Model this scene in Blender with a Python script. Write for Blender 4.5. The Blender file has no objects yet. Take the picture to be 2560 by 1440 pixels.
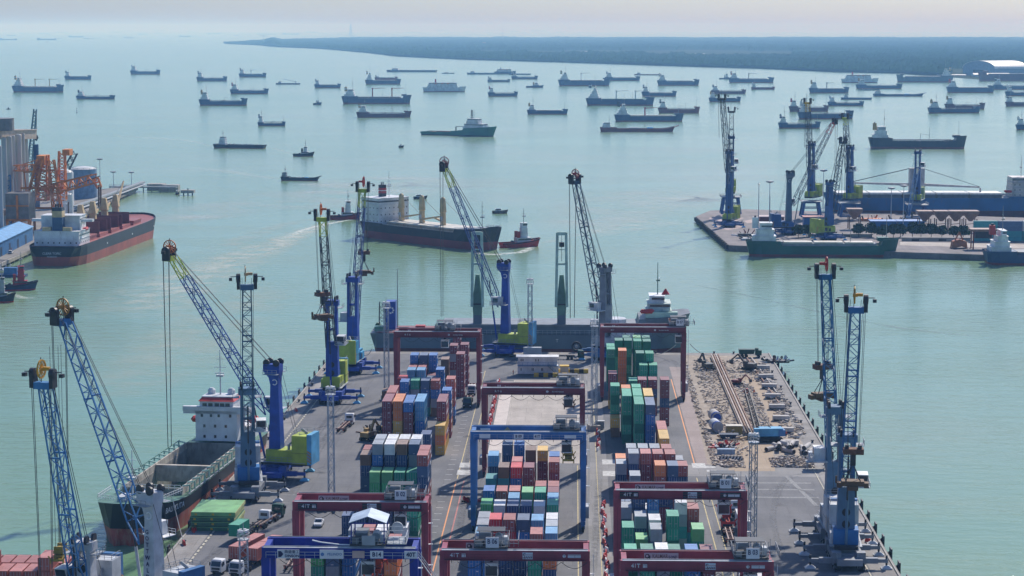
import bpy, math, random
from mathutils import Vector, Matrix
R = math.radians
V = Vector
random.seed(11)
sc = bpy.context.scene
# ------------------------------------------------------------ camera
F, Y0, HC, VX = 5300.0, 70.0, 110.0, 1436.0          # focal length in photo pixels, horizon row, camera height over the quay, vanishing column of the pier
PT = math.atan((720-Y0)/F)
PSI = math.atan((VX-1280)*math.cos(PT)/F)
cam_d = bpy.data.cameras.new('camera'); cam = bpy.data.objects.new('camera', cam_d); sc.collection.objects.link(cam)
cam.location = (0, 0, HC); cam.rotation_euler = (math.pi/2-PT, 0, PSI)
cam_d.sensor_width = 36; cam_d.lens = F/2560*36; cam_d.clip_start = 1; cam_d.clip_end = 90000
sc.camera = cam
# ------------------------------------------------------------ sky and sun
SUN_EL, SUN_AZ = R(42), R(24)                          # azimuth measured from +Y towards +X
wd = bpy.data.worlds.new('World'); sc.world = wd; wd.use_nodes = True
nt = wd.node_tree; nt.nodes.clear()
o_ = nt.nodes.new('ShaderNodeOutputWorld'); b_ = nt.nodes.new('ShaderNodeBackground'); s_ = nt.nodes.new('ShaderNodeTexSky')
s_.sky_type = 'NISHITA'; s_.sun_disc = False; s_.sun_elevation = SUN_EL; s_.sun_rotation = SUN_AZ
s_.altitude = 0; s_.air_density = 1.0; s_.dust_density = 1.1; s_.ozone_density = 6.0
b_.inputs[1].default_value = 0.106
t_ = nt.nodes.new('ShaderNodeMix'); t_.data_type = 'RGBA'; t_.blend_type = 'MULTIPLY'; t_.inputs[0].default_value = 1; t_.inputs[7].default_value = (0.81, 0.92, 1.13, 1)
nt.links.new(s_.outputs[0], t_.inputs[6]); nt.links.new(t_.outputs[2], b_.inputs[0]); nt.links.new(b_.outputs[0], o_.inputs[0])
sl = bpy.data.lights.new('sun', 'SUN'); sl.energy = 4.4; sl.angle = R(1.2); sl.color = (1.0, 0.94, 0.86)
so = bpy.data.objects.new('sun', sl); sc.collection.objects.link(so)
sdir = V((math.sin(SUN_AZ)*math.cos(SUN_EL), math.cos(SUN_AZ)*math.cos(SUN_EL), math.sin(SUN_EL)))
so.rotation_euler = sdir.to_track_quat('Z', 'Y').to_euler(); so.location = (0, 0, 400)
sc.view_settings.view_transform = 'Standard'; sc.view_settings.look = 'None'
sc.view_settings.exposure = 0.08; sc.view_settings.gamma = 1.0
sc.cycles.volume_bounces = 1; sc.cycles.max_bounces = 6; sc.cycles.transparent_max_bounces = 8
# ------------------------------------------------------------ pixel of the photograph -> point of the place (used to read positions off the photo once)
FH = V((-math.sin(PSI), math.cos(PSI), 0)); RT = V((math.cos(PSI), math.sin(PSI), 0))
FW = FH*math.cos(PT) - V((0, 0, math.sin(PT))); UP = FH*math.sin(PT) + V((0, 0, math.cos(PT)))
def ray(px, py): return FW*F + RT*(px-1280) + UP*(720-py)
def W(px, py, z=0.0):
    d = ray(px, py); t = (z-HC)/d.z; p = d*t; return V((p.x, p.y, z))
def AT(px, py, Y):
    d = ray(px, py); t = Y/d.y; return V((d.x*t, Y, HC+d.z*t))
def sc_at(p):                                         # photo pixels per metre at a point
    d = p - V((0, 0, HC)); return F/d.dot(FW)
WZ = -3.0
# ------------------------------------------------------------ materials
MATS = {}
def mat(name, col, rough=0.55, metal=0.0, var=0.25, scale=0.35, dirt=None, dirt_amt=0.0, spec=0.4, bump=0.0, bscale=3.0, rnd=0.0, emit=None):
    if name in MATS: return MATS[name]
    m = bpy.data.materials.new(name); m.use_nodes = True; n = m.node_tree.nodes; l = m.node_tree.links
    p = n['Principled BSDF']; p.inputs['Roughness'].default_value = rough; p.inputs['Metallic'].default_value = metal
    p.inputs['Specular IOR Level'].default_value = spec
    tc = n.new('ShaderNodeTexCoord'); no = n.new('ShaderNodeTexNoise'); no.inputs['Scale'].default_value = scale; no.inputs['Detail'].default_value = 5
    mp = n.new('ShaderNodeMapping')
    l.new(tc.outputs['Object'], mp.inputs[0]); l.new(mp.outputs[0], no.inputs[0])
    oi = n.new('ShaderNodeObjectInfo')
    if rnd:
        vm = n.new('ShaderNodeVectorMath'); vm.operation = 'SCALE'; vm.inputs[0].default_value = (37, 21, 53)
        l.new(oi.outputs['Random'], vm.inputs[3]); l.new(vm.outputs[0], mp.inputs['Location'])
    r = n.new('ShaderNodeValToRGB'); c = col
    r.color_ramp.elements[0].position = 0.3; r.color_ramp.elements[1].position = 0.7
    r.color_ramp.elements[0].color = (*[x*(1-var) for x in c], 1); r.color_ramp.elements[1].color = (*[min(1, x*(1+var)) for x in c], 1)
    l.new(no.outputs[0], r.inputs[0]); out = r.outputs[0]
    if dirt_amt:
        n2 = n.new('ShaderNodeTexNoise'); n2.inputs['Scale'].default_value = scale*3.1; n2.inputs['Detail'].default_value = 8; n2.inputs['Roughness'].default_value = 0.7
        m2 = n.new('ShaderNodeMapping'); m2.inputs['Scale'].default_value = (1.0, 1.0, 0.35)
        l.new(mp.outputs[0], m2.inputs[0]); l.new(m2.outputs[0], n2.inputs[0])
        r2 = n.new('ShaderNodeValToRGB'); r2.color_ramp.elements[0].position = 0.62-0.3*dirt_amt; r2.color_ramp.elements[1].position = 0.78
        l.new(n2.outputs[0], r2.inputs[0])
        mx = n.new('ShaderNodeMix'); mx.data_type = 'RGBA'
        mu = n.new('ShaderNodeMath'); mu.operation = 'MULTIPLY'; mu.inputs[1].default_value = min(1, 0.35+dirt_amt)
        l.new(r2.outputs[0], mu.inputs[0]); l.new(mu.outputs[0], mx.inputs[0]); l.new(out, mx.inputs[6]); mx.inputs[7].default_value = (*(dirt or (0.12, 0.07, 0.045)), 1); out = mx.outputs[2]
    if rnd:
        hs = n.new('ShaderNodeHueSaturation'); mr = n.new('ShaderNodeMapRange'); mr.inputs[3].default_value = 1-rnd; mr.inputs[4].default_value = 1+rnd
        l.new(oi.outputs['Random'], mr.inputs[0]); l.new(mr.outputs[0], hs.inputs['Value']); l.new(out, hs.inputs['Color']); out = hs.outputs[0]
    l.new(out, p.inputs['Base Color'])
    if bump:
        n3 = n.new('ShaderNodeTexNoise'); n3.inputs['Scale'].default_value = bscale; n3.inputs['Detail'].default_value = 6
        bp = n.new('ShaderNodeBump'); bp.inputs['Strength'].default_value = bump; bp.inputs['Distance'].default_value = 0.2
        l.new(tc.outputs['Object'], n3.inputs[0]); l.new(n3.outputs[0], bp.inputs['Height']); l.new(bp.outputs[0], p.inputs['Normal'])
    MATS[name] = m; return m
def paint(name, col, dirt=0.25, **k): return mat(name, col, rough=k.pop('rough', 0.5), dirt_amt=dirt, **k)
# ------------------------------------------------------------ mesh builder
class MB:
    def __init__(s, m=None): s.v = []; s.f = []; s.mi = []; s.ms = []; s.cur = m; s.sm = []; s.smooth = False
    def _m(s, m):
        m = m or s.cur
        if m not in s.ms: s.ms.append(m)
        return s.ms.index(m)
    def face(s, idx, m): s.f.append(idx); s.mi.append(m); s.sm.append(s.smooth)
    def box(s, x0, x1, y0, y1, z0, z1, m=None):
        k = len(s.v); i = s._m(m)
        s.v += [(x0,y0,z0),(x1,y0,z0),(x1,y1,z0),(x0,y1,z0),(x0,y0,z1),(x1,y0,z1),(x1,y1,z1),(x0,y1,z1)]
        for q in ((3,2,1,0),(4,5,6,7),(0,1,5,4),(1,2,6,5),(2,3,7,6),(3,0,4,7)): s.face(tuple(k+a for a in q), i)
        return s
    def cbox(s, x, y, z, a, b, c, m=None): return s.box(x-a/2, x+a/2, y-b/2, y+b/2, z-c/2, z+c/2, m)
    def rings(s, rs, m=None, cap=True, closed=True):
        k = len(s.v); i = s._m(m); n = len(rs[0])
        for r in rs: s.v += [tuple(p) for p in r]
        for a in range(len(rs)-1):
            for b in range(n if closed else n-1):
                c = (b+1) % n; s.face((k+a*n+b, k+a*n+c, k+(a+1)*n+c, k+(a+1)*n+b), i)
        if cap:
            s.face(tuple(k+b for b in range(n))[::-1], i); s.face(tuple(k+(len(rs)-1)*n+b for b in range(n)), i)
        return s
    def bar(s, a, b, w=0.2, m=None, n=4, w2=None, h=None):
        a = V(a); b = V(b); d = b-a
        if d.length < 1e-6: return s
        d.normalize(); u = V((0, 0, 1)) if abs(d.z) < 0.95 else V((0, 1, 0))
        x = d.cross(u).normalized(); y = x.cross(d).normalized()
        out = []
        for p, ww in ((a, w), (b, w if w2 is None else w2)):
            hh = ww if h is None else h
            if n == 4: out.append([p+x*ww*.5*i+y*hh*.5*j for i, j in ((-1,-1),(1,-1),(1,1),(-1,1))])
            else: out.append([p+x*ww*.5*math.cos(2*math.pi*t/n)+y*ww*.5*math.sin(2*math.pi*t/n) for t in range(n)])
        return s.rings(out, m)
    def lathe(s, c, prof, n=16, m=None, axis='z', cap=True):
        c = V(c); rs = []
        for r, h in prof:
            ring = []
            for t in range(n):
                a = 2*math.pi*t/n; q = (r*math.cos(a), r*math.sin(a), h)
                if axis == 'x': q = (q[2], q[0], q[1])
                if axis == 'y': q = (q[1], q[2], q[0])
                ring.append(c+V(q))
            rs.append(ring)
        return s.rings(rs, m, cap)
    def prism(s, poly, z0, z1, m=None):
        return s.rings([[(x, y, z0) for x, y in poly], [(x, y, z1) for x, y in poly]], m)
    def slab(s, poly, y0, y1, m=None):                  # outline in x,z extruded along y
        return s.rings([[(x, y1, z) for x, z in poly], [(x, y0, z) for x, z in poly]], m)
    def quad(s, a, b, c, d, m=None):
        k = len(s.v); s.v += [tuple(a), tuple(b), tuple(c), tuple(d)]; s.face((k, k+1, k+2, k+3), s._m(m)); return s
    def lattice(s, a, b, wa, wb, seg, m=None, ch=0.22, br=0.12, up=None, tri=False):
        a = V(a); b = V(b); d = (b-a); L = d.length; d.normalize()
        u = V(up) if up else (V((0, 0, 1)) if abs(d.z) < 0.9 else V((0, 1, 0)))
        x = d.cross(u).normalized(); y = x.cross(d).normalized()
        P = []
        for i in range(seg+1):
            t = i/seg; w = wa+(wb-wa)*t; c = a+d*L*t
            P.append([c+x*w*.5*p+y*w*.5*q for p, q in ((-1,-1),(1,-1),(1,1),(-1,1))])
        for k in range(4): s.bar(P[0][k], P[-1][k], ch, m)
        for i in range(seg):
            for k in range(4):
                q = (k+1) % 4
                if (i+k) % 2: s.bar(P[i][k], P[i+1][q], br, m)
                else: s.bar(P[i][q], P[i+1][k], br, m)
                if i % 2 == 0: s.bar(P[i][k], P[i][q], br, m)
        return s
    def rail(s, pts, h=1.05, m=None, w=0.07, step=2.0):
        for a, b in zip(pts[:-1], pts[1:]):
            a = V(a); b = V(b); L = (b-a).length; n = max(1, int(L/step))
            for z in (h, h*.5): s.bar(a+V((0,0,z)), b+V((0,0,z)), w, m)
            for i in range(n+1):
                p = a+(b-a)*i/n; s.bar(p, p+V((0,0,h)), w, m)
        return s
    def mesh(s, name):
        me = bpy.data.meshes.new(name); me.from_pydata([tuple(p) for p in s.v], [], s.f)
        for m in s.ms: me.materials.append(m)
        me.polygons.foreach_set('material_index', s.mi); me.polygons.foreach_set('use_smooth', s.sm)
        me.update(); return me
    def build(s, name, parent=None, loc=None, rot=None):
        o = bpy.data.objects.new(name, s.mesh(name)); sc.collection.objects.link(o)
        if parent: o.parent = parent
        if loc is not None: o.location = loc
        if rot is not None: o.rotation_euler = rot
        return o
USED = {}
def tag(o, label, cat, group=None):
    USED.setdefault(label, []).append(o.name)
    o['label'] = label; o['category'] = cat
    if group: o['group'] = group
    return o
def thing(name, label, cat, loc=(0,0,0), rz=0.0, group=None):
    o = bpy.data.objects.new(name, None); sc.collection.objects.link(o); o.empty_display_size = 1
    o.location = loc; o.rotation_euler = (0, 0, rz); return tag(o, label, cat, group)
def struct(o, kind='structure'): o['kind'] = kind; return o
def dup(root, loc, rz, label, group=None):
    def cp(o, par):
        c = o.copy(); sc.collection.objects.link(c); c.parent = par
        for ch in KIDS.get(o.name, []): cp(ch, c)
        return c
    r = cp(root, None); r.location = loc; r.rotation_euler = (0, 0, rz); tag(r, label, root['category'], group or root.get('group')); return r
KIDS = {}
def index_kids():
    KIDS.clear()
    for o in sc.objects:
        if o.parent: KIDS.setdefault(o.parent.name, []).append(o)
def text(body, size, m, parent, loc, rot=(math.pi/2, 0, 0), name='lettering', ax='CENTER', shear=0, bold=0.0, sx=1.0):
    c = bpy.data.curves.new(name, 'FONT'); c.body = body; c.size = size; c.align_x = ax; c.align_y = 'CENTER'; c.extrude = 0.015; c.offset = bold; c.shear = shear
    c.resolution_u = 2
    t = bpy.data.objects.new(name, c)
    me = bpy.data.meshes.new_from_object(t)
    bpy.data.objects.remove(t); bpy.data.curves.remove(c)
    me.materials.clear(); me.materials.append(m)
    o = bpy.data.objects.new(name, me); sc.collection.objects.link(o); o.parent = parent; o.location = loc; o.rotation_euler = rot; o.scale = (sx, 1, 1)
    return o
# ============================================================ common colours
WHITE = paint('white_paint', (0.74, 0.74, 0.73), 0.12); CREAM = paint('cream_paint', (0.62, 0.56, 0.45), 0.2)
DARK = mat('dark_steel', (0.035, 0.035, 0.04), 0.5, var=.3); ROPE = mat('wire_rope', (0.06, 0.06, 0.06), 0.6)
RUB = mat('rubber', (0.018, 0.018, 0.02), 0.8); GLASS = mat('dark_glass', (0.02, 0.03, 0.04), 0.12, spec=.8, var=.1)
GREY = paint('grey_paint', (0.33, 0.35, 0.37), 0.2); LGREY = paint('light_grey_paint', (0.52, 0.54, 0.56), 0.15)
RUST = mat('rusty_steel', (0.16, 0.075, 0.045), 0.8, var=.4, scale=1.2); BUFF = paint('buff_paint', (0.58, 0.42, 0.22), 0.2)
ORANGE = paint('orange_paint', (0.62, 0.16, 0.03), 0.2); YELLOW = paint('yellow_paint', (0.62, 0.4, 0.04), 0.2)
RED = paint('red_paint', (0.52, 0.035, 0.03), 0.1); LIME = paint('lime_paint', (0.42, 0.5, 0.06), 0.12)
CRBLUE = paint('crane_blue', (0.02, 0.07, 0.36), 0.15); STBLUE = paint('steel_blue', (0.05, 0.17, 0.38), 0.25)
LBLUE = paint('light_blue', (0.12, 0.4, 0.62), 0.12); NAVY = paint('navy_paint', (0.015, 0.03, 0.07), 0.15)
MAROON = paint('maroon_paint', (0.21, 0.025, 0.04), 0.1); GREEN = paint('green_paint', (0.03, 0.22, 0.09), 0.2)
DGREEN = paint('dark_green', (0.012, 0.07, 0.05), 0.2); CONC = mat('concrete', (0.36, 0.34, 0.31), 0.85, var=.25, scale=.2, dirt_amt=.3, dirt=(.2,.18,.16))
SIGNW = mat('sign_white', (0.72, 0.72, 0.74), 0.5, var=.05); SIGNB = mat('sign_ink', (0.015, 0.02, 0.09), 0.5, var=.05); INK = mat('white_ink', (0.8, 0.8, 0.8), 0.5, var=.03)
# ============================================================ water
def water_mat():
    m = bpy.data.materials.new('harbour_water'); m.use_nodes = True; n = m.node_tree.nodes; l = m.node_tree.links
    p = n['Principled BSDF']; p.inputs['IOR'].default_value = 1.33; p.inputs['Roughness'].default_value = 0.16; p.inputs['Specular IOR Level'].default_value = 0.4
    g = n.new('ShaderNodeNewGeometry')
    def noise(scale, st=(1,1,1), det=4, dist=0.0, rot=0):
        mp = n.new('ShaderNodeMapping'); mp.inputs['Scale'].default_value = st; mp.inputs['Rotation'].default_value = (0, 0, rot)
        t = n.new('ShaderNodeTexNoise'); t.inputs['Scale'].default_value = scale; t.inputs['Detail'].default_value = det; t.inputs['Distortion'].default_value = dist
        l.new(g.outputs['Position'], mp.inputs[0]); l.new(mp.outputs[0], t.inputs[0]); return t.outputs[0]
    a = noise(0.0035, (1, .55, 1), 5, 1.2, R(20)); b = noise(0.012, (.35, 1, 1), 4, .8, R(-15))
    r = n.new('ShaderNodeValToRGB'); e = r.color_ramp.elements
    e[0].position = .36; e[0].color = (0.155, 0.285, 0.16, 1); e[1].position = .66; e[1].color = (0.245, 0.325, 0.215, 1)
    e2 = r.color_ramp.elements.new(.5); e2.color = (0.185, 0.30, 0.175, 1)
    mx = n.new('ShaderNodeMath'); mx.operation = 'MULTIPLY_ADD'; mx.inputs[1].default_value = .35; 
    sb = n.new('ShaderNodeMath'); sb.operation = 'MULTIPLY_ADD'; sb.inputs[1].default_value = .65
    l.new(a, sb.inputs[0]); l.new(b, mx.inputs[0]); l.new(sb.outputs[0], mx.inputs[2]); sb.inputs[2].default_value = 0.0
    l.new(mx.outputs[0], r.inputs[0]); l.new(r.outputs[0], p.inputs['Base Color'])
    w1 = noise(0.26, (.35, 1, 1), 6, .5, R(8)); w2 = noise(0.9, (.4, 1, 1), 4, .3, R(-16))
    ad = n.new('ShaderNodeMath'); ad.operation = 'MULTIPLY_ADD'; ad.inputs[1].default_value = .3; l.new(w2, ad.inputs[0]); l.new(w1, ad.inputs[2])
    bp = n.new('ShaderNodeBump'); bp.inputs['Distance'].default_value = 1.0
    pr = n.new('ShaderNodeMapRange'); pr.inputs[1].default_value = .35; pr.inputs[2].default_value = .65; pr.inputs[3].default_value = .2; pr.inputs[4].default_value = .55
    l.new(b, pr.inputs[0]); l.new(pr.outputs[0], bp.inputs['Strength'])
    l.new(ad.outputs[0], bp.inputs['Height']); l.new(bp.outputs[0], p.inputs['Normal'])
    return m
wm = MB(water_mat()); wm.quad((-30000, -200, WZ), (30000, -200, WZ), (30000, 60000, WZ), (-30000, 60000, WZ)); struct(wm.build('water'))
# ============================================================ the container pier
def ground_mat(name, c0, c1, patch=0.05, scale=.06, streak=True, crack=0.0):
    m = bpy.data.materials.new(name); m.use_nodes = True; n = m.node_tree.nodes; l = m.node_tree.links
    p = n['Principled BSDF']; p.inputs['Roughness'].default_value = .85
    g = n.new('ShaderNodeNewGeometry')
    def noise(s, st, det=6):
        mp = n.new('ShaderNodeMapping'); mp.inputs['Scale'].default_value = st
        t = n.new('ShaderNodeTexNoise'); t.inputs['Scale'].default_value = s; t.inputs['Detail'].default_value = det; t.inputs['Roughness'].default_value = .65
        l.new(g.outputs['Position'], mp.inputs[0]); l.new(mp.outputs[0], t.inputs[0]); return t.outputs[0]
    a = noise(scale, (1, 1, 1)); b = noise(.25, (1, .12, 1)); c = noise(1.5, (1, 1, 1), 3)
    s1 = n.new('ShaderNodeMath'); s1.operation = 'MULTIPLY_ADD'; s1.inputs[1].default_value = .5; l.new(a, s1.inputs[0])
    s2 = n.new('ShaderNodeMath'); s2.operation = 'MULTIPLY_ADD'; s2.inputs[1].default_value = .3 if streak else .1; l.new(b, s2.inputs[0]); l.new(s1.outputs[0], s2.inputs[2])
    s3 = n.new('ShaderNodeMath'); s3.operation = 'MULTIPLY'; s3.inputs[1].default_value = .2; l.new(c, s3.inputs[0]); l.new(s3.outputs[0], s1.inputs[2])
    r = n.new('ShaderNodeValToRGB'); r.color_ramp.elements[0].position = .40; r.color_ramp.elements[1].position = .60 if streak else .52
    r.color_ramp.elements[0].color = (*c0, 1); r.color_ramp.elements[1].color = (*c1, 1); l.new(s2.outputs[0], r.inputs[0])
    br = n.new('ShaderNodeTexBrick'); br.inputs['Scale'].default_value = .1; br.inputs['Color1'].default_value = (1,1,1,1); br.inputs['Color2'].default_value = (1-patch*2,)*3+(1,); br.inputs['Mortar'].default_value = (.72,.72,.72,1); br.inputs['Mortar Size'].default_value = .008; br.inputs['Brick Width'].default_value = .9; br.inputs['Row Height'].default_value = .7
    l.new(g.outputs['Position'], br.inputs[0])
    mx = n.new('ShaderNodeMix'); mx.data_type = 'RGBA'; mx.blend_type = 'MULTIPLY'; mx.inputs[0].default_value = 1
    l.new(r.outputs[0], mx.inputs[6]); l.new(br.outputs[0], mx.inputs[7]); l.new(mx.outputs[2], p.inputs['Base Color'])
    return m
ASPH = ground_mat('asphalt', (0.095, 0.098, 0.11), (0.17, 0.168, 0.172))
APRON = ground_mat('quay_concrete', (0.20, 0.185, 0.17), (0.33, 0.31, 0.29), .1, .15)
PAD = ground_mat('pale_concrete', (0.34, 0.30, 0.26), (0.50, 0.45, 0.40), .06, .1)
DIRT = ground_mat('rubble_ground', (0.30, 0.245, 0.19), (0.50, 0.42, 0.33), .02, .3, False)
SAND = ground_mat('sand_track', (0.36, 0.27, 0.18), (0.44, 0.34, 0.24), .02, .2, False)
PINKG = ground_mat('pink_paving', (0.27, 0.21, 0.19), (0.36, 0.29, 0.27), .04)
LROAD = ground_mat('worn_road', (0.20, 0.195, 0.19), (0.30, 0.29, 0.285), .08)
PXL, PXR, PY0, PYF = -84.5, 66.0, 250.0, W(1400, 881).y
def sheet(name, poly, z, m, thick=None):
    b = MB(m)
    if thick: b.prism(poly, z-thick, z)
    else:
        k = len(b.v); b.v += [(x, y, z) for x, y in poly]; b.face(tuple(range(k, k+len(poly))), b._m(m))
    return struct(b.build(name))
sheet('quay_deck', [(PXL-3, PY0), (PXR, PY0), (PXR+.8, PYF), (PXL+3, PYF)], 0, ASPH, 3.2)
b = MB(APRON)
b.prism([(PXL-3.2, PY0), (PXL+2.3, PY0), (PXL+8.2, PYF), (PXL+2.8, PYF+.2)], .004, .02)
b.prism([(PXR-5.5, PY0), (PXR+.2, PY0), (PXR+1, PYF+.2), (PXR-4.5, PYF)], .004, .02)
b.box(PXL+8.4, PXR-4.8, PYF-5, PYF+.15, .004, .02)
struct(b.build('quay_apron'))
def wpoly(*pts): return [(W(x, y).x, W(x, y).y) for x, y in pts]
YC0 = W(1500, 1160).y
sheet('cross_road', [(3.2, YC0-14), (61, YC0-14), (61, YC0-.5), (3.2, YC0-.5)], .006, LROAD)
sheet('concrete_pad', [(-18.6, W(0,1150).y), (3.4, W(0,1150).y), (3.4, W(0,944).y), (-18.6, W(0,944).y)], .006, PAD)
sheet('pale_strip', [(-22.2, W(0,1125).y), (-18.65, W(0,1125).y), (-18.65, W(0,948).y), (-22.2, W(0,948).y)], .006, mat('pale_screed', (.58,.52,.47), .9, var=.1))
sheet('paved_lane', [(31.4, YC0), (35.2, YC0), (36.8, PYF-30), (31.4, PYF-30)], .006, PINKG)
sheet('worn_lane', [(3.5, 360), (8.6, 360), (8.6, PYF-25), (3.5, PYF-25)], .0105, LROAD)
CX0, CX1 = 35.6, 61.5
sheet('demolition_ground', [(CX0-1.4, YC0), (CX1+1, YC0), (CX1+1, PYF-5.2), (CX0+1.2, PYF-5.2)], .01, DIRT)
sheet('sand_road', wpoly((1820,1178),(1938,1178),(1930,1120),(1960,1080),(1950,1040),(1925,990),(1890,950),(1850,938),(1850,948),(1890,975),(1915,1020),(1925,1065),(1900,1085),(1860,1100),(1835,1110)), .016, SAND)
ORL = mat('orange_line', (.75,.3,.1), .7, var=.1); YEL = mat('faded_yellow_line', (.55,.45,.22), .8, var=.3, scale=1); PKL = mat('pink_line', (.45,.17,.15), .8, var=.3, scale=1); WHL = mat('faded_white_line', (.5,.5,.48), .8, var=.3, scale=1)
def lane(name, x0, y0, x1, y1, w, m):
    b = MB(m); b.prism([(x0-w/2, y0), (x0+w/2, y0), (x1+w/2, y1), (x1-w/2, y1)], .006, .012); return struct(b.build(name))
lane('orange_lane_line', -28.5, 330, -28.5, W(0,1197).y, .28, ORL); lane('yellow_lane_line', -28.4, W(0,1190).y, -28.4, PYF-40, .2, YEL)
lane('pink_lane_line', -26.6, 330, -26.6, W(0,1195).y, .3, PKL); lane('yellow_lane_line', -26.3, W(0,1150).y, -26.3, PYF-60, .2, YEL)
lane('orange_lane_line', 30.9, W(0,1157).y, 30.9, PYF-55, .3, ORL); lane('yellow_lane_line', 30.5, 330, 30.5, YC0-16, .22, YEL); lane('yellow_lane_line', 32.6, 330, 32.6, YC0-40, .2, YEL)
lane('yellow_lane_line', 1.2, 330, 1.2, W(0,1155).y, .2, YEL); lane('yellow_lane_line', 6, 400, 6, PYF-90, .16, YEL)
WHD = mat('worn_white_line', (.26,.26,.255), .85, var=.4, scale=2); b = MB(WHL)
for i in range(46):
    b.box(-31.6, -29.9, 345+i*6.1, 345.25+i*6.1, .006, .011); b.box(-.9, .3, 345+i*6.1, 345.2+i*6.1, .0125, .016) if i < 20 else None
    if i < 34: b.box(PXL+14+i*.07, PXL+17.4+i*.07, 330+i*9, 330.35+i*9, .006, .011, WHD)
for y in (YC0-3, YC0-7.5): b.box(33.5, 36, y-1, y+1, .013, .016)
for px, py in ((1166,1163),(1160,1181),(1522,1155),(1524,1184),(1747,1164)):
    p = W(px, py); b.box(p.x-1.7, p.x+1.7, p.y-3, p.y+3, .013, .018)
for y in (0, 7.5, 16): b.box(42, 58, YC0-22-y, YC0-20.8-y, .013, .018, WHD)
b.prism([(56, YC0-46), (57, YC0-46), (53.4, YC0-14), (52.4, YC0-14)], .019, .024, WHD)
struct(b.build('painted_bay_marks'))

# ============================================================ wakes and silt trails drawn out on the water
def wake(name, pts, wds, col=(.62,.68,.60), amt=.55, nsc=.08, lift=.03, z0=WZ, step=8):
    m = bpy.data.materials.new(name+'_foam'); m.use_nodes = True; n = m.node_tree.nodes; l = m.node_tree.links; p = n['Principled BSDF']
    p.inputs['Base Color'].default_value = (*col, 1); p.inputs['Roughness'].default_value = .5
    at = n.new('ShaderNodeAttribute'); at.attribute_name = 'fade'; g = n.new('ShaderNodeNewGeometry'); t = n.new('ShaderNodeTexNoise'); t.inputs['Scale'].default_value = nsc; t.inputs['Detail'].default_value = 7; t.inputs['Roughness'].default_value = .65
    l.new(g.outputs['Position'], t.inputs[0]); mr = n.new('ShaderNodeMapRange'); mr.inputs[1].default_value = .38; mr.inputs[2].default_value = .68; l.new(t.outputs[0], mr.inputs[0])
    a = n.new('ShaderNodeMath'); a.operation = 'MULTIPLY'; l.new(at.outputs['Fac'], a.inputs[0]); l.new(mr.outputs[0], a.inputs[1]); c = n.new('ShaderNodeMath'); c.operation = 'MULTIPLY'; c.inputs[1].default_value = amt; l.new(a.outputs[0], c.inputs[0]); l.new(c.outputs[0], p.inputs['Alpha'])
    P = [W(x, y, z0) for x, y in pts]; Q = []; Wd = []
    for i in range(len(P)-1):
        for k in range(8):
            t_ = k/8; a_, b_ = P[i], P[i+1]; a0_ = P[max(0, i-1)]; b1_ = P[min(len(P)-1, i+2)]
            Q.append(.5*((2*a_)+(b_-a0_)*t_+(2*a0_-5*a_+4*b_-b1_)*t_*t_+(3*a_-a0_-3*b_+b1_)*t_**3)); Wd.append(wds[i]+(wds[i+1]-wds[i])*t_)
    Q.append(P[-1]); Wd.append(wds[-1]); vs, fs, fd = [], [], []; N = 7
    for i, q in enumerate(Q):
        d = (Q[min(i+1, len(Q)-1)]-Q[max(0, i-1)]).normalized(); s_ = V((-d.y, d.x, 0)); e = min(1, i/4, (len(Q)-1-i)/6)
        for j in range(N): f = -1+2*j/(N-1); vs.append((q.x+s_.x*Wd[i]*f/2, q.y+s_.y*Wd[i]*f/2, z0+lift)); fd.append(max(0, 1-f*f)*e)
    for i in range(len(Q)-1):
        for j in range(N-1): k = i*N+j; fs.append((k, k+1, k+N+1, k+N))
    me = bpy.data.meshes.new(name); me.from_pydata(vs, [], fs); me.materials.append(m); at_ = me.attributes.new('fade', 'FLOAT', 'POINT'); at_.data.foreach_set('value', fd)
    o = bpy.data.objects.new(name, me); sc.collection.objects.link(o); struct(o)
wake('wake', [(905,548),(830,556),(745,585),(640,630),(540,668),(430,720),(330,800)], [5,12,22,34,44,52,56], (.60,.62,.52), .75, .09)
wake('wake', [(905,545),(840,556),(770,572),(700,600)], [3,5,6,9], (.85,.88,.80), .95, .5, .05)
wake('wake', [(820,545),(720,560),(600,600),(500,640)], [6,14,20,24], (.55,.58,.50), .4, .1, .07)
wake('wake', [(1345,608),(1310,628),(1265,634),(1225,636),(1150,628)], [3,7,9,9,4], (.88,.9,.85), 1.0, .5, .04)
wake('wake', [(1330,612),(1400,600),(1480,585),(1600,560),(1700,550)], [4,12,30,50,60], (.62,.64,.58), .5, .06, .06)
wake('wake', [(540,368),(470,352),(380,345),(280,340)], [3,12,18,20], (.7,.75,.72), .4, .15, .03); wake('wake', [(735,388),(690,372),(665,368)], [3,6,8], (.75,.8,.75), .5, .3, .04)
wake('wake', [(705,448),(650,442),(560,428),(450,420)], [3,14,26,34], (.7,.75,.72), .4, .12, .05); wake('wake', [(797,458),(770,462),(730,460)], [2,3,3], (.9,.9,.9), .9, .6, .06)
wake('wake', [(1420,580),(1560,520),(1720,490),(1900,500)], [40,110,150,120], (.55,.58,.56), .45, .02, .08); wake('wake', [(400,560),(600,520),(800,500),(1000,455),(1300,470)], [30,90,140,160,90], (.58,.61,.59), .5, .018, .09)
wake('wake', [(250,1000),(420,900),(560,780),(700,700)], [30,46,50,30], (.50,.54,.44), .5, .05, .045); wake('wake', [(20,730),(60,745),(90,742)], [3,6,4], (.8,.82,.75), .7, .4, .05)
wake('wake', [(1700,705),(1850,735),(2050,780),(2250,820),(2540,850)], [2,3,4,5,5], (.05,.14,.13), .5, .2, .05)

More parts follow.
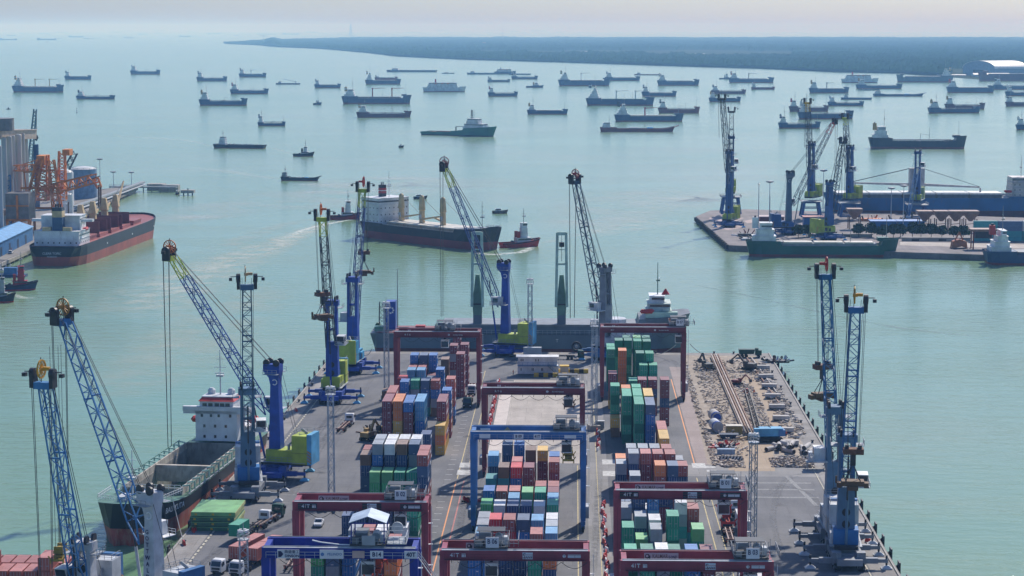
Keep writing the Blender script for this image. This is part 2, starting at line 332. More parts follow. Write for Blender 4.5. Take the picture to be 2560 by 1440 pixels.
TY = [[(470,1440),(540,1380),(620,1345),(720,1335)],[(560,1420),(640,1360),(740,1330),(760,1290)],[(700,1240),(760,1130),(830,1030),(900,960)],[(720,1250),(790,1130),(850,1040),(930,950)],[(760,1080),(840,1060),(930,1055)],[(700,1180),(780,1175),(860,1150)],[(1130,1430),(1150,1300),(1165,1180),(1180,1040)],[(1480,1440),(1490,1300),(1497,1150)],[(1960,1400),(1930,1290),(1960,1200),(2040,1180)],[(1900,1250),(1950,1215),(2030,1240),(2050,1300)],[(880,920),(960,905),(1080,900),(1200,905)],[(1230,915),(1330,890),(1440,905),(1500,930)],[(1640,910),(1680,900),(1700,940)]]
for i, t_ in enumerate(TY): wake('tyre_marks', t_, [1.6]*len(t_), (.045,.045,.05), .5, .5, .026+i*.0006, 0.0); wake('tyre_marks', [(x+9, y+3) for x, y in t_], [.7]*len(t_), (.05,.05,.055), .55, .9, .036+i*.0006, 0.0)
for i, (x, y) in enumerate([(640,1400),(800,1180),(740,1130),(1150,1260),(1170,1090),(1990,1300),(1950,1260),(860,960),(1500,1240),(1040,910)]): wake('oil_stain', [(x-12,y),(x,y+2),(x+14,y-1)], [2,4.5,2], (.03,.03,.032), .6, .6, .047+i*.0005, 0.0)
# ============================================================ containers
CCOL = {  # key: (word, body colour, roof wear colour or None)
 'b': ('blue', (0.035,0.18,0.48)), 'n': ('navy', (0.03,0.075,0.19)), 'l': ('light blue', (0.119,0.349,0.579)), 's': ('slate blue', (0.091,0.149,0.251)),
 'm': ('maroon', (0.25,0.055,0.07)), 'k': ('brick red', (0.396,0.106,0.084)), 'r': ('bright red', (0.636,0.038,0.044)), 'o': ('orange', (0.85,0.24,0.06)),
 'y': ('yellow', (0.78,0.45,0.09)), 'w': ('white', (0.763,0.751,0.717)), 'g': ('grey', (0.349,0.384,0.418)), 't': ('teal', (0.048,0.323,0.323)),
 'e': ('green', (0.035,0.38,0.22)), 'd': ('dark green', (0.02,0.22,0.14)), 'f': ('bright green', (0.09,0.5,0.15)), 'a': ('apple green', (0.188,0.487,0.200)),
 'p': ('salmon', (0.464,0.142,0.113)), 'u': ('brown', (0.236,0.135,0.084))}
CTH, CTW = 2.59, 2.44
def cont_mat(k, top=False):
    c = CCOL[k][1]
    if top:  # roofs fade and chalk in the weather
        c = tuple(min(.8, x*.95+.11) for x in c)
        return mat('roof_'+CCOL[k][0].replace(' ', '_'), c, .55, var=.14, scale=.5, dirt_amt=.42, dirt=tuple(x*.45+.04 for x in c), rnd=.12)
    return mat('container_'+CCOL[k][0].replace(' ', '_'), c, .5, var=.12, scale=.6, dirt_amt=.14, dirt=tuple(x*.55 for x in c), rnd=.16)
CM = {}; CHD = {}
def cont_mesh(k, L):
    if (k, L) in CM: return CM[k, L]
    m, mt = cont_mat(k), cont_mat(k, True); ln = 6.06 if L == 20 else 12.19
    b = MB(m); w = CTW/2; d = .05
    # corner posts and rails stand proud of corrugated panels
    for x in (-w, w-.14):
        for y in (0, ln-.16): b.box(x, x+.14, y, y+.16, .02, CTH)
    for x in (-w, w-.1):
        b.box(x, x+.1, .16, ln-.16, .02, .18); b.box(x, x+.1, .16, ln-.16, CTH-.1, CTH)
    for y in (0, ln-.1):
        b.box(-w+.14, w-.14, y, y+.1, .02, .18); b.box(-w+.14, w-.14, y, y+.1, CTH-.12, CTH)
    def corr(p0, p1, n, nrm, z0, z1):                 # trapezoid corrugated wall
        p0 = V(p0); p1 = V(p1); nr = V(nrm); k0 = len(b.v); mi = b._m(m); pts = []
        for i in range(n):
            for t, q in ((0, 0), (.28, 0), (.5, 1), (.78, 1)): pts.append(p0+(p1-p0)*((i+t)/n)+nr*(d*q))
        pts.append(p1)
        for p in pts: b.v += [(p.x, p.y, z0), (p.x, p.y, z1)]
        for i in range(len(pts)-1): b.face((k0+2*i, k0+2*i+2, k0+2*i+3, k0+2*i+1), mi)
    corr((w-.01, .16, 0), (w-.01, ln-.16, 0), 14 if L == 20 else 28, (-1, 0, 0), .18, CTH-.1)
    corr((-w+.01, ln-.16, 0), (-w+.01, .16, 0), 14 if L == 20 else 28, (1, 0, 0), .18, CTH-.1)
    corr((w-.14, ln-.02, 0), (-w+.14, ln-.02, 0), 7, (0, -1, 0), .18, CTH-.12)
    b.box(-w+.1, w-.1, .1, ln-.1, CTH-.09, CTH-.04, mt)
    b.box(-w+.1, w-.1, .1, ln-.1, .04, .14)
    nr_ = 6 if L == 20 else 12
    for i in range(nr_): b.box(-w+.2, w-.2, .35+i*(ln-.7)/nr_, .35+(i+.42)*(ln-.7)/nr_, CTH-.04, CTH-.015, mt)
    b.box(-w, w, 0, .09, CTH-.02, CTH+.004, mt); b.box(-w, w, ln-.09, ln, CTH-.02, CTH+.004, mt); b.box(-w, -w+.08, .09, ln-.09, CTH-.02, CTH+.004, mt); b.box(w-.08, w, .09, ln-.09, CTH-.02, CTH+.004, mt)
    if k in 'mbkdn':
        for i in range(6 if L == 20 else 9): b.box(w-.055, w+.006, ln*.2+i*.62, ln*.2+i*.62+(.42 if i % 3 else .3), 1.25, 1.95 if i % 2 else 1.85, INK)
    if L == 40 or k in 'mbk': b.box(w-.055, w+.008, ln*.62, ln*.72, 1.5, 2.1, INK) if k in 'mb' else None
    dm = MB(m)                                         # near end: two door leaves with locking bars, or a plain corrugated end
    if k in 'mbnelorkpyf':
        dm.box(-w+.14, -.01, .02, .08, .2, CTH-.13); dm.box(.01, w-.14, .02, .08, .2, CTH-.13)
        for x in (-.85, -.3, .3, .85): dm.bar((x, -.01, .2), (x, -.01, CTH-.15), .045, LGREY)
        for x in (-.58, .58): dm.box(x-.3, x+.3, -.015, .015, .95, 1.02, LGREY)
        for zz in (.5, 1.6, 2.25): dm.box(-w+.16, -w+.3, 0, .03, zz, zz+.08); dm.box(w-.3, w-.16, 0, .03, zz, zz+.08)
        if k in 'mkb': dm.box(.35, .75, -.004, .016, 2.0, 2.2, INK)
        if k == 'y': dm.box(-.4, -.1, -.004, .016, 1.9, 2.15, INK); dm.box(.1, .4, -.004, .016, 1.9, 2.15, INK)
        nm = 'door'
    else:
        b2 = b; b = dm; corr((-w+.14, .02, 0), (w-.14, .02, 0), 8, (0, 1, 0), .18, CTH-.12); dm.box(-.25, .25, -.005, .02, .25, .45, LGREY if k in 'ns' else m); b = b2; nm = 'end_wall'
    CM[k, L] = (b.mesh('container'), dm.mesh(nm), nm); return CM[k, L]
def cont(k, x, y, z, label, L=20, rz=0, group='shipping containers stacked on the pier'):
    me, dm, nm = cont_mesh(k, L)
    o = bpy.data.objects.new('shipping_container', me); sc.collection.objects.link(o); o.location = (x, y, z); o.rotation_euler = (0, 0, rz)
    e = bpy.data.objects.new(nm, dm); sc.collection.objects.link(e); e.parent = o
    CHD[o.name] = e; tag(o, label, 'container', group); return o
ORD = ['first', 'second', 'third', 'fourth', 'fifth', 'sixth', 'seventh', 'eighth', 'ninth', 'tenth', 'eleventh', 'twelfth', 'thirteenth', 'fourteenth', 'fifteenth', 'sixteenth', 'seventeenth', 'eighteenth', 'nineteenth', 'twentieth']
LEV = ['bottom', 'second level', 'third level', 'fourth level', 'fifth level']
def ytop(py, n):                                       # depth of the near face of a stack of n whose roof edge shows at row py
    zc = F*(HC-CTH*n)/((py-Y0)*math.cos(PT)); return (zc-(HC-CTH*n)*math.sin(PT))/math.cos(PT)
BLK = {'left': -50.0, 'middle': -19.9, 'right': 10.25}
# block, column, row of roof edge, colours bottom to top, length, column shift
CS = []
def st(blk, items, L=20):
    for it in items: CS.append((blk, it[0], it[1], it[2], it[3] if len(it) > 3 else L, it[4] if len(it) > 4 else 0))
st('right', [(1.2,876.5,'yoooo',20,0)])
st('left', [(4,842.8,'mmmm',20,-.6),(4,865.6,'gmgm',20,-.5),(5.3,863.3,'mmmmm'),(5.2,887,'mmmmm'),(0,890,'sbbb'),(1,890,'bnss'),(2,890,'nsbb'),
 (3.1,900,'uuu'),(0,918,'wbk'),(1,918,'gnk'),(0,927,'nbl'),(1,927,'sbl'),(3,926,'sbb'),(2,939,'km'),(2,948,'gs'),
 (5.1,949.4,'nbmmk'),(0,948,'mrrr',20,-.2),(0,953.5,'nnbb',20,.9),(1,953.5,'nnge',20,.9) ,(2,953.5,'tsbs',20,.9),(3,953.5,'ugbk',20,.9),
 (5.1,978,'mknnb'),(0,984,'mmmmk',40),(0,1006,'mmmmm',40),(1,1006,'myyoo',40),(2,1009,'bmmmb',40),(3,1006,'lbbll',40),(5,1006,'ymymm',40),(5.0,996,'yoyo',20),
 (4,1088,'nsn'),(5,1066,'yoy',20),
 (1,1100,'snwwg'),(2,1100,'nbsw'+'w'),(3,1100,'nbnw'+'w'),(4,1100,'gnblw'),(1,1113.5,'snnbg'),(2,1113.5,'ngnnw'),(3,1113.5,'bsnnu'),(4,1113.5,'ngggs'),
 (0,1127,'uks'+'k'),(0,1139,'ssnu'),(5,1127,'mksnk'),(5,1140.7,'mknsk'),
 (0,1198,'nfa'),(1,1184,'ffa'),(2,1184,'efa'),(3,1184,'dee'),(4,1184,'ete'),(0.05,1203,'d',20)],)
CS = [c for c in CS if not (c[1] in (0,) and c[2] == 1198)]
st('left', [(1,1263,'nnn'),(2,1263,'nnn'),(3,1263,'nnn'),(4,1265,'nsw'),(5,1256,'dee'),(5,1272,'dee'),(0,1293,'nn'),(4.7,1291,'sw'),(4.7,1307,'gw'),(1,1330,'sg'),(2,1330,'mk'),(3,1330,'ww'),(4.4,1322,'sw'),
 (0,1388,'eeef',40),(1,1388,'mwgs',40),(2,1381,'nnbb',40),(3,1398,'nn'),(4,1386,'nnmk',40),(5.1,1376,'ommok',40)])
st('middle', [(1,1113.5,'nnns'),(2,1113.5,'nnbb'),(3,1126.5,'nmmu'),(4,1127,'nmmy'),(0,1140.6,'nnnl'),(5,1141,'snmb'),(2,1154.8,'nomp'),(5,1155.7,'nnmk'),
 (1,1169.7,'nntu'),(2,1169.7,'nnbr'),(3,1169.7,'nmmm'),(0,1198,'nnt'),(4,1216,'mpk'),(5,1216,'sp'+'k'),(0,1228.5,'snb'),(1,1229,'nmk'),(2,1228.5,'skp'),(3,1231.6,'mfa'),(4,1231.6,'ete'),(5,1231,'kpm'),
 (2,1246.4,'nsl'),(5,1246.4,'nbl'),(0,1262,'nff'),(1,1265,'sgw'),(2,1265.7,'snn'),(3,1265.7,'nsn'),(4,1266.5,'gsw'),(5,1263,'ede'),
 (0,1295.7,'nsg'),(1,1300,'nnrr'),(2,1300.7,'nmrk'),(3,1301,'nnbs'),(4,1302,'nmbl'),(5,1297.7,'skw'),(0,1313.4,'sng'),(5,1315.5,'nng'),(0,1335,'nbl'),(4,1336,'mnkp'),(5,1334,'gnl'),
 (0,1391,'nbbb'),(1,1391,'srbb'),(2,1402,'nnn'),(3,1372,'nnnn'),(4,1391,'snee'),(5,1391,'nnno')])
st('right', [(2.1,843.5,'dddee',20,-.3),(3.1,843.5,'ddeee',20,-.3),(0,858,'dddee',20,-.2),(1,850.5,'deded',20,-.1),(2,851,'dedde',20,-.2),(2,860,'ddedd',20,-.1),
 (3,852.5,'ddedd',20,0),(4,852.8,'deede',20,-.2),(3,843.5,'deeee',20,0),(4,843.8,'ddeed',20,-.2),(1,876.5,'yoooo',20,-.15),(0,873,'tdded',20,0),
 (3,882.5,'ddedd'),(4,883,'ddede'),(3.1,911,'ddee',20,.6),(4.1,911,'ddee',20,.6),(0,934,'yumm'),(2,951,'tte',20,.3),(3,949,'uumm',20,-.3),(4,949,'munm',20,-.2),(5,949,'mmnmm',20,-.3),
 (0,965,'ddede'),(1,970,'tnoyo',20,0),(2,968,'deed'+'e',20,0),(1,988.3,'dedee',40),(2,988.5,'ddeee',40),(3,988.5,'nbyyy',40),(2,1010,'dedee',40),(3,1011.7,'nbbbs',40),
 (0,1041.5,'uy'),(4,1072,'mmk',40,0),(4,1094,'uyy',40,0),
 (1,1119,'mng'),(2,1119,'nkg'),(3,1119,'umg'),(4,1120,'mkp'),(1,1133,'mmng'),(2,1133,'mmmp'),(3,1133.5,'mumk'),(4,1134,'mkmk'),
 (0,1145,'nno'),(0,1159,'sng'),(5,1148,'sg'),(3,1162.5,'nnko'),(4,1163,'snns'),(5,1163,'mnk'),(1,1188.5,'sng'),(5,1190,'sg'),
 ][12:] )
st('right', [(2,843.5,'edded',20,-.4),(1,851,'deedd',20,-.1),(2,851,'deded',20,-.1),(3,843.5,'ddeea'[:5]),(4,843.8,'ddeed'),(3,852.5,'dddde'),(4,853,'ddeed'),(0,865,'ddeee'),(0,873,'tddde')])
st('right', [(0,1252,'nns'),(1,1240,'nnnn'),(2,1245,'mnlb'),(3,1238,'mmn'),(4,1239,'nnmk'),(4,1238,'m') ,(5,1253,'gu'),(0,1267,'nng'),(4,1239,'nnmk'),(5,1270,'tmk'),(1,1290,'nng'),(2,1271,'sw'),(2,1299,'sgw'),
 (0,1318,'nee'),(1,1347,'ea'),(2,1322,'ssg'),(3.2,1289,'ddee'),(4,1321,'ddu'),(5,1321,'eea'),(5.3,1352,'nl'),(4,1253,'gtgw'),
 (0,1395,'dde',40),(1,1396,'dee'+'d',40),(2,1393,'stgw',40),(3,1395,'ded',40),(4,1396,'dbb'+'b',40),(5,1397,'nbm'+'m',40)])
# resolve columns, drop clashes, then place
placed = []; stacks = []
for blk, c, py, cols, L, dx in CS:
    n = len(cols); y = ytop(py, n); x = BLK[blk]+CTW/2+c*2.87+dx; ln = 6.06 if L == 20 else 12.19
    bad = [q for q in placed if abs(q[0]-x) < CTW+.06 and not (y+ln+.05 < q[1] or y > q[1]+q[2]+.05)]
    if bad:
        # slide further away from the camera into a free gap of up to 3.4 m, else leave out
        ok = False
        for k in range(1, 18):
            for sg in (1, -1):
                yy = y+sg*k*.2
                if not [q for q in placed if abs(q[0]-x) < CTW+.06 and not (yy+ln+.05 < q[1] or yy > q[1]+q[2]+.05)]: ok = True; break
            if ok: break
        if not ok: print('DROP', blk, c, py, cols); continue
        y = yy
    placed.append((x, y, ln)); stacks.append((blk, c, x, y, cols, L))
for blk in BLK:
    S = [s for s in stacks if s[0] == blk]
    ys = sorted({round(s[3]/3.2) for s in S})
    for s in S:
        col = int(round(s[1])); Sc = sorted([q for q in S if int(round(q[1])) == col], key=lambda q: q[3]); rk = Sc.index(s)
        n = len(s[4])
        for t, k in enumerate(s[4]):
            pos = 'alone' if n == 1 else 'on top' if t == n-1 else LEV[t]
            lab = f"{CCOL[k][0]} container, {pos}, {ORD[rk]} stack from front, {ORD[col]} column, {blk} block"
            cont(k, s[2], s[3], t*(CTH+.01)+.03, lab, s[5])
def seen(o, deps, n=5):
    me = o.data; mw = Matrix.Translation(o.location) @ Matrix.Rotation(o.rotation_euler.z, 4, 'Z'); ln = max(v.co.y for v in me.vertices); hit = 0
    cam0 = V((0, 0, HC)); pts = []
    for i in range(n):
        for j in range(3):
            u = -1.1+2.2*i/(n-1)
            pts += [V((u, -.03, .35+j*.9)), V((u, .3+j*(ln-.6)/2, CTH+.03)), V((1.25, .2+i*(ln-.4)/(n-1), .35+j*.9)), V((-1.25, .2+i*(ln-.4)/(n-1), .35+j*.9))]
    for p in pts:
        w = mw @ p; d = w-cam0; L = d.length; d.normalize()
        q = w-cam0; zc = q.dot(FW); fx = 1280+F*q.dot(RT)/zc; fy = 720-F*q.dot(UP)/zc
        if not (0 < fx < 2560 and 0 < fy < 1440): continue
        if deps.ray_cast(cam0, d, L-.02)[0] is None: hit += 1
    return hit
print('containers', sum(len(s[4]) for s in stacks))
# ============================================================ rubber tyred gantry cranes
RTGRED = paint('gantry_red', (0.33, 0.055, 0.08), 0.12, rough=.45); RTGDK = paint('gantry_dark_red', (0.21, 0.04, 0.055), 0.15)
RTGBL = paint('gantry_blue', (0.05, 0.17, 0.42), 0.15); RTGNV = paint('gantry_navy', (0.012, 0.03, 0.28), 0.08)
def wheel(par, x, y, z, r=.75, w=.5, axis='y'):
    b = MB(RUB); b.lathe((x, y, z), [(r*.85,-w/2),(r,-w/2+.08),(r,w/2-.08),(r*.85,w/2)], 14, axis=axis); b.lathe((x, y, z), [(r*.5,-w/2-.03),(r*.5,w/2+.03)], 10, GREY, axis=axis); return b.build('wheel', par)
def spreader(label, loc, col, colname, L=12.19, rope_to=None, rz=math.pi/2, head=True):
    t = thing('container_spreader', label, 'spreader', loc, rz, 'container spreaders hanging from cranes')
    m = col; b = MB(m)
    b.box(-L/2, L/2, -.45, -.2, 0, .4); b.box(-L/2, L/2, .2, .45, 0, .4); b.box(-2.2, 2.2, -.8, .8, .1, .8)
    for x in (-L/2, L/2): b.box(x-.2, x+.2, -1.22, 1.22, -.1, .35)
    b.build('telescopic_frame', t)
    for x in (-L/2, L/2):
        for y in (-1.2, 1.2): MB(m).box(x-.25, x+.25, y-.12, y+.12, -.55, .3).bar((x, y, .3), (x, y*1.35, .9), .2).build('guide_arm', t)
    if head:
        h = MB(m); h.box(-1.7, 1.7, -1.0, 1.0, .95, 1.5); h.box(-1.6, -1.2, -.9, .9, 1.5, 2.3); h.box(1.2, 1.6, -.9, .9, 1.5, 2.3); h.box(-.5, .5, -.5, .5, 1.5, 2.0)
        h.build('head_block', t)
    if rope_to:
        b = MB(ROPE)
        for x in (-1.2, 1.2):
            for y in (-.6, .6): b.bar((x, y, 1.8), (x*.9, y*1.3, rope_to), .07)
        b.build('ropes', t)
    return t
def rtg(xc, Y, style, tx, sign, label, spr=None, zt=22.1, half=12.1, gsgn='KALMAR', dz=1.7):
    col, dk = {'red': (RTGRED, RTGDK), 'old': (RTGDK, RTGDK), 'blue': (RTGBL, RTGBL), 'navy': (RTGNV, RTGNV)}[style]
    t = thing('gantry_crane', label, 'gantry crane', (xc, Y, 0), 0, 'rubber tyred gantry cranes over the container blocks')
    g = 3.3; hw = .62; zb = zt-dz
    for i, y in enumerate((-g, g)):
        b = MB(col); e = half+.6
        b.box(-e, e, y-.55, y+.55, zb, zt)
        b.box(-e+.3, e-.3, y-.62, y+.62, zt, zt+.08, LGREY if i == 0 else dk)
        b.bar((-e+.3, y, zt+.16), (e-.3, y, zt+.16), .12, GREY)
        gd = b.build('girder', t)
        bb = MB(dk)                                    # walkway, brackets and festoon under the girder
        if i == 0:
            bb.box(-e+.8, e-.8, y-1.25, y-.6, zb+.1, zb+.16)
            bb.rail([(-e+.8, y-1.2, zb+.16), (e-.8, y-1.2, zb+.16)], 1.0, LGREY if style in ('navy','blue') else dk, .05, 1.6)
            for k in range(9): bb.bar((-e+2+k*2.7, y-.3, zb-.0), (-e+2+k*2.7, y-.3, zb-.6), .1, DARK)
            for k in range(5):
                x0 = -e+3+k*4.4
                pts = [(x0+j*.55, y-.7, zb-.2-1.1*math.sin(math.pi*j/8)) for j in range(9)]
                for p, q in zip(pts[:-1], pts[1:]): bb.bar(p, q, .08, DARK)
            bb.build('walkway', t)
    for sx in (-1, 1):
        x = sx*half
        for y in (-g, g):
            b = MB(col); k = .55
            b.rings([[(x-k, y-k, 2.2), (x+k, y-k, 2.2), (x+k, y+k, 2.2), (x-k, y+k, 2.2)], [(x-k*1.25, y-k*1.1, zb), (x+k*1.25, y-k*1.1, zb), (x+k*1.25, y+k*1.1, zb), (x-k*1.25, y+k*1.1, zb)]])
            b.box(x-.06, x+.06, y-.6, y-.56, 3, zb-1, dk)
            b.build('leg', t)
        MB(col).box(x-.45, x+.45, -g+.6, g-.6, zb+.2, zt-.1).build('end_tie', t); b = MB(col); b.box(x-.5, x+.5, -g-1.2, g+1.2, 1.5, 2.3)
        b.bar((x, -g, 2.3), (x, 0, zb*.45), .25); b.bar((x, g, 2.3), (x, 0, zb*.45), .25); b.build('sill_beam', t)
        for y in (-g-.6, g+.6):
            bg = MB(dk); bg.box(x-.4, x+.4, y-1.3, y+1.3, .7, 1.5); o = bg.build('bogie', t)
            for dy in (-.85, .85): wheel(o, x, y+dy, .75, axis='x')
    b = MB(LGREY)                                      # ladder on the right leg, machine cabinets on the sills
    for z in range(4, int(zb), 1):
        b.bar((half+1.25, -g-.25, z), (half+1.25, -g+.25, z), .06); 
    b.bar((half+1.25, -g-.28, 3), (half+1.25, -g-.28, zb+1), .08); b.bar((half+1.25, -g+.28, 3), (half+1.25, -g+.28, zb+1), .08)
    for z in range(6, int(zb), 4): b.box(half+.6, half+1.4, -g-.4, -g+.4, z, z+.08)
    b.build('ladder', t)
    MB(GREY if style != 'navy' else RTGNV).box(half-.6, half+1.3, -1.9, 1.9, 2.4, 4.9).box(half-.5, half+1.2, -1.7, 1.7, 4.9, 5.0, LGREY).build('electric_cabinet', t)
    MB(GREY if style != 'navy' else RTGNV).box(-half-1.3, -half+.6, -2.2, 2.2, 2.4, 4.2).box(-half-1.2,-half+.5,-2,2,4.2,4.3, LGREY).build('engine_housing', t)
    # trolley
    TRG = paint('trolley_grey', (.20,.21,.22), .3)
    tr = MB(DARK); tr.box(tx-2.9, tx+2.9, -g-.4, g+.4, zt+.35, zt+.6)
    tr.box(tx-2.2, tx-.2, -1.6, 2.2, zt+.6, zt+2.0, TRG); tr.lathe((tx+1.2, -.4, zt+1.4), [(.7,-1.2),(.7,1.2)], 12, GREY, axis='y'); tr.lathe((tx-1.9, -2.6, zt+1.2), [(.5,-.7),(.5,.7)], 12, DARK, axis='x')
    tr.box(tx+1.9, tx+2.7, -2, -.4, zt+.6, zt+1.9, LGREY); tr.box(tx-2.6, tx-1.5, -3.2, -2.0, zt+.6, zt+1.5, TRG)
    tr.rail([(tx-2.9, -g-.4, zt+.6), (tx+2.9, -g-.4, zt+.6), (tx+2.9, g+.4, zt+.6), (tx-2.9, g+.4, zt+.6), (tx-2.9, -g-.4, zt+.6)], 1.1, GREY, .06, 1.0)
    tro = tr.build('trolley', t)
    if style == 'navy':
        rf = MB(LGREY); rf.slab([(tx-3.1, zt+4.1), (tx, zt+5.2), (tx+3.1, zt+4.1), (tx+3.1, zt+4.0), (tx, zt+5.1), (tx-3.1, zt+4.0)], -3.2, 3.2, mat('canopy_sheet', (.5,.58,.68), .4)); rf.build('canopy', tro)
        pf = MB(RTGNV)
        for x in (-2.7, 2.7):
            for y in (-3, 3): pf.bar((tx+x, y, zt+.6), (tx+x, y, zt+4.1), .2)
        pf.bar((tx-2.7, -3, zt+4), (tx+2.7, -3, zt+4), .2); pf.build('canopy_frame', tro)
        ng = MB(LGREY); ng.rail([(tx+3.2, -3, zt+.6), (tx+6.2, -3, zt+.6), (tx+6.2, 2, zt+.6)], 1.1, LGREY, .08, .8); ng.rail([(tx+3.4, -1, zt+1.6), (tx+6, -1, zt+1.6)], 1.4, LGREY, .08, .7); ng.box(tx+3.1, tx+6.3, -3.1, 2.1, zt+.45, zt+.6, GREY)
        ng.lathe((tx+4.5, 1.5, zt+2.2), [(1.0,-.15),(1.0,.15)], 14, LGREY, axis='y'); ng.build('cable_platform', tro)
    else:
        cp = MB(GREY); cp.box(tx-2.5, tx+2.3, -1.4, 1.8, zt+2.7, zt+2.82, DARK); 
        for x in (-2.3, 0, 2.1):
            for y in (-2.4, 2.6): cp.bar((tx+x, y, zt+.6), (tx+x, y, zt+2.7), .14)
        cp.bar((tx+2.8, -3, zt+.6), (tx+2.8, -3, zt+3.2), .08); cp.bar((tx+3.4, 0, zt+.6), (tx+3.4, 0, zt+3), .08); cp.rail([(tx+2.4, -3.6, zt+.6), (tx+4.6, -3.6, zt+.6), (tx+4.6, 3, zt+.6)], 1.2, GREY, .07, .6)
        cp.build('machinery_canopy', tro)
    if sign:
        sp = MB(SIGNW); sp.box(tx-.9 if style != 'navy' else tx-.9, tx+1.3, -g-.62, -g-.5, zt+.5, zt+2.3 if style != 'navy' else zt+2.1, SIGNW if style != 'navy' else GREY); s2 = sp.build('number_panel', tro)
        if style != 'navy': text(sign, 1.15, SIGNB, s2, (tx+.2, -g-.64, zt+1.55), bold=.02, sx=.8)
    cb = MB(WHITE); cb.box(tx-1.1, tx+1.1, -g+.2, -g+2.4, zb-3.1, zb-.7); cb.box(tx-1.0, tx+1.0, -g+.15, -g+.3, zb-2.9, zb-1.2, GLASS); cb.bar((tx, -g+1.2, zb-.7), (tx, -g+1.2, zt+.4), .5, DARK); cb.build('operator_cab', tro)
    # signs on the girders
    ff = -g-.56 if style in ('red','old') else -g-1.27
    def panel(x, w, z, h, m, nm='sign_panel', y=None): return MB(m).box(x-w/2, x+w/2, (y if y is not None else ff)-.06, (y if y is not None else ff), z-h/2, z+h/2).build(nm, t)
    zm = (zb+zt)/2
    if style == 'red':
        yb = g-.57; pn = panel(-half*.47, 5.8, zm-.05, 1.25, mat('sign_grey', (.5,.48,.5), .5, var=.05), y=yb)
        b = MB(SIGNB); b.lathe((-half*.47-2.35, yb-.1, zm), [(.42,-.02),(.42,.02)], 12, DARK, axis='y'); b.lathe((-half*.47-2.4, yb-.13, zm+.05), [(.22,-.02),(.22,.02)], 12, mat('sign_grey', (.5,.48,.5)), axis='y'); b.box(-half*.47-2.1, -half*.47-1.85, yb-.13, yb-.08, zm-.5, zm+.1, DARK); b.build('emblem', pn)
        text(gsgn, .95, mat('sign_brown', (.2,.14,.12)), pn, (-half*.47-.2, yb-.09, zm), bold=.008, sx=.72); text('E-ONE²', .7, SIGNB, pn, (-half*.47+1.95, yb-.09, zm-.15), bold=.008, sx=.62)
        p2 = panel(-half+2.2, 3.6, zm, 1.1, DARK if sign in ('B 01', 'B 02') else RTGRED); text('41T', .95, INK, p2, (-half+1.9, ff-.09, zm), bold=.02)
        panel(-half+3.45, .7, zm, .62, SIGNW, 'notice', ff-.07)
        p3 = panel(2.2, 3.6, zm, 1.25, DARK if sign in ('B 01', 'B 02') else RTGRED); p4 = panel(2.2, 1.75, zm, 1.15, SIGNW, 'notice', ff-.07)
        b = MB(SIGNB)
        for k in range(5): b.bar((1.55+k*.3, ff-.15, zm-.42), (1.75+k*.3, ff-.15, zm-.05), .09)
        b.bar((1.5, ff-.15, zm+.05), (1.5, ff-.15, zm+.4), .09); b.bar((1.5, ff-.15, zm+.4), (1.85, ff-.15, zm+.4), .09); b.build('emblem', p4)
        p5 = panel(half-2.6, 4.0, zm, 1.05, DARK if sign in ('B 01', 'B 02') else RTGRED); panel(half-2.0, 2.2, zm, .55, SIGNW, 'notice', ff-.07); MB(SIGNW).lathe((half-3.7, ff-.09, zm), [(.3,-.02),(.3,.02)], 10, axis='y').build('emblem', p5)
    elif style == 'old':
        yb = g-.57; text('konecranes', .8, INK, t, (-half*.45, yb-.05, zm+.1), shear=.2); MB(INK).box(-half*.45-3.6, -half*.45-3.3, yb-.04, yb, zm-.2, zm+.5).box(-half*.45-3.1, -half*.45-2.8, yb-.04, yb, zm-.1, zm+.5).build('emblem', t)
        text('konecranes', .62, INK, t, (half*.5, ff-.05, zm)); MB(INK).lathe((half*.5-2.6, ff-.03, zm), [(.32,-.02),(.32,.02)], 10, axis='y').build('emblem', t)
        text(sign and '41T' or 'R T G', .7, INK, t, (-half+3.5 if not sign else -half+3.0, ff-.05, zm), bold=.01)
    elif style == 'blue':
        for x, w, s in ((-2.6, 2.1, 'B 09'), (1.5, 1.6, '41T')):
            pn = panel(x-(-.5), w, zm, 1.0, SIGNW); text(s, .85, SIGNB, pn, (x+.5, ff-.09, zm), bold=.02, sx=.9)
        panel(-half+2.6, 2.4, zm, .9, SIGNW, 'notice'); panel(half-2.9, 2.6, zm, .75, SIGNW, 'notice'); panel(-half+2.4, 2.2, zm+.1, .6, SIGNW, 'notice', g-.57)
        b = MB(mat('faded_gold', (.35,.33,.2), .6)); b.slab([(-half+6, zb+.1), (-half+8.7, zb+.1), (-half+7.35, zt-.1)], g-.6, g-.56); b.build('emblem', t)
    else:
        pn = panel(-half+3.9, 3.6, zm, 1.45, SIGNW); text('鼎盛重工', .62, SIGNB, pn, (-half+4.5, ff-.09, zm+.35)); text('DINSON', .62, SIGNB, pn, (-half+4.5, ff-.09, zm-.33), bold=.015)
        MB(SIGNB).slab([(-half+2.25, zm-.5), (-half+2.7, zm-.5), (-half+3.1, zm), (-half+2.7, zm+.5), (-half+2.25, zm+.5)], ff-.12, ff-.07).build('emblem', pn)
        pn = panel(-1.2, 3.9, zm, 1.5, SIGNW); text('PELINDO', .62, mat('sign_blue', (.1,.2,.42)), pn, (-.7, ff-.09, zm), sx=.95); MB(mat('sign_blue', (.1,.2,.42))).lathe((-2.7, ff-.09, zm), [(.3,-.02),(.3,.02)], 10, axis='y').build('emblem', pn)
        panel(3.2 if half > 12 else 3, 2.0, zm, 1.2, mat('sign_pink', (.55,.38,.33)), 'notice')
        for x, s in ((6.2, 'B14'), (half-.4, '40T')): pn = panel(x, 2.15, zm, 1.25, SIGNW); text(s, 1.0, SIGNB, pn, (x, ff-.09, zm), bold=.025, sx=.95)
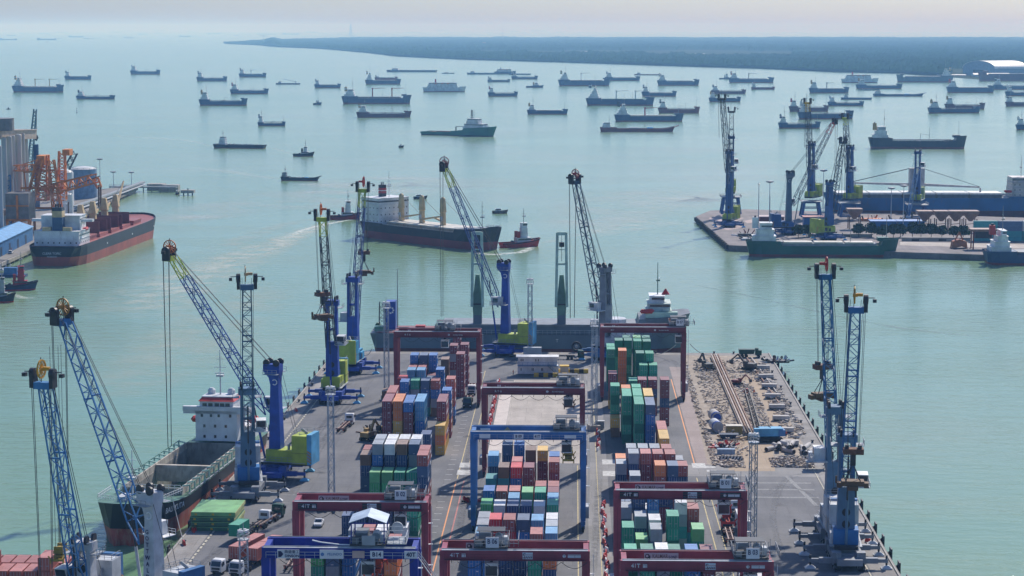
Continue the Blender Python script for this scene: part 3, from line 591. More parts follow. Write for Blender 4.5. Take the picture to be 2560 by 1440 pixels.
        b = MB(LGREY); b.rail([(half+.8, ff+.3, zb+.4), (half+3.6, ff+.3, zb-3.6)], 1.0, LGREY, .07, .8); b.bar((half+.8, ff+.3, zb+.3), (half+3.6, ff+.3, zb-3.8), .5, GREY, h=.12); b.build('stair', t)
        b = MB(INK); 
        for p, q in (((-4.6, -g+.7, zt+1.0), (-3.2, -g+.6, zt+.7)), ((-3.2, -g+.6, zt+.7), (0, -g+.5, zt+.35)), ((0, -g+.5, zt+.35), (3, -g+.5, zt+.3))): b.bar(p, q, .16)
        b.build('cable_chain', t)
    return t
def yof(s): return (F/s-HC*math.sin(PT))/math.cos(PT)
rtg(-39.7, yof(8.5), 'old', 2.2, None, 'dark red gantry crane over the left block, farthest back by the grey moored ship')
rtg(20.7, yof(8.35), 'old', 10.6, 'B 07', 'dark red gantry crane B 07 over the green containers at far right block')
rtg(-9.8, yof(10.04), 'old', 8.6, None, 'dark red gantry crane standing on the bare concrete pad behind the blue gantry')
rtg(-9.8, yof(11.25), 'blue', 8.4, None, 'blue gantry crane B 09 spanning the middle container block')
rtg(-39.7, yof(13.2), 'red', 7.4, 'B 02', 'red gantry crane B 02 over the left block behind the navy gantry')
rtg(-38.2, yof(15.0), 'navy', 4.6, 'B14', 'navy gantry crane B14 with grey gabled canopy on its trolley', zt=25.4, half=12.2)
rtg(-9.8, yof(14.5), 'red', -4.0, 'B 06', 'red gantry crane B 06 nearest over the middle container block')
rtg(20.7, yof(12.83), 'red', 8.3, 'B 01', 'red gantry crane B 01 over the right block with red spreader lowered')
rtg(20.7, yof(14.75), 'red', 9.0, 'B 03', 'red gantry crane B 03 nearest on the right block')
def spr_at(px, py, s, col, cn, label, L=12.19, rope=None, rz=math.pi/2, head=True):
    Y = yof(s); p = AT(px, py, Y); return spreader(label, p, col, cn, L, (rope or 21)-p.z, rz, head)
spr_at(1423, 1012, 10.04, RUST, '', 'rust brown spreader hanging low under the dark red gantry on the pad', 6.06)
spr_at(1421, 1145, 11.25, paint('mustard', (.35,.24,.03), .3), '', 'mustard yellow spreader hanging under the blue gantry crane', 6.06)
spr_at(1815, 1290, 12.83, RED, '', 'bright red spreader lowered on a truck trailer in the right lane', 12.19)
spr_at(942, 1426, 15.0, paint('scarlet', (.62,.06,.02), .08), '', 'scarlet spreader inside the left block under the navy gantry', 12.19)
# ============================================================ mobile harbour cranes
BLK1 = paint('boom_black', (0.03,0.045,0.075), .1); BSKY = paint('boom_sky_blue', (0.05,0.20,0.44), .12); BNVY = paint('boom_navy', (0.02,0.07,0.24), .12)
TGREY = paint('tower_grey', (0.22,0.24,0.27), .2); TWHITE = paint('tower_white', (0.55,0.56,0.58), .12); TBG = paint('tower_blue_grey', (0.10,0.19,0.30), .2)
HAZB = mat('hazard_black', (.03,.03,.03)); 
def flat(o, x, y, m): pass
def mhc(base, tip, dY, th, fh, label, boom=BLK1, tipcol=None, tower=CRBLUE, tstyle='frame', house=LIME, house2=LBLUE, cha=CRBLUE, pad=LBLUE, reel=ORANGE, load=None, lz=None, tletter=None,
        zbase=0.0, portal=0, chr_=0.0, cabside=1, bw=2.5, ox=7.2, group='mobile harbour cranes on the quays', hang=True, seg=None, off=0.0):
    B = W(*base, 0) if not isinstance(base, V) else base
    T = AT(tip[0], tip[1], B.y+dY); az = math.atan2(T.y-B.y, T.x-B.x); d = math.hypot(T.x-B.x, T.y-B.y); zt = T.z
    t = thing('harbour_crane', ' '.join(label.split()[:16]), 'harbour crane', (B.x, B.y, 0), az, group)
    P = portal; z0 = 2.9+P
    ca = -az+chr_                                       # the undercarriage keeps its own heading along the quay
    # undercarriage
    b = MB(cha)
    if portal:
        for x in (-5.5, 5.5):
            for y in (-5.5, 5.5): b.bar((x, y, 1.6), (x*.75, y*.75, P+1), 1.3, cha, w2=1.5)
        for a, c in (((-5.5,-5.5),(5.5,-5.5)),((-5.5,5.5),(5.5,5.5)),((-5.5,-5.5),(-5.5,5.5)),((5.5,-5.5),(5.5,5.5))): b.bar((a[0],a[1],2.0),(c[0],c[1],2.0),.8); b.bar((a[0]*.8,a[1]*.8,P*.75),(c[0]*.8,c[1]*.8,P*.75),.5)
        b.box(-5, 5, -5, 5, P+.6, P+1.6); b.rail([(-6,-6,P+1.6),(6,-6,P+1.6),(6,6,P+1.6),(-6,6,P+1.6),(-6,-6,P+1.6)], 1.1, GREY, .1, 2); b.box(-6.1, 6.1, -6.1, 6.1, P+1.5, P+1.62, GREY)
    else:
        b.box(-2.6, 2.6, -8.2, 8.2, 1.2, 2.5); b.box(-3.2, 3.2, -4.4, 4.4, 1.6, 2.8); b.lathe((0, 0, 2.5), [(2.4, 0), (2.4, .9)], 20)
        for y in (-5.6, 5.6):
            b.box(-ox+1.2, ox-1.2, y-.55, y+.55, 1.25, 2.35); b.box(-3.4, -1.6, y-1.0, y+1.0, 1.1, 3.6); b.box(1.6, 3.4, y-1.0, y+1.0, 1.1, 3.6)
    b.cur = LGREY; b.rail([(-2.6, -8.2, 2.5), (-2.6, 8.2, 2.5)], 1.0, GREY, .06, 1.6)
    und = b.build('undercarriage', t, rot=(0, 0, ca))
    if not portal:
        for x in (-1, 1):
            for y in (-5.6, 5.6):
                o = MB(cha).box(min(x*(ox-1.2), x*ox*1.12), max(x*(ox-1.2), x*ox*1.12), y-.35, y+.35, 1.4, 2.15).bar((x*ox*1.08, y, 2.9), (x*ox*1.08, y, .5), .45, DARK, n=8).build('outrigger', t, rot=(0, 0, ca))
                MB(pad).box(x*ox*1.08-1.1, x*ox*1.08+1.1, y-.8, y+.8, .04, .3).rings([[(x*ox*1.08+a*1.0, y+c*.7, .3) for a, c in ((-1,-1),(1,-1),(1,1),(-1,1))], [(x*ox*1.08+a*.4, y+c*.3, .8) for a, c in ((-1,-1),(1,-1),(1,1),(-1,1))]]).build('outrigger_pad', o)
            for y in (-7.4, -4.2, -2.2, 2.2, 4.2, 7.4):
                w = MB(RUB); w.lathe((x*2.4, y, .8), [(.6,-.7),(.8,-.6),(.8,.6),(.6,.7)], 12, axis='x'); w.lathe((x*2.4, y, .8), [(.4,-.75),(.4,.75)], 8, GREY, axis='x'); w.build('wheel', und)
    # superstructure
    b = MB(house); b.box(-9.0, 3.6, -2.4, 2.4, z0+.5, z0+1.3, DARK); b.box(-5.2, 1.6, -2.6, 2.6, z0+1.3, z0+4.2); b.box(-2.2, 1.8, -3.2, -2.6, z0+1.3, z0+3.6, house)
    b.rail([(-8.8, -2.7, z0+1.3), (3.6, -2.7, z0+1.3)], 1.1, GREY, .07, 1.5); b.rail([(-8.8, 2.7, z0+1.3), (3.6, 2.7, z0+1.3)], 1.1, GREY, .07, 1.5)
    b.box(-8.8, 3.6, -3.3, -2.4, z0+1.2, z0+1.3, GREY); b.box(-8.8, 3.6, 2.4, 3.3, z0+1.2, z0+1.3, GREY)
    ms = b.build('machinery_house', t)
    b = MB(DARK); b.box(-4.6, -3.0, -2.64, -2.6, z0+1.8, z0+3.6); b.box(-2.4, -1.2, -3.24, -3.2, z0+1.6, z0+3.2); b.lathe((-4, 1.4, z0+4.2), [(.35, 0), (.35, 1.4)], 10, GREY); b.bar((-4, 1.4, z0+5.4), (-5.2, 1.0, z0+6.4), .5, GREY, n=8); b.build('exhaust_and_louvres', ms)
    b = MB(house); b.box(-9.2, -5.3, -3.0, 3.0, z0+1.0, z0+8.0, house); b.box(-10.4, -9.15, -2.9, 2.9, z0+.9, z0+8.4, house2)
    b.box(-9.25, -5.25, -3.05, 3.05, z0+3.7, z0+3.76, DARK); cw = b.build('counterweight', t)
    b = MB(HAZB)
    for y in (-3.03, 3.03):
        for k in range(4): b.quad((-10.3, y, z0+1.2+k*.75), (-9.3, y, z0+1.9+k*.75), (-9.3, y, z0+2.25+k*.75), (-10.3, y, z0+1.55+k*.75), mat('hazard_orange', (.6,.3,.05))); 
    b.build('hazard_stripe', cw)
    MB(GREY).rail([(-9.2,-2.9,z0+8.1),(-5.4,-2.9,z0+8.1),(-5.4,2.9,z0+8.1),(-9.2,2.9,z0+8.1)], 1.0, GREY, .07, 1.3).bar((-8,-1,z0+8.0),(-6.8,-.2,z0+9.2),.7,GREY,n=8).build('guard_rail', cw)
    # tower
    zs = z0+1.3; b = MB(tower); k = 1.75
    if tstyle == 'frame':                               # two posts over a solid lower part with oval openings
        zc_ = zs+(th-zs)*.52
        b.rings([[(-.4+x*1.7, y*1.9, zs) for x, y in ((-1,-1),(1,-1),(1,1),(-1,1))], [(-.2+x*1.35, y*1.7, zc_) for x, y in ((-1,-1),(1,-1),(1,1),(-1,1))]])
        for y in (-1, 1): b.rings([[(-.2+x*1.35, y*1.3+q*.42, zc_-.1) for x, q in ((-1,-1),(1,-1),(1,1),(-1,1))], [(-.1+x*1.0, y*1.3+q*.36, th) for x, q in ((-1,-1),(1,-1),(1,1),(-1,1))]])
        b.box(-1.3, 1.1, -2.1, 2.1, th-1.6, th); b.box(-1.1, .9, -1, 1, zc_+(th-zc_)*.28, zc_+(th-zc_)*.28+.5)
        b.lattice((-.1, 0, zc_), (-.1, 0, th-1.6), 1.5, 1.5, 7, GREY, .1, .08)
        tw = b.build('tower', t)
        b = MB(HAZB)
        for j in range(3):
            for x in (1.42, -2.0): b.lathe((x-.12+(-.05*j if x > 0 else .08*j), 0, zs+1.6+j*2.5), [(.85,-.06),(.85,.06)], 12, axis='x')
        b.build('tower_opening', tw)
        tb = MB(house2 if tower not in (CRBLUE,) else house); tb.box(-1.9, 2.1, -2.6, 2.6, z0+1.25, z0+4.4); tb.build('tower_base', t)
    else:
        b.rings([[(-.3+x*1.6, y*1.5, zs) for x, y in ((-1,-1),(1,-1),(1,1),(-1,1))], [(-.3+x*1.05, y*1.15, th-5) for x, y in ((-1,-1),(1,-1),(1,1),(-1,1))], [(-.3+x*1.15+(.3 if x > 0 else 0), y*1.2, th-3.2) for x, y in ((-1,-1),(1,-1),(1,1),(-1,1))], [(.4+x*2.1, y*1.4, th-1.6) for x, y in ((-1,-1),(1,-1),(1,1),(-1,1))], [(.4+x*2.1, y*1.4, th) for x, y in ((-1,-1),(1,-1),(1,1),(-1,1))]])
        tw = b.build('tower', t)
        o = MB(INK)
        for a in range(8):
            p, q = [V((-.4+.65*math.cos(R(40+i*34)), 0, th-4.3+.65*math.sin(R(40+i*34)))) for i in (a, a+1)]
            for y in (-1.24, 1.24): o.bar((p.x, y, p.z), (q.x, y, q.z), .2)
        o.build('emblem', tw)
    hd = MB(tower)
    for x, y in ((-1.0, -1.5), (-1.0, 1.5), (1.6, -1.3), (1.6, 1.3)): hd.lathe((x, y, th+.5), [(.35,-.25),(.85,-.25),(.85,.25),(.35,.25)], 14, DARK, axis='y')
    hd.box(-1.6, 2.1, -1.7, 1.7, th-.1, th+.15); hd.build('tower_head', t)
    for sd in (-1, 1): pf = MB(GREY); pf.box(-1.8, 1.8, min(sd*1.9, sd*3.4), max(sd*1.9, sd*3.4), th-2.2, th-2.1); pf.rail([(-1.8, sd*3.4, th-2.1), (1.8, sd*3.4, th-2.1)], 1.1, GREY, .07, 1); pf.build('service_platform', t)
    if tletter:
        for sx_, rr in ((1, 0), (-1, math.pi)):
            for j, chx in enumerate(tletter): text(chx, 1.15, SIGNB, tw, ((-.1), -1.93*sx_ if tstyle == 'frame' else -1.5*sx_, th-7.4-j*1.22), (math.pi/2, 0, rr), bold=.02)
    # cab
    cz = fh+1.2; cy = 3.1*cabside; b = MB(WHITE if tower != CRBLUE else LGREY); b.rings([[(x, cy+y, cz) for x, y in ((.2,-1.2),(3.0,-1.1),(3.0,1.1),(.2,1.2))], [(x, cy+y, cz+2.6) for x, y in ((.0,-1.2),(3.9,-1.1),(3.9,1.1),(.0,1.2))]])
    b.box(-1.6, 4.1, cy-1.5, cy+1.5, cz-.15, cz); b.rail([(-1.6, cy+1.5*cabside, cz), (4.1, cy+1.5*cabside, cz), (4.1, cy-1.5*cabside, cz)], 1.0, LGREY, .07, .9); b.box(-.6, 3.6, 1.2*cabside if cabside > 0 else -1.9, 1.9 if cabside > 0 else -1.2, cz-.1, cz)
    cb = b.build('cab', t); b = MB(GLASS)
    b.quad((3.06, cy-1.0, cz+.3), (3.06+.05, cy+1.0, cz+.3), (3.92, cy+1.0, cz+2.4), (3.92, cy-1.0, cz+2.4)); b.box(1.3, 3.1, cy+1.16*cabside-.05, cy+1.16*cabside+.05, cz+.8, cz+2.2); b.box(1.3, 3.1, cy-1.16*cabside-.05, cy-1.16*cabside+.05, cz+.8, cz+2.2); b.build('window', cb)
    # boom
    f0 = V((1.9, 0, fh)); f1 = V((d, 0, zt)); ax = (f1-f0); L = ax.length; ax.normalize(); upv = V((-ax.z, 0, ax.x)).normalized()
    a1 = f0+ax*5; a2 = f1-ax*2.2; n = seg or max(10, int(L/2.9))
    b = MB(boom); k_ = bw
    tc = tipcol or boom; cut = a1+(a2-a1)*.87
    b.lattice(a1, cut, k_, k_*.8, n, boom, .24, .12, up=upv); 
    for s in (-1, 1):
        for q in (-1, 1): b.bar(f0+V((0, s*k_*.62, 0)), a1+V((0, s*k_*.5, 0))+upv*q*k_*.5, .26)
    b.lattice(cut, a2, k_*.8, k_*.7, max(2, n//7), tc, .24, .12, up=upv)
    for f in (.3, .62): 
        c = a1+(a2-a1)*f
        for q in (-1, 1): b.bar(c+V((0, -k_*.47, 0))+upv*q*k_*.45, c+V((0, k_*.47, 0))+upv*q*k_*.45, .3)
    bo = b.build('boom', t)
    b = MB(tc); b.box(d-.9, d+.9, -1.5, 1.5, zt-2.4, zt-1.2)
    for s in (-1, 1): b.box(d-.9, d+1.0, s*1.9-.35, s*1.9+.35, zt-2.2, zt+.7, DARK); b.lathe((d+.1, s*1.9, zt+.3), [(.5,-.5),(1.0,-.42),(1.0,.42),(.5,.5)], 14, DARK, axis='y'); b.bar((d, s*1.9, zt+.6), (d, s*3.6, zt+.6), .16, DARK); b.box(d-.45, d+.45, s*3.6-.35, s*3.6+.35, zt-.3, zt+.35, DARK)
    b.bar((d, -.4, zt-1.2), (d, -.4, zt+3.2), .12, DARK); bh = b.build('boom_head', t)
    if reel:
        b = MB(reel); c = V((d, -.3, zt+1.1)); b.lathe(c, [(1.5,-.12),(1.72,-.12),(1.72,.12),(1.5,.12),(1.5,-.12)], 20, axis='y', cap=False); b.lathe(c, [(.35,-.3),(.35,.6)], 10, axis='y')
        for i in range(14):
            a = i*2*math.pi/14; b.bar(c, c+V((1.6*math.cos(a), 0, 1.6*math.sin(a))), .13)
        b.box(d-.35, d+.35, .1, 1.3, zt+.9, zt+1.5); b.build('cable_reel', bh)
    b = MB(BLK1 if tower != TWHITE else GREY); b.bar((2.8, 0, z0+1.5), a1+(a2-a1)*.10, .38, DARK, n=8); b.bar((2.8, 0, z0+1.5), (V((2.8, 0, z0+1.5))+a1+(a2-a1)*.10)*.5, .6, tower, n=8); b.build('luffing_cylinder', t)
    b = MB(ROPE)
    for y in (-1.5, -1.1, 1.1, 1.5): b.bar((1.6, y, th+1.2), (d-.3, y*.95, zt+.2), .085)
    for y in (-1.3, 1.3): b.bar((-.8, y, th+.6), (-6.5, y*.5, z0+4), .08)
    if hang:
        hz = lz if lz is not None else 10
        for y in (-1.9, -1.6, 1.6, 1.9): b.bar((d+.9, y, zt+.2), (d+.9, y*.6, hz), .085)
    b.build('ropes', t)
    if load:
        wp = Matrix.Rotation(az, 4, 'Z') @ V((d+.9, 0, lz)); wp += V((B.x, B.y, 0))
        lab, kind = load; h = thing(kind, lab, 'crane hook' if kind != 'container_spreader' else 'spreader', wp, az+off)
        b = MB(RUST); b.box(-1.2, 1.2, -2.0, 2.0, -.9, .2); b.box(-.8, .8, -1.6, -.9, .2, .9, DARK); b.box(-.8, .8, .9, 1.6, .2, .9, DARK); b.build('hook_block', h)
        b = MB(DARK); b.box(-.5, .5, -.5, .5, -3.2, -.9); 
        for x, y in ((-1.8,-2.4),(1.8,-2.4),(1.8,2.4),(-1.8,2.4)): b.bar((0, 0, -3), (x*.6, y*.6, -6.2), .16)
        b.build('rotator', h)
        b = MB(mat('worn_brown', (.14,.08,.04), .7)); b.box(-1.3, 1.3, -2.2, 2.2, -7.2, -6.2); b.box(-.9, .9, -3.1, -2.2, -7.6, -6.6); b.box(-.9, .9, 2.2, 3.1, -7.6, -6.6); b.box(-.3, .3, -3.4, -3.0, -6.8, -5.4); b.box(-1.6, 1.6, -1, 1, -8, -7.2); b.build('lifting_frame', h)
    return t
mhc((215,1560), (108,938), -14, 15.8, 7.5, 'pale blue boomed harbour crane at the lower left corner, only its mast top showing', boom=BSKY, tower=TWHITE, house=LGREY, house2=STBLUE, cha=TGREY, tletter='GOTTWALD', load=None, hang=True, lz=6, tstyle='frame', reel=paint('amber', (.6,.3,.02), .1), cabside=-1)
mhc((385,1550), (155,782), 12, 24.5, 14.5, 'harbour crane, sky blue boom and white lettered tower, beside the black cargo ship bow', boom=BSKY, tower=TWHITE, house=LGREY, house2=STBLUE, cha=TGREY, tletter='GOTTWALD', reel=paint('amber_brown', (.42,.2,.04), .1), lz=2, tstyle='plain', cabside=-1)
mhc((690,1190), (423,628), 6, 28, 15.5, 'deep blue harbour crane, yellow tipped boom leaning left, by the black cargo ship bridge', boom=paint('boom_royal', (.02,.08,.30), .1), tipcol=LIME, tower=CRBLUE, tstyle='plain', reel=ORANGE, lz=6, cabside=-1)
mhc((622,1240), (617,698), -22, 26, 15, 'harbour crane with dark upright boom and blue grey tower beside the stack of green hatch covers', boom=paint('boom_slate', (.06,.13,.21), .12), tower=TBG, house=LGREY, house2=paint('cobalt', (.02,.16,.42), .1), cha=TGREY, pad=LGREY, reel=BUFF, lz=8, hang=False)
mhc((832,1000), (805,533), -14, 30, 16, 'harbour crane with yellow tipped boom leaning slightly left and lime base, brown grab alongside', boom=BLK1, tipcol=LIME, tower=CRBLUE, house=LIME, reel=ORANGE, lz=34, load=('brown hook block and lifting frame left of the yellow tipped crane', 'crane_hook'), off=.6)
mhc((884,927), (907,463), 16, 30.5, 15, 'deep blue harbour crane with bright cyan machinery house at the far left quay corner', boom=paint('boom_indigo', (.025,.06,.22), .1), tipcol=LIME, tower=CRBLUE, house=paint('cyan_house', (.05,.33,.55), .08), house2=LIME, reel=RED, lz=37, load=('brown lifting frame hanging right of the far left corner crane boom', 'crane_hook'), off=.2)
mhc((1262,884), (1110,412), 5, 31, 16, 'deep blue harbour crane with long yellow tipped boom beside the grey moored ship, lime base', boom=BNVY, tipcol=LIME, tower=CRBLUE, tstyle='plain', reel=paint('plum', (.2,.03,.05), .1), lz=12, cabside=1)
mhc((1512,893), (1437,443), 9, 30.5, 15, 'harbour crane with grey tower and dark steep boom left of the second dark red gantry', boom=paint('boom_steel', (.04,.08,.14), .1), tower=TGREY, house=LGREY, house2=LGREY, cha=STBLUE, reel=paint('crimson', (.3,.02,.04), .1), lz=12, cabside=1)
mhc((2082,1345), (2063,672), 18, 29, 16, 'harbour crane with steel blue frame tower on the right quay, the farther of the pair', boom=paint('boom_blue2', (.03,.16,.33), .12), tower=TBG, house=LGREY, house2=LGREY, cha=TGREY, pad=LGREY, reel=RED, lz=35, load=('dark hook block with spreader left of the taller right quay crane', 'crane_hook'), off=.3, chr_=0, cabside=1)
mhc((2112,1405), (2140,752), -20, 27, 15.5, 'harbour crane with blue lattice boom over grey tower, nearest on the right quay edge', boom=paint('boom_blue3', (.03,.14,.35), .12), tower=TBG, house=LGREY, house2=paint('cobalt', (.02,.16,.42), .1), cha=TGREY, pad=LGREY, reel=paint('amber', (.6,.3,.02), .1), lz=28, load=('rusty hook block hanging before the nearest right quay crane', 'crane_hook'), off=0, cabside=1)
# ============================================================ lattice floodlight masts
def lmast(base, ptop, label, w=1.25, m=None):
    p = W(*base, 0); s = sc_at(p); h = (base[1]-ptop)/s; t = thing('floodlight_mast', label, 'light mast', p, .3, 'lattice floodlight masts on the pier')
    b = MB(GREY); b.box(-1.5, 1.5, -1.5, 1.5, 0, 1.4, CONC); b.build('footing', t)
    b = MB(m or paint('galvanised', (.34,.38,.44), .2)); b.lattice((0, 0, 1.4), (0, 0, h-2.6), w*1.1, w, int(h/1.9), None, .15, .09); b.build('lattice_shaft', t)
    b = MB(LGREY); b.lathe((0, 0, h-2.6), [(1.2, 0), (1.2, .12)], 14); b.rail([(1.2*math.cos(a*math.pi/4), 1.2*math.sin(a*math.pi/4), h-2.5) for a in range(9)], 1.2, LGREY, .08, 1); b.bar((0,0,h-2.5),(0,0,h+.8),.1); b.build('lamp_platform', t)
    for a in range(6): MB(WHITE).cbox(.85*math.cos(a*math.pi/3), .85*math.sin(a*math.pi/3), h-.9, .5, .5, .5).build('floodlight', t)
    return t
lmast((829,1262), 955, 'lattice floodlight mast on the open tarmac left of the white roofed containers')
lmast((967,1000), 747, 'lattice floodlight mast behind the orange container beside the left block')
lmast((1325,890), 690, 'lattice floodlight mast on the far quay between two deep blue and grey cranes')
lmast((1485,1075), 790, 'lattice floodlight mast between the bare concrete pad and the green containers')
lmast((1880,1392), 1070, 'lattice floodlight mast right of the two nearest right hand red gantries', m=GREY)
lmast((611,1500), 1312, 'lattice floodlight mast beside the two container trucks at bottom left', w=1.5)
# ============================================================ ships
HB = paint('hull_black', (0.018,0.024,0.035), .2, scale=.12); HN = paint('hull_navy', (0.03,0.075,0.16), .2, scale=.12); HBL = paint('hull_blue', (0.02,0.12,0.30), .2, scale=.1)
HR = paint('hull_red', (0.20,0.035,0.03), .2, scale=.12); HG = paint('hull_green', (0.01,0.10,0.075), .15, scale=.12); HGY = paint('hull_grey', (0.13,0.17,0.21), .2, scale=.12)
BOOT = paint('boot_red', (0.26,0.045,0.04), .35, scale=.15); DKR = paint('deck_red', (0.28,0.09,0.08), .3, scale=.3); DKG = paint('deck_green', (0.06,0.16,0.11), .3); DKY = paint('deck_grey', (0.16,0.17,0.18), .3)
SW = paint('ship_white', (0.66,0.67,0.68), .12, scale=.2); MG = paint('mast_grey', (0.3,0.3,0.3), .1); HATCH = paint('hatch_cream', (0.60,0.56,0.48), .2, scale=.2)
def hullmesh(L, B, st, col, bootz, deck, boot=BOOT, bul=0.0):
    """st: stations (x fraction -.5...5, deck height, half beam at the waterline, half beam at the deck)"""
    b = MB(col); ib, ic, idk = b._m(boot), b._m(col), b._m(deck); k = 0; n = len(st); rows = []
    for sd in (-1, 1):
        R_ = []
        for i, (fx, dz, hw, hd) in enumerate(st):
            x = fx*L; rake = (dz*.35 if i == n-1 else (-dz*.25 if i == 0 else 0))
            def hb(z): t = max(0, min(1, z/max(dz, .1))); return hw+(hd-hw)*t
            def xx(z): return x-rake+rake*max(0, z)/max(dz, .1)
            pts = [(xx(-1)-(0), sd*hw*.96*B/2, -1.5), (xx(bootz), sd*hb(bootz)*B/2, bootz), (xx(dz), sd*hd*B/2, dz), (xx(dz), sd*hd*B/2, dz+bul), (xx(dz), sd*max(0, hd*B/2-.25), dz+bul), (xx(dz), sd*max(0, hd*B/2-.25), dz)]
            R_.append([len(b.v)+j for j in range(6)]); b.v += pts
        rows.append(R_)
        for i in range(n-1):
            for j, m in ((0, ib), (1, ic), (2, ic), (3, ic), (4, ic)):
                if bul == 0 and j >= 2: continue
                q = (R_[i][j], R_[i+1][j], R_[i+1][j+1], R_[i][j+1]); b.face(q if sd < 0 else q[::-1], m)
    A, C = rows; tp = 5 if bul else 2
    for i in range(n-1): b.face((A[i][tp], A[i+1][tp], C[i+1][tp], C[i][tp]), idk)
    for i in (0, n-1):
        for j, m in ((0, ib), (1, ic)):
            q = (A[i][j], A[i][j+1], C[i][j+1], C[i][j]); b.face(q if i == 0 else q[::-1], m)
        if bul:
            q = (A[i][2], A[i][3], C[i][3], C[i][2]); b.face(q if i == 0 else q[::-1], ic); b.face((A[i][5], A[i][4], C[i][4], C[i][5]), ic)
    return b
def stations(da, dm, db, aft=.22, fwd=.12, full=1.0, tr=.78):
    return [(-.5, da, tr*.55, tr), (-.46, da, tr*.85, .93), (-.40, da, .97, 1), (-.5+aft, da, 1, 1), (-.5+aft+.012, dm, 1, 1), (0, dm, 1, 1), (.5-fwd-.12, dm, 1, 1), (.5-fwd, dm+.2*(db-dm), .92, 1), (.5-fwd+.012, db, .9, .99), (.5-fwd*.5, db+.15, .62, .84), (.5-fwd*.2, db+.35, .3, .52), (.5, db+.6, .02, .12)]
def house(par, x0, x1, w, z, lv, m=SW, lh=2.6, win=True, step=0.12, wings=True, name='deckhouse', fc=1, detail=False):
    b = MB(m); X0, X1, Ww = x0, x1, w; WN = []; band = None
    for i in range(lv):
        last = i == lv-1
        if i: X0 += (x1-x0)*step*.5; X1 -= (x1-x0)*step*.25 if fc > 0 else 0; Ww = w if step == 0 else w*(1-.08*i) if lv > 2 else w*.9
        b.box(X0, X1, -Ww/2, Ww/2, z+i*lh, z+(i+1)*lh-.1); b.box(X0-.3, X1+.3, -Ww/2-.3, Ww/2+.3, z+(i+1)*lh-.1, z+(i+1)*lh)
        nz = z+i*lh
        if last and wings: b.box(X1-2.6, X1-.4, -w/2-.6, w/2+.6, nz-.05, nz+1.0)
        if last: band = (X0+.6, X1+.04, -Ww/2-.04, Ww/2+.04, nz+1.15, nz+1.95)
        elif detail:
            n = max(2, int(Ww/2.6))
            for j in range(n):
                y = -Ww/2+Ww*(j+.5)/n; WN += [(X1, X1+.05, y-.3, y+.3, nz+1.2, nz+1.9), (X0-.05, X0, y-.3, y+.3, nz+1.2, nz+1.9)]
            n = max(2, int((X1-X0)/2.6))
            for j in range(n): xx = X0+(X1-X0)*(j+.5)/n; WN += [(xx-.3, xx+.3, -Ww/2-.05, -Ww/2, nz+1.2, nz+1.9), (xx-.3, xx+.3, Ww/2, Ww/2+.05, nz+1.2, nz+1.9)]
    h = b.build(name, par)
    if win:
        MB(GLASS).box(*band).build('window_band', h)
        for q in WN: MB(GLASS).box(*q).build('window', h)
    return h, z+lv*lh, X0, X1
def mast(par, x, z, h, m=None, y=0, cross=True):
    h *= 1.25
    b = MB(m or MG); b.bar((x, y, z), (x, y, z+h), .42, w2=.2, n=6)
    if cross: b.bar((x, y-1.6, z+h*.62), (x, y+1.6, z+h*.62), .14); b.bar((x, y-1.0, z+h*.8), (x, y+1.0, z+h*.8), .12); b.box(x-.5, x+.8, y-.9, y+.9, z+h*.42, z+h*.46); b.bar((x+.6, y-1.2, z+h*.5), (x+.6, y+1.2, z+h*.5), .25, SW)
    return b.build('mast', par)
def funnel(par, x, z, h, w, l, m, band=None):
    b = MB(m); b.rings([[(x+a*l/2, c*w/2, z) for a, c in ((-1,-1),(1,-1),(1,1),(-1,1))], [(x-.25+a*l/2*.85, c*w/2*.9, z+h) for a, c in ((-1,-1),(1,-1),(1,1),(-1,1))]])
    b.lathe((x-.2, 0, z+h), [(w*.22, 0), (w*.2, .8)], 8, DARK)
    if band: b.box(x-l/2-.04, x+l/2+.04, -w/2-.04, w/2+.04, z+h*.45, z+h*.72, band)
    return b.build('funnel', par)
def deckcrane(par, x, z, h, j, m, ang=4, y=0, dirx=1):
    b = MB(m); b.lathe((x, y, z), [(.95, 0), (.8, h)], 10); b.box(x-1.0, x+1.2, y-1.1, y+1.1, z+h, z+h+2.0); p = V((x+dirx*.9, y, z+h+.6)); q = p+V((dirx*j*math.cos(R(ang)), 0, j*math.sin(R(ang))))
    b.bar(p, q, .7, w2=.4); b.bar((x, y, z+h+2.2), q, .14); b.bar(q, q-V((0,0,min(5, h*.6))), .1, ROPE); return b.build('deck_crane', par)
def boatdavit(par, x, y, z, m=RED):
    b = MB(m); b.rings([[(x-2.6, y, z+.7)]*6, [(x-2+0, y+1.0*math.cos(a), z+.7+.8*math.sin(a)) for a in [i*math.pi/3 for i in range(6)]], [(x+1.6, y+1.15*math.cos(a), z+.8+.9*math.sin(a)) for a in [i*math.pi/3 for i in range(6)]], [(x+2.6, y, z+1.0)]*6]); o = b.build('lifeboat', par)
    return o
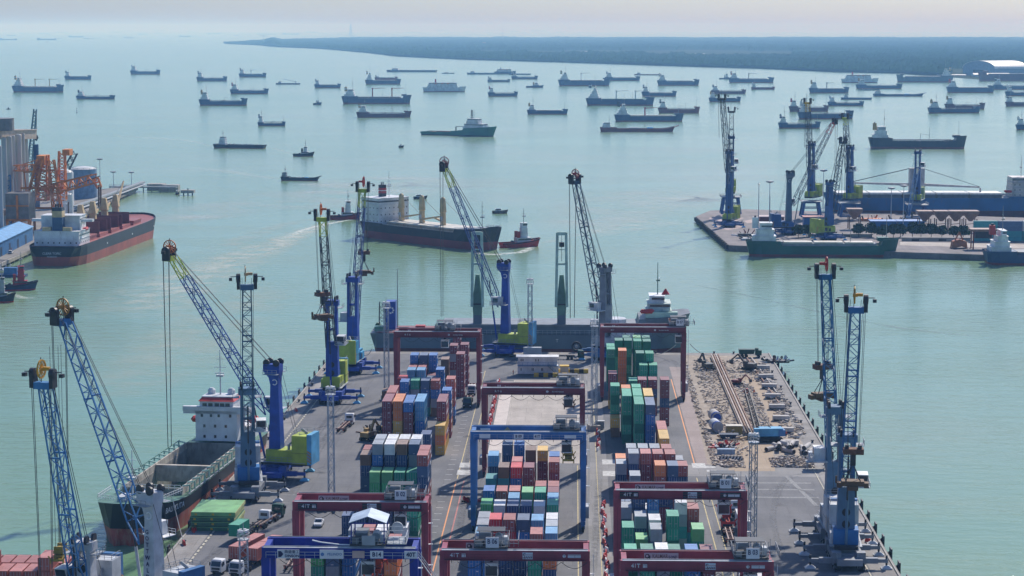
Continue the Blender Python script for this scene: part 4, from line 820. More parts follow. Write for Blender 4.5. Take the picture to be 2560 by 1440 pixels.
def ship(kind, xl, xr, yw, label, hull=HN, yaw=0, bow=1, group='ships anchored in the bay', B=None, fh=1.0, cr=0, cm=None, fun=None, wh=SW, lv=3, boot=BOOT, ddeck=DKY, z=WZ, seedv=0, cat='ship', air=None, name=None):
    p = W((xl+xr)/2, yw, z); s = sc_at(p); fh *= 1.3; L = (xr-xl)/s/max(.4, math.cos(R(yaw))); B = B or max(4.5, L*.16); p.y += B/2
    nm = name or {'tug': 'tugboat', 'barge': 'barge', 'lct': 'landing_craft', 'ferry': 'passenger_ferry', 'tanker': 'tanker_ship', 'boat': 'motor_boat'}.get(kind, 'cargo_ship')
    t = thing(nm, label, cat, p, (0 if bow > 0 else math.pi)+R(yaw), group)
    rnd = random.Random(int(xl*7+yw)); t.rotation_euler.z += R(rnd.uniform(-6, 6)) if 'anchor' in group else 0; k = L/80.0*fh
    fun = fun or rnd.choice([HB, RED, paint('funnel_ochre', (.5,.3,.08), .1), HN, SW])
    if kind in ('tanker', 'coaster', 'crane'):
        dm, da, db = 4.2*k+.6, 6.4*k+.8, 7.4*k+.8; hm = hullmesh(L, B, stations(da, dm, db), hull, 1.3*k, ddeck, boot, bul=.8*min(1, k)); hm.build('hull', t)
        lh = 3.3*min(1.15, max(.75, k)); h, zt, x0, x1 = house(t, -L*.46, -L*.31, B*.86, da, lv, wh, lh, step=.32)
        funnel(t, -L*.44, zt-lh*.9, lh*1.7, B*.22, L*.03+1, fun, rnd.choice([None, SW]))
        mast(h, x1-1, zt, 6.5*k+4); mast(t, L*.42, db, 7*k+3, cross=False)
        if rnd.random() < .5: mast(t, L*rnd.uniform(.0, .2), dm, 6*k+3, cross=False)
        MB(rnd.choice([wh, hull, MG])).box(-L*.30, -L*.26, -B*.3, B*.3, dm, dm+2.2*k+.6).build('deck_locker', t)
        MB(hull).box(L*.36, L*.43, -B*.28, B*.28, db-.2, db+1.2*k+.4).build('forecastle_house', t)
        if kind == 'tanker':
            b = MB(MG)
            for y in (-.5, .5): b.bar((-L*.28, y*B*.2, dm+1.9), (L*.34, y*B*.2, dm+1.9), .35*k+.12)
            b.box(-L*.28, L*.34, -.5, .5, dm+2.3, dm+2.45)
            for i in range(9): b.box(-L*.27+i*L*.073, -L*.27+i*L*.073+.3, -.7, .7, dm, dm+2.4)
            b.rail([(-L*.28, -B*.48, dm+.6), (L*.36, -B*.48, dm+.6)], 1.0, MG, .08, 3)
            b.build('deck_pipes', t)
            b = MB(MG); b.box(-.02*L, .02*L, -B*.42, B*.42, dm+.9, dm+1.6); 
            if rnd.random() < .6: b.bar((.03*L, 0, dm), (.03*L, 0, dm+5*k+1), .35); b.bar((.03*L, 0, dm+5*k+.8), (.12*L, 0, dm+4*k+1), .25)
            b.build('manifold', t)
        else:
            b = MB(hull if rnd.random() < .5 else MG); b.box(-L*.26, L*.35, -B*.36, B*.36, dm, dm+1.5*k+.5); b.build('hatch_coaming', t)
            b = MB(rnd.choice([HATCH, DKY, DKG])); n = max(2, int(L/22))
            for i in range(n): b.box(-L*.255+i*(L*.6/n), -L*.255+(i+.93)*(L*.6/n), -B*.38, B*.38, dm+1.5*k+.5, dm+1.9*k+.8)
            b.build('hatch_covers', t)
            if kind == 'crane':
                for i in range(cr or 2): deckcrane(t, (-L*.06, L*.22, L*.08)[i], dm, 9*k+1, L*.17, cm or BUFF)
    elif kind == 'lct':
        dm, da = 3.4*k+.5, 4.6*k+.6
        st_ = [(-.5, da, .9, .95), (-.45, da, 1, 1), (-.28, da, 1, 1), (-.27, dm, 1, 1), (.3, dm, 1, 1), (.38, dm+.6*k, .9, 1), (.44, dm+2*k, .6, .95), (.48, dm+2.6*k, .3, .9)]
        hullmesh(L, B, st_, hull, 1.0*k, ddeck, boot, .5).build('hull', t); lh = 2.4*max(.75, min(1.1, k)); h, zt, x0, x1 = house(t, -L*.47, -L*.36, B*.8, da, lv, wh, lh)
        mast(h, x1-1, zt, 5*k+2); MB(hull).bar((L*.46, 0, dm+1.4*k), (L*.54, 0, dm+5*k), B*.7, h=.5).build('bow_ramp', t); b = MB(GREY); b.box(-L*.1, L*.02, -B*.3, B*.3, dm, dm+1.8*k); b.box(L*.12, L*.2, -B*.3, B*.3, dm, dm+2.2*k, LBLUE); b.build('deck_cargo', t)
    elif kind == 'barge':
        d = 2.6*k+.6; hullmesh(L, B, [(-.5, d+.6, .8, 1), (-.44, d+.3, 1, 1), (0, d, 1, 1), (.44, d, 1, 1), (.5, d+.3, .8, 1)], hull, .6*k, ddeck, boot, .5).build('hull', t)
        if cr != 9:
            h, zt, x0, x1 = house(t, -L*.40, -L*.27, B*.7, d+.3, lv, wh, 2.3*max(.8, min(1.1, k))); mast(h, (x0+x1)/2, zt, 4*k+2)
        b = MB(MG); b.rail([(-L*.24, -B*.45, d), (L*.46, -B*.45, d)], 1.1, MG, .12, 3)
        for i in range(8): b.box(-L*.2+i*L*.08, -L*.2+i*L*.08+1.4, -B*.3+rnd.random()*B*.3, 0, d, d+.6+rnd.random()*1.6*k)
        b.build('deck_gear', t)
        if cr == 1: deckcrane(t, L*.32, d, 4*k+1, L*.55, cm or SW, 14, dirx=-1)
    elif kind == 'ferry':
        d = 5.5*k+.6; hullmesh(L, B, stations(d, d-.3, d+1.2, .2, .16), hull, 1.2*k, ddeck, boot, .5).build('hull', t)
        h, zt, x0, x1 = house(t, -L*.40, L*.30, B*.92, d-.2, lv, wh, 2.5*max(.8, k), step=.06); funnel(t, -L*.2, zt-.5, 4*k+1, B*.3, 3, fun); mast(h, L*.2, zt, 5*k+2); mast(h, -L*.05, zt, 3*k+2)
        for x in (-L*.2, -L*.05, L*.08): boatdavit(t, x, -B*.48, d+2.6*max(.8, k)*2, ORANGE)
    elif kind == 'tug':
        d = 1.9*max(.8, k*2.2); B = max(B, L*.3)
        st_ = [(-.5, d, .6, .85), (-.42, d, .92, 1), (-.1, d, 1, 1), (.15, d+.5, .95, 1), (.32, d+1.1, .7, .92), (.44, d+1.6, .35, .62), (.5, d+1.9, .05, .2)]
        hullmesh(L, B, st_, hull, .5, ddeck, boot, .7).build('hull', t); b = MB(RUB)
        for i in range(len(st_)-1):
            for sd in (-1, 1):
                a, c = st_[i], st_[i+1]; b.bar((a[0]*L, sd*a[3]*B/2, a[1]+.3), (c[0]*L, sd*c[3]*B/2, c[1]+.3), .5)
        b.build('fender_belt', t)
        lh = 3.0*max(.7, min(1.1, L/26)); h, zt, x0, x1 = house(t, -L*.12, L*.24, B*.62, d+.5, 1, wh, lh, wings=False); h2, zt2, x0, x1 = house(t, L*.0, L*.17, B*.42, zt, max(1, lv-1), wh, lh, wings=False, name='wheelhouse')
        for sd in (-1, 1): b = MB(fun); b.box(-L*.11, -L*.04, sd*B*.22-.5, sd*B*.22+.5, zt-.2, zt+lh*1.3); b.build('exhaust_stack', t)
        mast(h2, (x0+x1)/2, zt2, lh*2.4); b = MB(DARK); b.lathe((-L*.2, 0, d+.9), [(.7, -1), (.7, 1)], 10, axis='y'); b.bar((L*.4, -1, d+1.6), (L*.4, 1, d+1.6), .8, n=8); b.build('towing_winch', t)
    else:                                               # small open boat
        hullmesh(L, B, [(-.5, 1.1, .7, .9), (0, 1.1, 1, 1), (.3, 1.5, .7, .9), (.5, 2.0, .03, .1)], hull, .2, ddeck, boot, .4).build('hull', t); house(t, -L*.3, L*.05, B*.7, 1.0, 1, wh, 1.9, wings=False, name='cabin')
    return t
HNR = paint('hull_wine', (0.12,0.03,0.04), .2, scale=.12)
YF = paint('funnel_ochre', (.5,.3,.08), .1); RCR = paint('derrick_red', (.35,.03,.03), .1)
for a in [
 ('crane',27,160,231,'navy cargo ship with two deck cranes and mint green hold cover, leftmost at anchor',dict(cr=2,cm=BUFF,lv=4)),
 ('coaster',160,228,199,'small dark coaster with masts fore and aft, above the leftmost two crane ship',{}),
 ('tanker',324,401,186,'small navy tanker alone at upper left, white bridge at its stern',{}),
 ('tanker',188,288,248,'long low navy tanker with white deckhouse near the small white buoy',dict(fh=.6)),
 ('tanker',490,568,203,'small navy tanker with white bridge left of the ship with a crane laid over its hold',{}),
 ('crane',596,666,193,'blue coaster with one crane boom laid over its hold, upper left of centre',dict(cr=1,cm=SW)),
 ('barge',689,750,211,'white crane barge with a long jib raised toward the right',dict(cr=1,lv=2,fh=.5,hull=HN)),
 ('coaster',785,852,220,'small navy coaster right of the white crane barge',{}),
 ('tanker',574,671,235,'navy tanker with white bridge directly above the larger of two tankers',dict(fh=.9)),
 ('tanker',496,618,264,'larger navy tanker with piped deck, lower one of the pair at left of centre',{}),
 ('tug',782,804,262,'tiny white and red tug seen end on, between two anchored ships',dict(lv=2)),
 ('tanker',643,714,315,'small dark tanker nearest to the towed barge at left of centre',dict(fh=.9)),
 ('coaster',912,1002,211,'navy coaster lying before a red hulled ship, upper centre left',dict(lv=4)),
 ('coaster',936,994,201,'red hulled coaster half hidden behind a navy one, upper centre left',dict(hull=HR,lv=1)),
 ('barge',966,1092,180,'very long low deck barge loaded with gear, near the wooded coast',dict(fh=.6,cr=0,lv=2)),
 ('boat',1104,1136,184,'little dark launch right of the very long deck barge',{}),
 ('barge',1167,1250,186,'low dark work barge, left one of the cluster off the wooded coast',dict(fh=.7,lv=2)),
 ('ferry',1235,1290,185,'bluish many decked vessel in the middle of the cluster off the coast',dict(hull=HN,lv=3)),
 ('barge',1272,1327,187,'dark work barge, right one of the cluster off the wooded coast',dict(fh=.7,lv=2)),
 ('coaster',1218,1276,205,'light hulled small coaster just below the cluster of work barges',dict(hull=HGY,fh=.7,lv=2)),
 ('tanker',1278,1345,198,'small navy tanker below right of the work barge cluster',dict(fh=.8,lv=2)),
 ('tug',1315,1359,219,'long dark tug below the small navy tankers at centre',dict(lv=2)),
 ('ferry',1056,1165,230,'white passenger ferry with blue stripes at the centre of the anchorage',dict(hull=SW,lv=3,fun=RED)),
 ('tanker',1219,1295,241,'small navy tanker with white bridge below the small dark tug',{}),
 ('crane',853,1028,260,'long navy cargo ship with two red derricks on deck',dict(cr=2,cm=RCR,lv=3,fh=.9)),
 ('tanker',890,1028,294,'tanker with dark upper and red lower hull, under the long ship with red derricks',dict(hull=HNR,fh=.75)),
 ('coaster',1317,1420,286,'navy coaster with slim foremast, left of the twin crane cargo ship',dict(fh=.8)),
 ('crane',1395,1526,215,'big navy cargo ship with one low crane, above the twin crane ship',dict(cr=1,cm=SW,lv=4)),
 ('coaster',1512,1601,202,'navy coaster behind and right of the big single crane cargo ship',dict(fh=.8)),
 ('barge',1586,1654,188,'red flat barge with a pusher tug near the wooded coast',dict(hull=HR,fh=.4,lv=2)),
 ('coaster',1643,1749,214,'navy coaster with long open hold below the red flat barge',{}),
 ('crane',1465,1637,264,'navy cargo ship with two tall white hooked deck cranes, right of centre',dict(cr=2,cm=SW,lv=5,fh=.85)),
 ('tanker',1604,1692,241,'navy tanker right behind the bow of the twin white crane ship',{}),
 ('crane',1536,1710,304,'blue and white cargo ship with a single red deck crane',dict(cr=1,cm=RCR,lv=4,fh=.75)),
 ('tanker',1645,1750,283,'red hulled tanker right behind the ship with a single red crane',dict(hull=HR)),
 ('lct',1500,1690,330,'long red landing craft with white deckhouse and bow ramp, nearest at right of centre',dict(hull=HR,lv=3,fh=.6)),
 ('tug',1798,1830,198,'small dark tug touching the stern of a coaster at upper right',{}),
 ('crane',1822,1936,207,'navy coaster with a slender raised crane boom, upper right of centre',dict(cr=1,cm=MG,fh=.8)),
 ('tanker',1778,1866,235,'navy and red tanker above the tallest far quay crane tips',dict(hull=HNR,fh=.8)),
 ('coaster',1878,1938,224,'small red coaster with white bridge right of the far quay crane tips',dict(hull=HR,fh=.7)),
 ('coaster',1772,1853,255,'navy coaster lying behind the leftmost far quay crane booms',{}),
 ('crane',2023,2124,233,'navy cargo ship with white bridge and a crane lowered aft',dict(cr=1,cm=MG,lv=3)),
 ('ferry',2104,2197,207,'white passenger ship with red topped decks near the wooded coast',dict(hull=SW,lv=3,fun=RED)),
 ('tanker',2141,2257,222,'long navy tanker just below the white passenger ship',dict(fh=.7)),
 ('boat',2146,2200,226,'low grey workboat under the stern of the long navy tanker',dict(hull=HN)),
 ('lct',2185,2311,241,'long navy landing craft with raised bow ramp at right',dict(fh=.5)),
 ('barge',2103,2180,249,'navy self propelled barge left of the long navy landing craft',dict(fh=.8,lv=3)),
 ('tanker',2070,2161,265,'small navy tanker below the self propelled barge at right',dict(fh=.8)),
 ('tanker',1973,2073,279,'red hulled tanker crossing behind the second far quay crane boom',dict(hull=HNR)),
 ('tanker',1995,2136,298,'long navy tanker with red pipes passing behind two far crane booms',{}),
 ('tanker',1946,2052,321,'small navy tanker with black funnel, lowest behind the far crane booms',dict(fun=HB)),
 ('coaster',2243,2384,206,'large grey blue bulk ship heading left, close to the shipyard shed',dict(bow=-1,lv=4,hull=HGY)),
 ('coaster',2368,2488,232,'dark bluff cargo ship with flat open deck, below the grey bulk ship',dict(lv=3)),
 ('tanker',2484,2580,224,'navy tanker at the right frame edge, upper one off the shipyard',{}),
 ('tanker',2514,2600,240,'navy tanker cut by the right frame edge, second from the shipyard',{}),
 ('coaster',2514,2600,266,'red and white coaster cut by the right frame edge',dict(hull=HNR)),
 ('tanker',2363,2464,273,'red hulled tanker hidden behind a navy one at far right',dict(hull=HNR)),
 ('tanker',2321,2453,283,'navy tanker in front of a red hulled one at far right',dict(fh=.8)),
 ('tanker',2541,2640,325,'dark blue ship stern cut by the right frame edge, lowest one',{}),
 ('tanker',2175,2418,372,'large dark tanker with yellow funnel and two tall masts, nearest at right',dict(fun=YF,hull=HB,fh=.9,lv=3)),
 ('coaster',2448,2620,203,'rusty laid up ships moored at the shipyard quay below the arched shed',dict(hull=HNR,lv=5,bow=-1)),
 ]: ship(*a[:5], **a[5])
ship('barge', 532, 664, 371, 'long deck barge with white and red deckhouse under tow at left', HB, yaw=-12, cr=0, lv=4, wh=SW, fh=1.0, group='working craft under way')
ship('tug', 732, 785, 391, 'dark tugboat towing the long deck barge at left', HB, yaw=0, group='working craft under way', lv=3, fun=HB)
ship('lct', 701, 799, 452, 'dark workboat with central wheelhouse and low ramp bow, moving right', HB, yaw=-10, group='working craft under way', lv=2, fh=.8, wh=GREY)
ship('boat', 996, 1010, 369, 'tiny dark motor boat alone in open water left of the green supply ship', HB, group='working craft under way', cat='boat')
ship('boat', 1230, 1270, 534, 'brown wooden boat behind the bow of the central bulk carrier', paint('old_wood', (.12,.1,.09)), group='working craft under way', wh=LGREY, cat='boat')
ship('boat', 1033, 1068, 498, 'small dark boat half hidden behind the central bulk carrier cranes', HB, group='working craft under way', cat='boat')
# far ships in the haze
far = [(20,100,45),(28,89,22),(62,85,24),(110,85,22),(116,100,50),(150,96,12),(190,93,38),(222,97,28),(152,81,25),(322,95,24),(278,92,8),(358,86,22),(318,78,35),(395,83,22),(398,77,30),(290,81,25),(463,92,30),(535,85,32),(590,89,13),(480,80,30),(668,86,50),(727,86,42),(780,81,28),(850,86,15),(1036,81,42),(1169,80,14),(1105,77,26),(1230,77,30),(915,80,20),(945,78,14),(1285,79,22),(1345,78,30),(1400,80,16)]
far.sort()
for i, (x, y, w) in enumerate(far):
    ship(('tanker','coaster','barge')[i % 3], x-w/2, x+w/2, y, f'faint hazy ship near the horizon, {ORD[i] if i < 20 else "twenty "+ORD[i-20]} from the left', HN, group='faint ships along the hazy horizon', lv=2, fh=.5)
# ============================================================ named ships near the piers
def at_ship(stern, bow, z=WZ):
    a, c = W(*stern, z), W(*bow, z); d = c-a; return (a+c)/2, math.atan2(d.y, d.x), d.length
# -- green offshore supply ship
OSVG = paint('supply_green', (0.012,0.15,0.10), .12, scale=.1)
c_, rz_, L = at_ship((1058,337), (1240,342)); B = 15; c_.y += 6
t = thing('supply_ship', 'green hulled offshore supply ship with white bridge and long open aft deck', 'ship', c_, rz_)
hullmesh(L, B, [(-.5,2.8,.8,.95),(-.46,3.4,.95,1),(-.1,3.2,1,1),(-.06,4.6,1,1),(.08,5.2,1,1),(.1,7.6,1,1),(.3,8.4,.8,1),(.42,9.2,.45,.75),(.5,10.0,.03,.15)], OSVG, .9, DKG, HB, .6).build('hull', t)
h, zt, x0, x1 = house(t, .08*L, .36*L, B*.8, 7.6, 2, SW, 2.7); h2, zt2, x0, x1 = house(t, .12*L, .28*L, B*.6, zt, 2, SW, 2.7, name='wheelhouse'); mast(h2, .2*L, zt2, 8); MB(DARK).lattice((.17*L,0,zt2), (.17*L,0,zt2+9), 1.8, 1.0, 5, None, .25, .15).build('lattice_mast', t)
MB(DARK).bar((-.03*L,-3,5),(-.03*L,-3,9.5),.9).bar((-.03*L,-3,9.3),(.1*L,-3,10.2),.6).build('deck_crane', t); MB(RUST).box(-.42*L,-.08*L,-B*.42,B*.42,3.2,3.6).box(-.3*L,-.12*L,-3,3,3.6,4.4).build('work_deck', t)
# -- bulk carrier loading at the grain terminal on the left
c_, rz_, L = at_ship((150,668), (352,592)); L = 158; B = 27
t = thing('bulk_carrier', 'black and red bulk carrier with buff cranes moored at the grain terminal at left', 'ship', c_+V((-4,8,0)), rz_)
st_ = [(-.5,8.6,.45,.80),(-.47,8.8,.8,.94),(-.42,9,.96,1),(-.3,9,1,1),(0,9,1,1),(.3,9.2,1,1),(.38,9.6,.97,1),(.43,10.2,.8,.93),(.47,10.8,.5,.74),(.49,11.2,.25,.5),(.5,11.4,.05,.25)]
HRED = paint('bulk_red', (0.40,0.085,0.06), .3, scale=.06); DKRR = paint('bulk_deck_red', (0.33,0.10,0.09), .25, scale=.1)
hullmesh(L, B, st_, HB, 4.4, DKRR, HRED, .9).build('hull', t)
h, zt, x0, x1 = house(t, -.455*L, -.34*L, 22, 9, 2, SW, 3.6, step=.0, wings=False, detail=True); h2, zt2, x0, x1 = house(h, -.41*L, -.345*L, 19, zt, 2, SW, 3.5, name='bridge', step=0); MB(SW).box(-.395*L,-.375*L,-15,15,zt2-3.2,zt2-2.0).build('bridge_wings', h)
MB(SW).box(-.456*L,-.43*L,-11.2,-6,zt,zt+3.6).box(-.456*L,-.43*L,6,11.2,zt,zt+3.6).build('aft_casings', h) if False else None
b = MB(HN); b.box(-.445*L, -.415*L, -2.4, 2.4, zt, zt+6.5); b.box(-.445*L-.05, -.415*L+.05, -2.45, 2.45, zt+6.5, zt+9.5, BUFF); b.box(-.445*L, -.415*L, -2.4, 2.4, zt+9.5, zt+11.2, HB)
for y in (-1.2, 0, 1.2): b.lathe((-.43*L, y, zt+11.2), [(.4,0),(.4,1.6)], 8, DARK)
b.build('funnel', t)
for y in (-10.5, 10.5): boatdavit(t, -.37*L, y, 15.5, RED)
for y in (-5, 5): MB(BUFF).box(-.452*L,-.435*L,y-2,y+2,zt,zt+1.8).build('mooring_housing', t)
mast(h2, -.36*L, zt2, 9, SW)
for i in range(5):
    x = -.26*L+i*.135*L; MB(DKRR).box(x-8, x+7.5, -8.6, 8.6, 9.0, 10.8).build('hatch_coaming', t)
    if i in (1, 2, 3): [MB(paint('open_hatch', (.16,.04,.05), .2)).box(a_, a_+.4, -8.2, 8.2, 10.8, 16.8).build('folded_hatch_cover', t) for a_ in (x-7.5, x+6.7)]
    else: MB(DKRR).box(x-8.2, x+7.7, -8.9, 8.9, 10.8, 11.5).build('hatch_cover', t)
for i in range(4):
    x = -.193*L+i*.135*L; b = MB(BUFF); b.rings([[(x+a*1.5, y*1.9, 9) for a, y in ((-1,-1),(1,-1),(1,1),(-1,1))],[(x+a*1.3, y*1.5, 19) for a, y in ((-1,-1),(1,-1),(1,1),(-1,1))],[(x+a*1.6, y*2.0, 19.4) for a, y in ((-1,-1),(1,-1),(1,1),(-1,1))],[(x+a*1.2, y*1.0, 25.5) for a, y in ((-1,-1),(1,-1),(1,1),(-1,1))]])
    b.bar((x+1.2, 0, 18.5), (x+19 if i < 3 else x+24, 2, 19+i*1.6+(7 if i == 3 else 0)), 1.2, w2=.7); b.bar((x, 0, 25.5), (x+19 if i < 3 else x+24, 2, 19.5+i*1.6+(7 if i == 3 else 0)), .15, ROPE); b.build('deck_crane', t)
b = MB(MG); b.rail([(-.3*L, -B*.49, 9.2), (.35*L, -B*.49, 9.2)], 1.1, MG, .09, 3); b.build('railing', t)
for yy, tx_, sz in ((.6, 'TEDAK TOPAZ', 1.5), (-1.2, 'MAJURO', 1.0)): pass
text('CLEAR TOPIC', 1.5, INK, t, (-.5*L-1.1, 0, 6.2), (math.pi/2-.18, 0, -math.pi/2)); text('MONROVIA', .9, INK, t, (-.5*L-.85, 0, 4.6), (math.pi/2-.18, 0, -math.pi/2))
for px, y in ((-.2, .2), (.1, .2), (.38, .2)): MB(INK).box(px*L-.6, px*L+.6, -B/2-.06, -B/2-.02, 6.2, 7.0).build('draught_mark', t)
# -- central bulk carrier under tow
c_, rz_, L = at_ship((932,592), (1250,630)); L = L*.98; B = 22
t = thing('bulk_carrier', 'black and red bulk carrier with buff cranes and white bridge, turning between two tugs', 'ship', c_+V((-2,9,0)), rz_)
st_ = [(-.5,7.6,.3,.82),(-.47,7.8,.7,.95),(-.42,8,.92,1),(-.28,8,1,1),(-.27,7.4,1,1),(0,7.4,1,1),(.3,7.4,1,1),(.31,9.2,.99,1),(.38,9.4,.85,1),(.44,10,.5,.85),(.48,10.6,.22,.55),(.5,11.2,.03,.18)]
hullmesh(L, B, st_, HB, 4.0, DKY, paint('bulk_red2', (0.27,0.045,0.05), .3, scale=.06), .8).build('hull', t)
h, zt, x0, x1 = house(t, -.46*L, -.31*L, B*.93, 8, 4, SW, 3.5, step=.0, wings=False, detail=True); b = MB(HB); b.box(-.42*L,-.393*L,-1.6,1.6,zt,zt+6.4); b.box(-.42*L-.05,-.393*L+.05,-1.65,1.65,zt+1.8,zt+3.0,RCR); b.box(-.42*L-.05,-.393*L+.05,-1.65,1.65,zt+3.5,zt+4.7,RCR); b.box(-.42*L-.06,-.393*L+.06,-1.66,1.66,zt+3.1,zt+3.4,INK)
for y in (-.8, .4): b.lathe((-.405*L, y, zt+6.4), [(.3,0),(.3,1.6)], 8)
b.build('funnel', t); mast(h, -.35*L, zt, 11, SW); boatdavit(t, -.45*L, -7, zt-2, RED)
for i in range(4):
    x = -.21*L+i*.145*L; MB(paint('coaming_tan', (.38,.29,.2), .3)).box(x-7, x+7, -7.4, 7.4, 7.4, 9.2).build('hatch_coaming', t); MB(HATCH).box(x-7.3, x+7.3, -7.8, 7.8, 9.2, 9.9).build('hatch_cover', t)
for i in range(3):
    x = -.285*L+.01*L+i*.17*L+3; b = MB(BUFF); b.lathe((x, 0, 7.4), [(1.7,0),(1.5,9),(1.9,9.6),(1.3,16.5),(.6,17.2)], 10); b.bar((x+1.2, 0, 12), (x+17, -.5, 14.5), 1.0, w2=.7) if i < 2 else b.bar((x-1.2, 0, 12), (x-9, .5, 13.5), 1.0, w2=.7); b.bar((x, 0, 23.8), (x+16, -.5, 15), .16, ROPE); b.box(x-.9,x+.9,-1.5,-.8,12,14.5,LGREY); b.build('deck_crane', t)
mast(t, .40*L, 9.6, 12); b = MB(SW); b.rail([(.31*L,-B*.49,10),(.44*L,-B*.42,10.6),(.49*L,-1,11.5)], 1, SW, .1, 1.5); b.rail([(.31*L,B*.49,10),(.44*L,B*.42,10.6),(.49*L,1,11.5)], 1, SW, .1, 1.5); b.rail([(-.27*L,-B*.49,7.5),(.3*L,-B*.49,7.5)], 1, SW, .07, 2); b.build('railing', t); MB(GREY).box(.36*L,.42*L,-4,-1,9.5,10.6).box(.36*L,.42*L,1,4,9.5,10.6).lathe((.39*L,0,10),[(1.3,0),(1.3,1.2)],10,SW).build('anchor_windlass', t)
# -- grey cargo ship along the far end of the pier
c_, rz_, L = at_ship((925,889), (1726,893)); B = 19; c_.y += 10.0
t = thing('cargo_ship', 'long grey hulled cargo ship with two upright pale green cranes moored across the pier end', 'ship', V((c_.x, max(c_.y, PYF+B/2+1.5), WZ)), 0)
st_ = [(-.5,7.6,.55,.9),(-.48,7.8,.85,1),(-.42,7.8,1,1),(-.3,7.8,1,1),(-.29,7.4,1,1),(0,7.4,1,1),(.33,7.4,1,1),(.34,13,.98,1),(.4,13.4,.85,1),(.45,14,.6,.95),(.485,14.6,.35,.8),(.5,14.8,.2,.6)]
hullmesh(L, B, st_, HGY, 2.6, DKY, paint('boot_dark_red', (.17,.04,.045), .2), .0).build('hull', t)
MB(DKR).box(-.48*L, -.30*L, -B*.44, B*.44, 7.82, 8.0).build('poop_deck', t)
b = MB(paint('rail_white', (.45,.5,.52), .2)); b.rail([(-.28*L,-B*.48,7.4),(.33*L,-B*.48,7.4)], 1.6, None, .1, 1.6); b.rail([(-.5*L+1,-B*.46,7.8),(-.3*L,-B*.48,7.8)], 1.1, None, .1, 1.6); b.build('railing', t)
MB(HGY).box(-.27*L, .33*L, -B*.40, B*.40, 7.4, 10.2).build('hatch_coaming', t); MB(paint('hatch_grey', (.20,.22,.24), .2)).box(-.275*L,.335*L,-B*.42,B*.42,10.2,10.9).build('hatch_covers', t)
b = MB(CRBLUE); b.box(-.455*L,-.425*L,-3,3,8,18); o = b.build('funnel', t); o2 = MB(INK)
for a in range(8): p = V((-.44*L+1.0*math.cos(a*math.pi/4), -3.04, 15+1.0*math.sin(a*math.pi/4))); o2.box(p.x-.28, p.x+.28, p.y-.03, p.y+.03, p.z-.28, p.z+.28)
o2.build('emblem', o); MB(DARK).lattice((-.468*L,0,8),(-.468*L,0,17.5),2.4,2.0,5,None,.2,.12).build('exhaust_frame', t); mast(t, -.42*L, 8, 17, MG, cross=False)
b = MB(paint('deck_gear_green', (.12,.3,.2), .2)); b.box(-.49*L,-.46*L,-5,-1,7.9,9.4); b.build('winch', t); MB(DKG).lathe((-.485*L,3,9),[(.9,-1.5),(.9,1.5)],10,axis='y').build('winch', t); MB(RED).box(-.36*L,-.33*L,-6,-3,8,10).build('deck_locker', t); MB(HR).box(-.41*L,-.38*L,-8,-6.5,8,9.8).build('deck_locker', t)
PG = paint('pale_green', (.42,.60,.50), .1); SGR = paint('sage_green', (.13,.24,.18), .1)
for px in (1196, 1404):
    X = AT(px, 800, t.location.y).x-t.location.x; b = MB(HGY); b.box(X-1.5,X+1.5,-B*.3-1.5,-B*.3+1.5,7.4,14); o = b.build('crane_pedestal', t)
    k = -B*.3; b = MB(SGR); b.rings([[(X+a*1.5, k+y*1.5, 14) for a, y in ((-1,-1),(1,-1),(1,1),(-1,1))],[(X+a*1.7, k+y*1.6, 18) for a, y in ((-1,-1),(1,-1),(1,1),(-1,1))],[(X+a*.7, k+y*.8, 28) for a, y in ((-1,-1),(1,-1),(1,1),(-1,1))]]); b.box(X-1.8,X+1.8,k-1.8,k+1.8,17.6,18.1,DARK); b.build('crane_house', o)
    b = MB(PG)
    for sx_ in (-1, 1): b.bar((X+sx_*1.9, k-2.0, 17), (X+sx_*1.5, k-2.2, 43), .95)
    b.bar((X-1.5,k-2.2,42.6),(X+1.5,k-2.2,42.6),1.1); b.bar((X-1.6,k-2.1,32),(X+1.6,k-2.1,32),.7); b.bar((X-1.6,k-2.1,37),(X+1.6,k-2.1,37),.3); b.lathe((X,k-2.2,38),[(.9,0),(.9,1.6)],8,DARK); b.bar((X,k-2.2,33),(X,k-2.2,42),.15,ROPE); b.build('crane_jib', o)
h, zt, x0, x1 = house(t, .365*L, .44*L, B*.66, 13.3, 2, paint('bridge_pale_green', (.50,.58,.53), .2), 2.4, step=.1, detail=True); h2, zt2, x0, x1 = house(t, .375*L, .42*L, B*.5, zt, 1, SW, 2.5, name='wheelhouse'); MB(PG).box(.34*L,.36*L,-B*.4,B*.4,7.4,13).box(.36*L,.46*L,-B*.44,-B*.3,13.3,15.4).build('green_casing', t)
mast(h2, .40*L, zt2, 9, SGR); MB(RED).lathe((.425*L,0,zt2),[(1.5,0),(.2,2)],10).build('radome', t); boatdavit(t, .365*L, -B*.45, 15, RED); MB(ORANGE).box(.43*L,.455*L,-B*.5-.8,-B*.5+.6,12,13.6).build('rescue_boat', t)
text('MERATUS', 1.7, INK, t, (.385*L, -B/2-.06, 10.6), sx=1.1); text('T', 1.6, INK, t, (.085*L, -B/2-.06, 5.4)); text('T', 1.6, INK, t, (-.25*L, -B/2-.06, 5.2))
for x in (-.11, .085, .3): pass
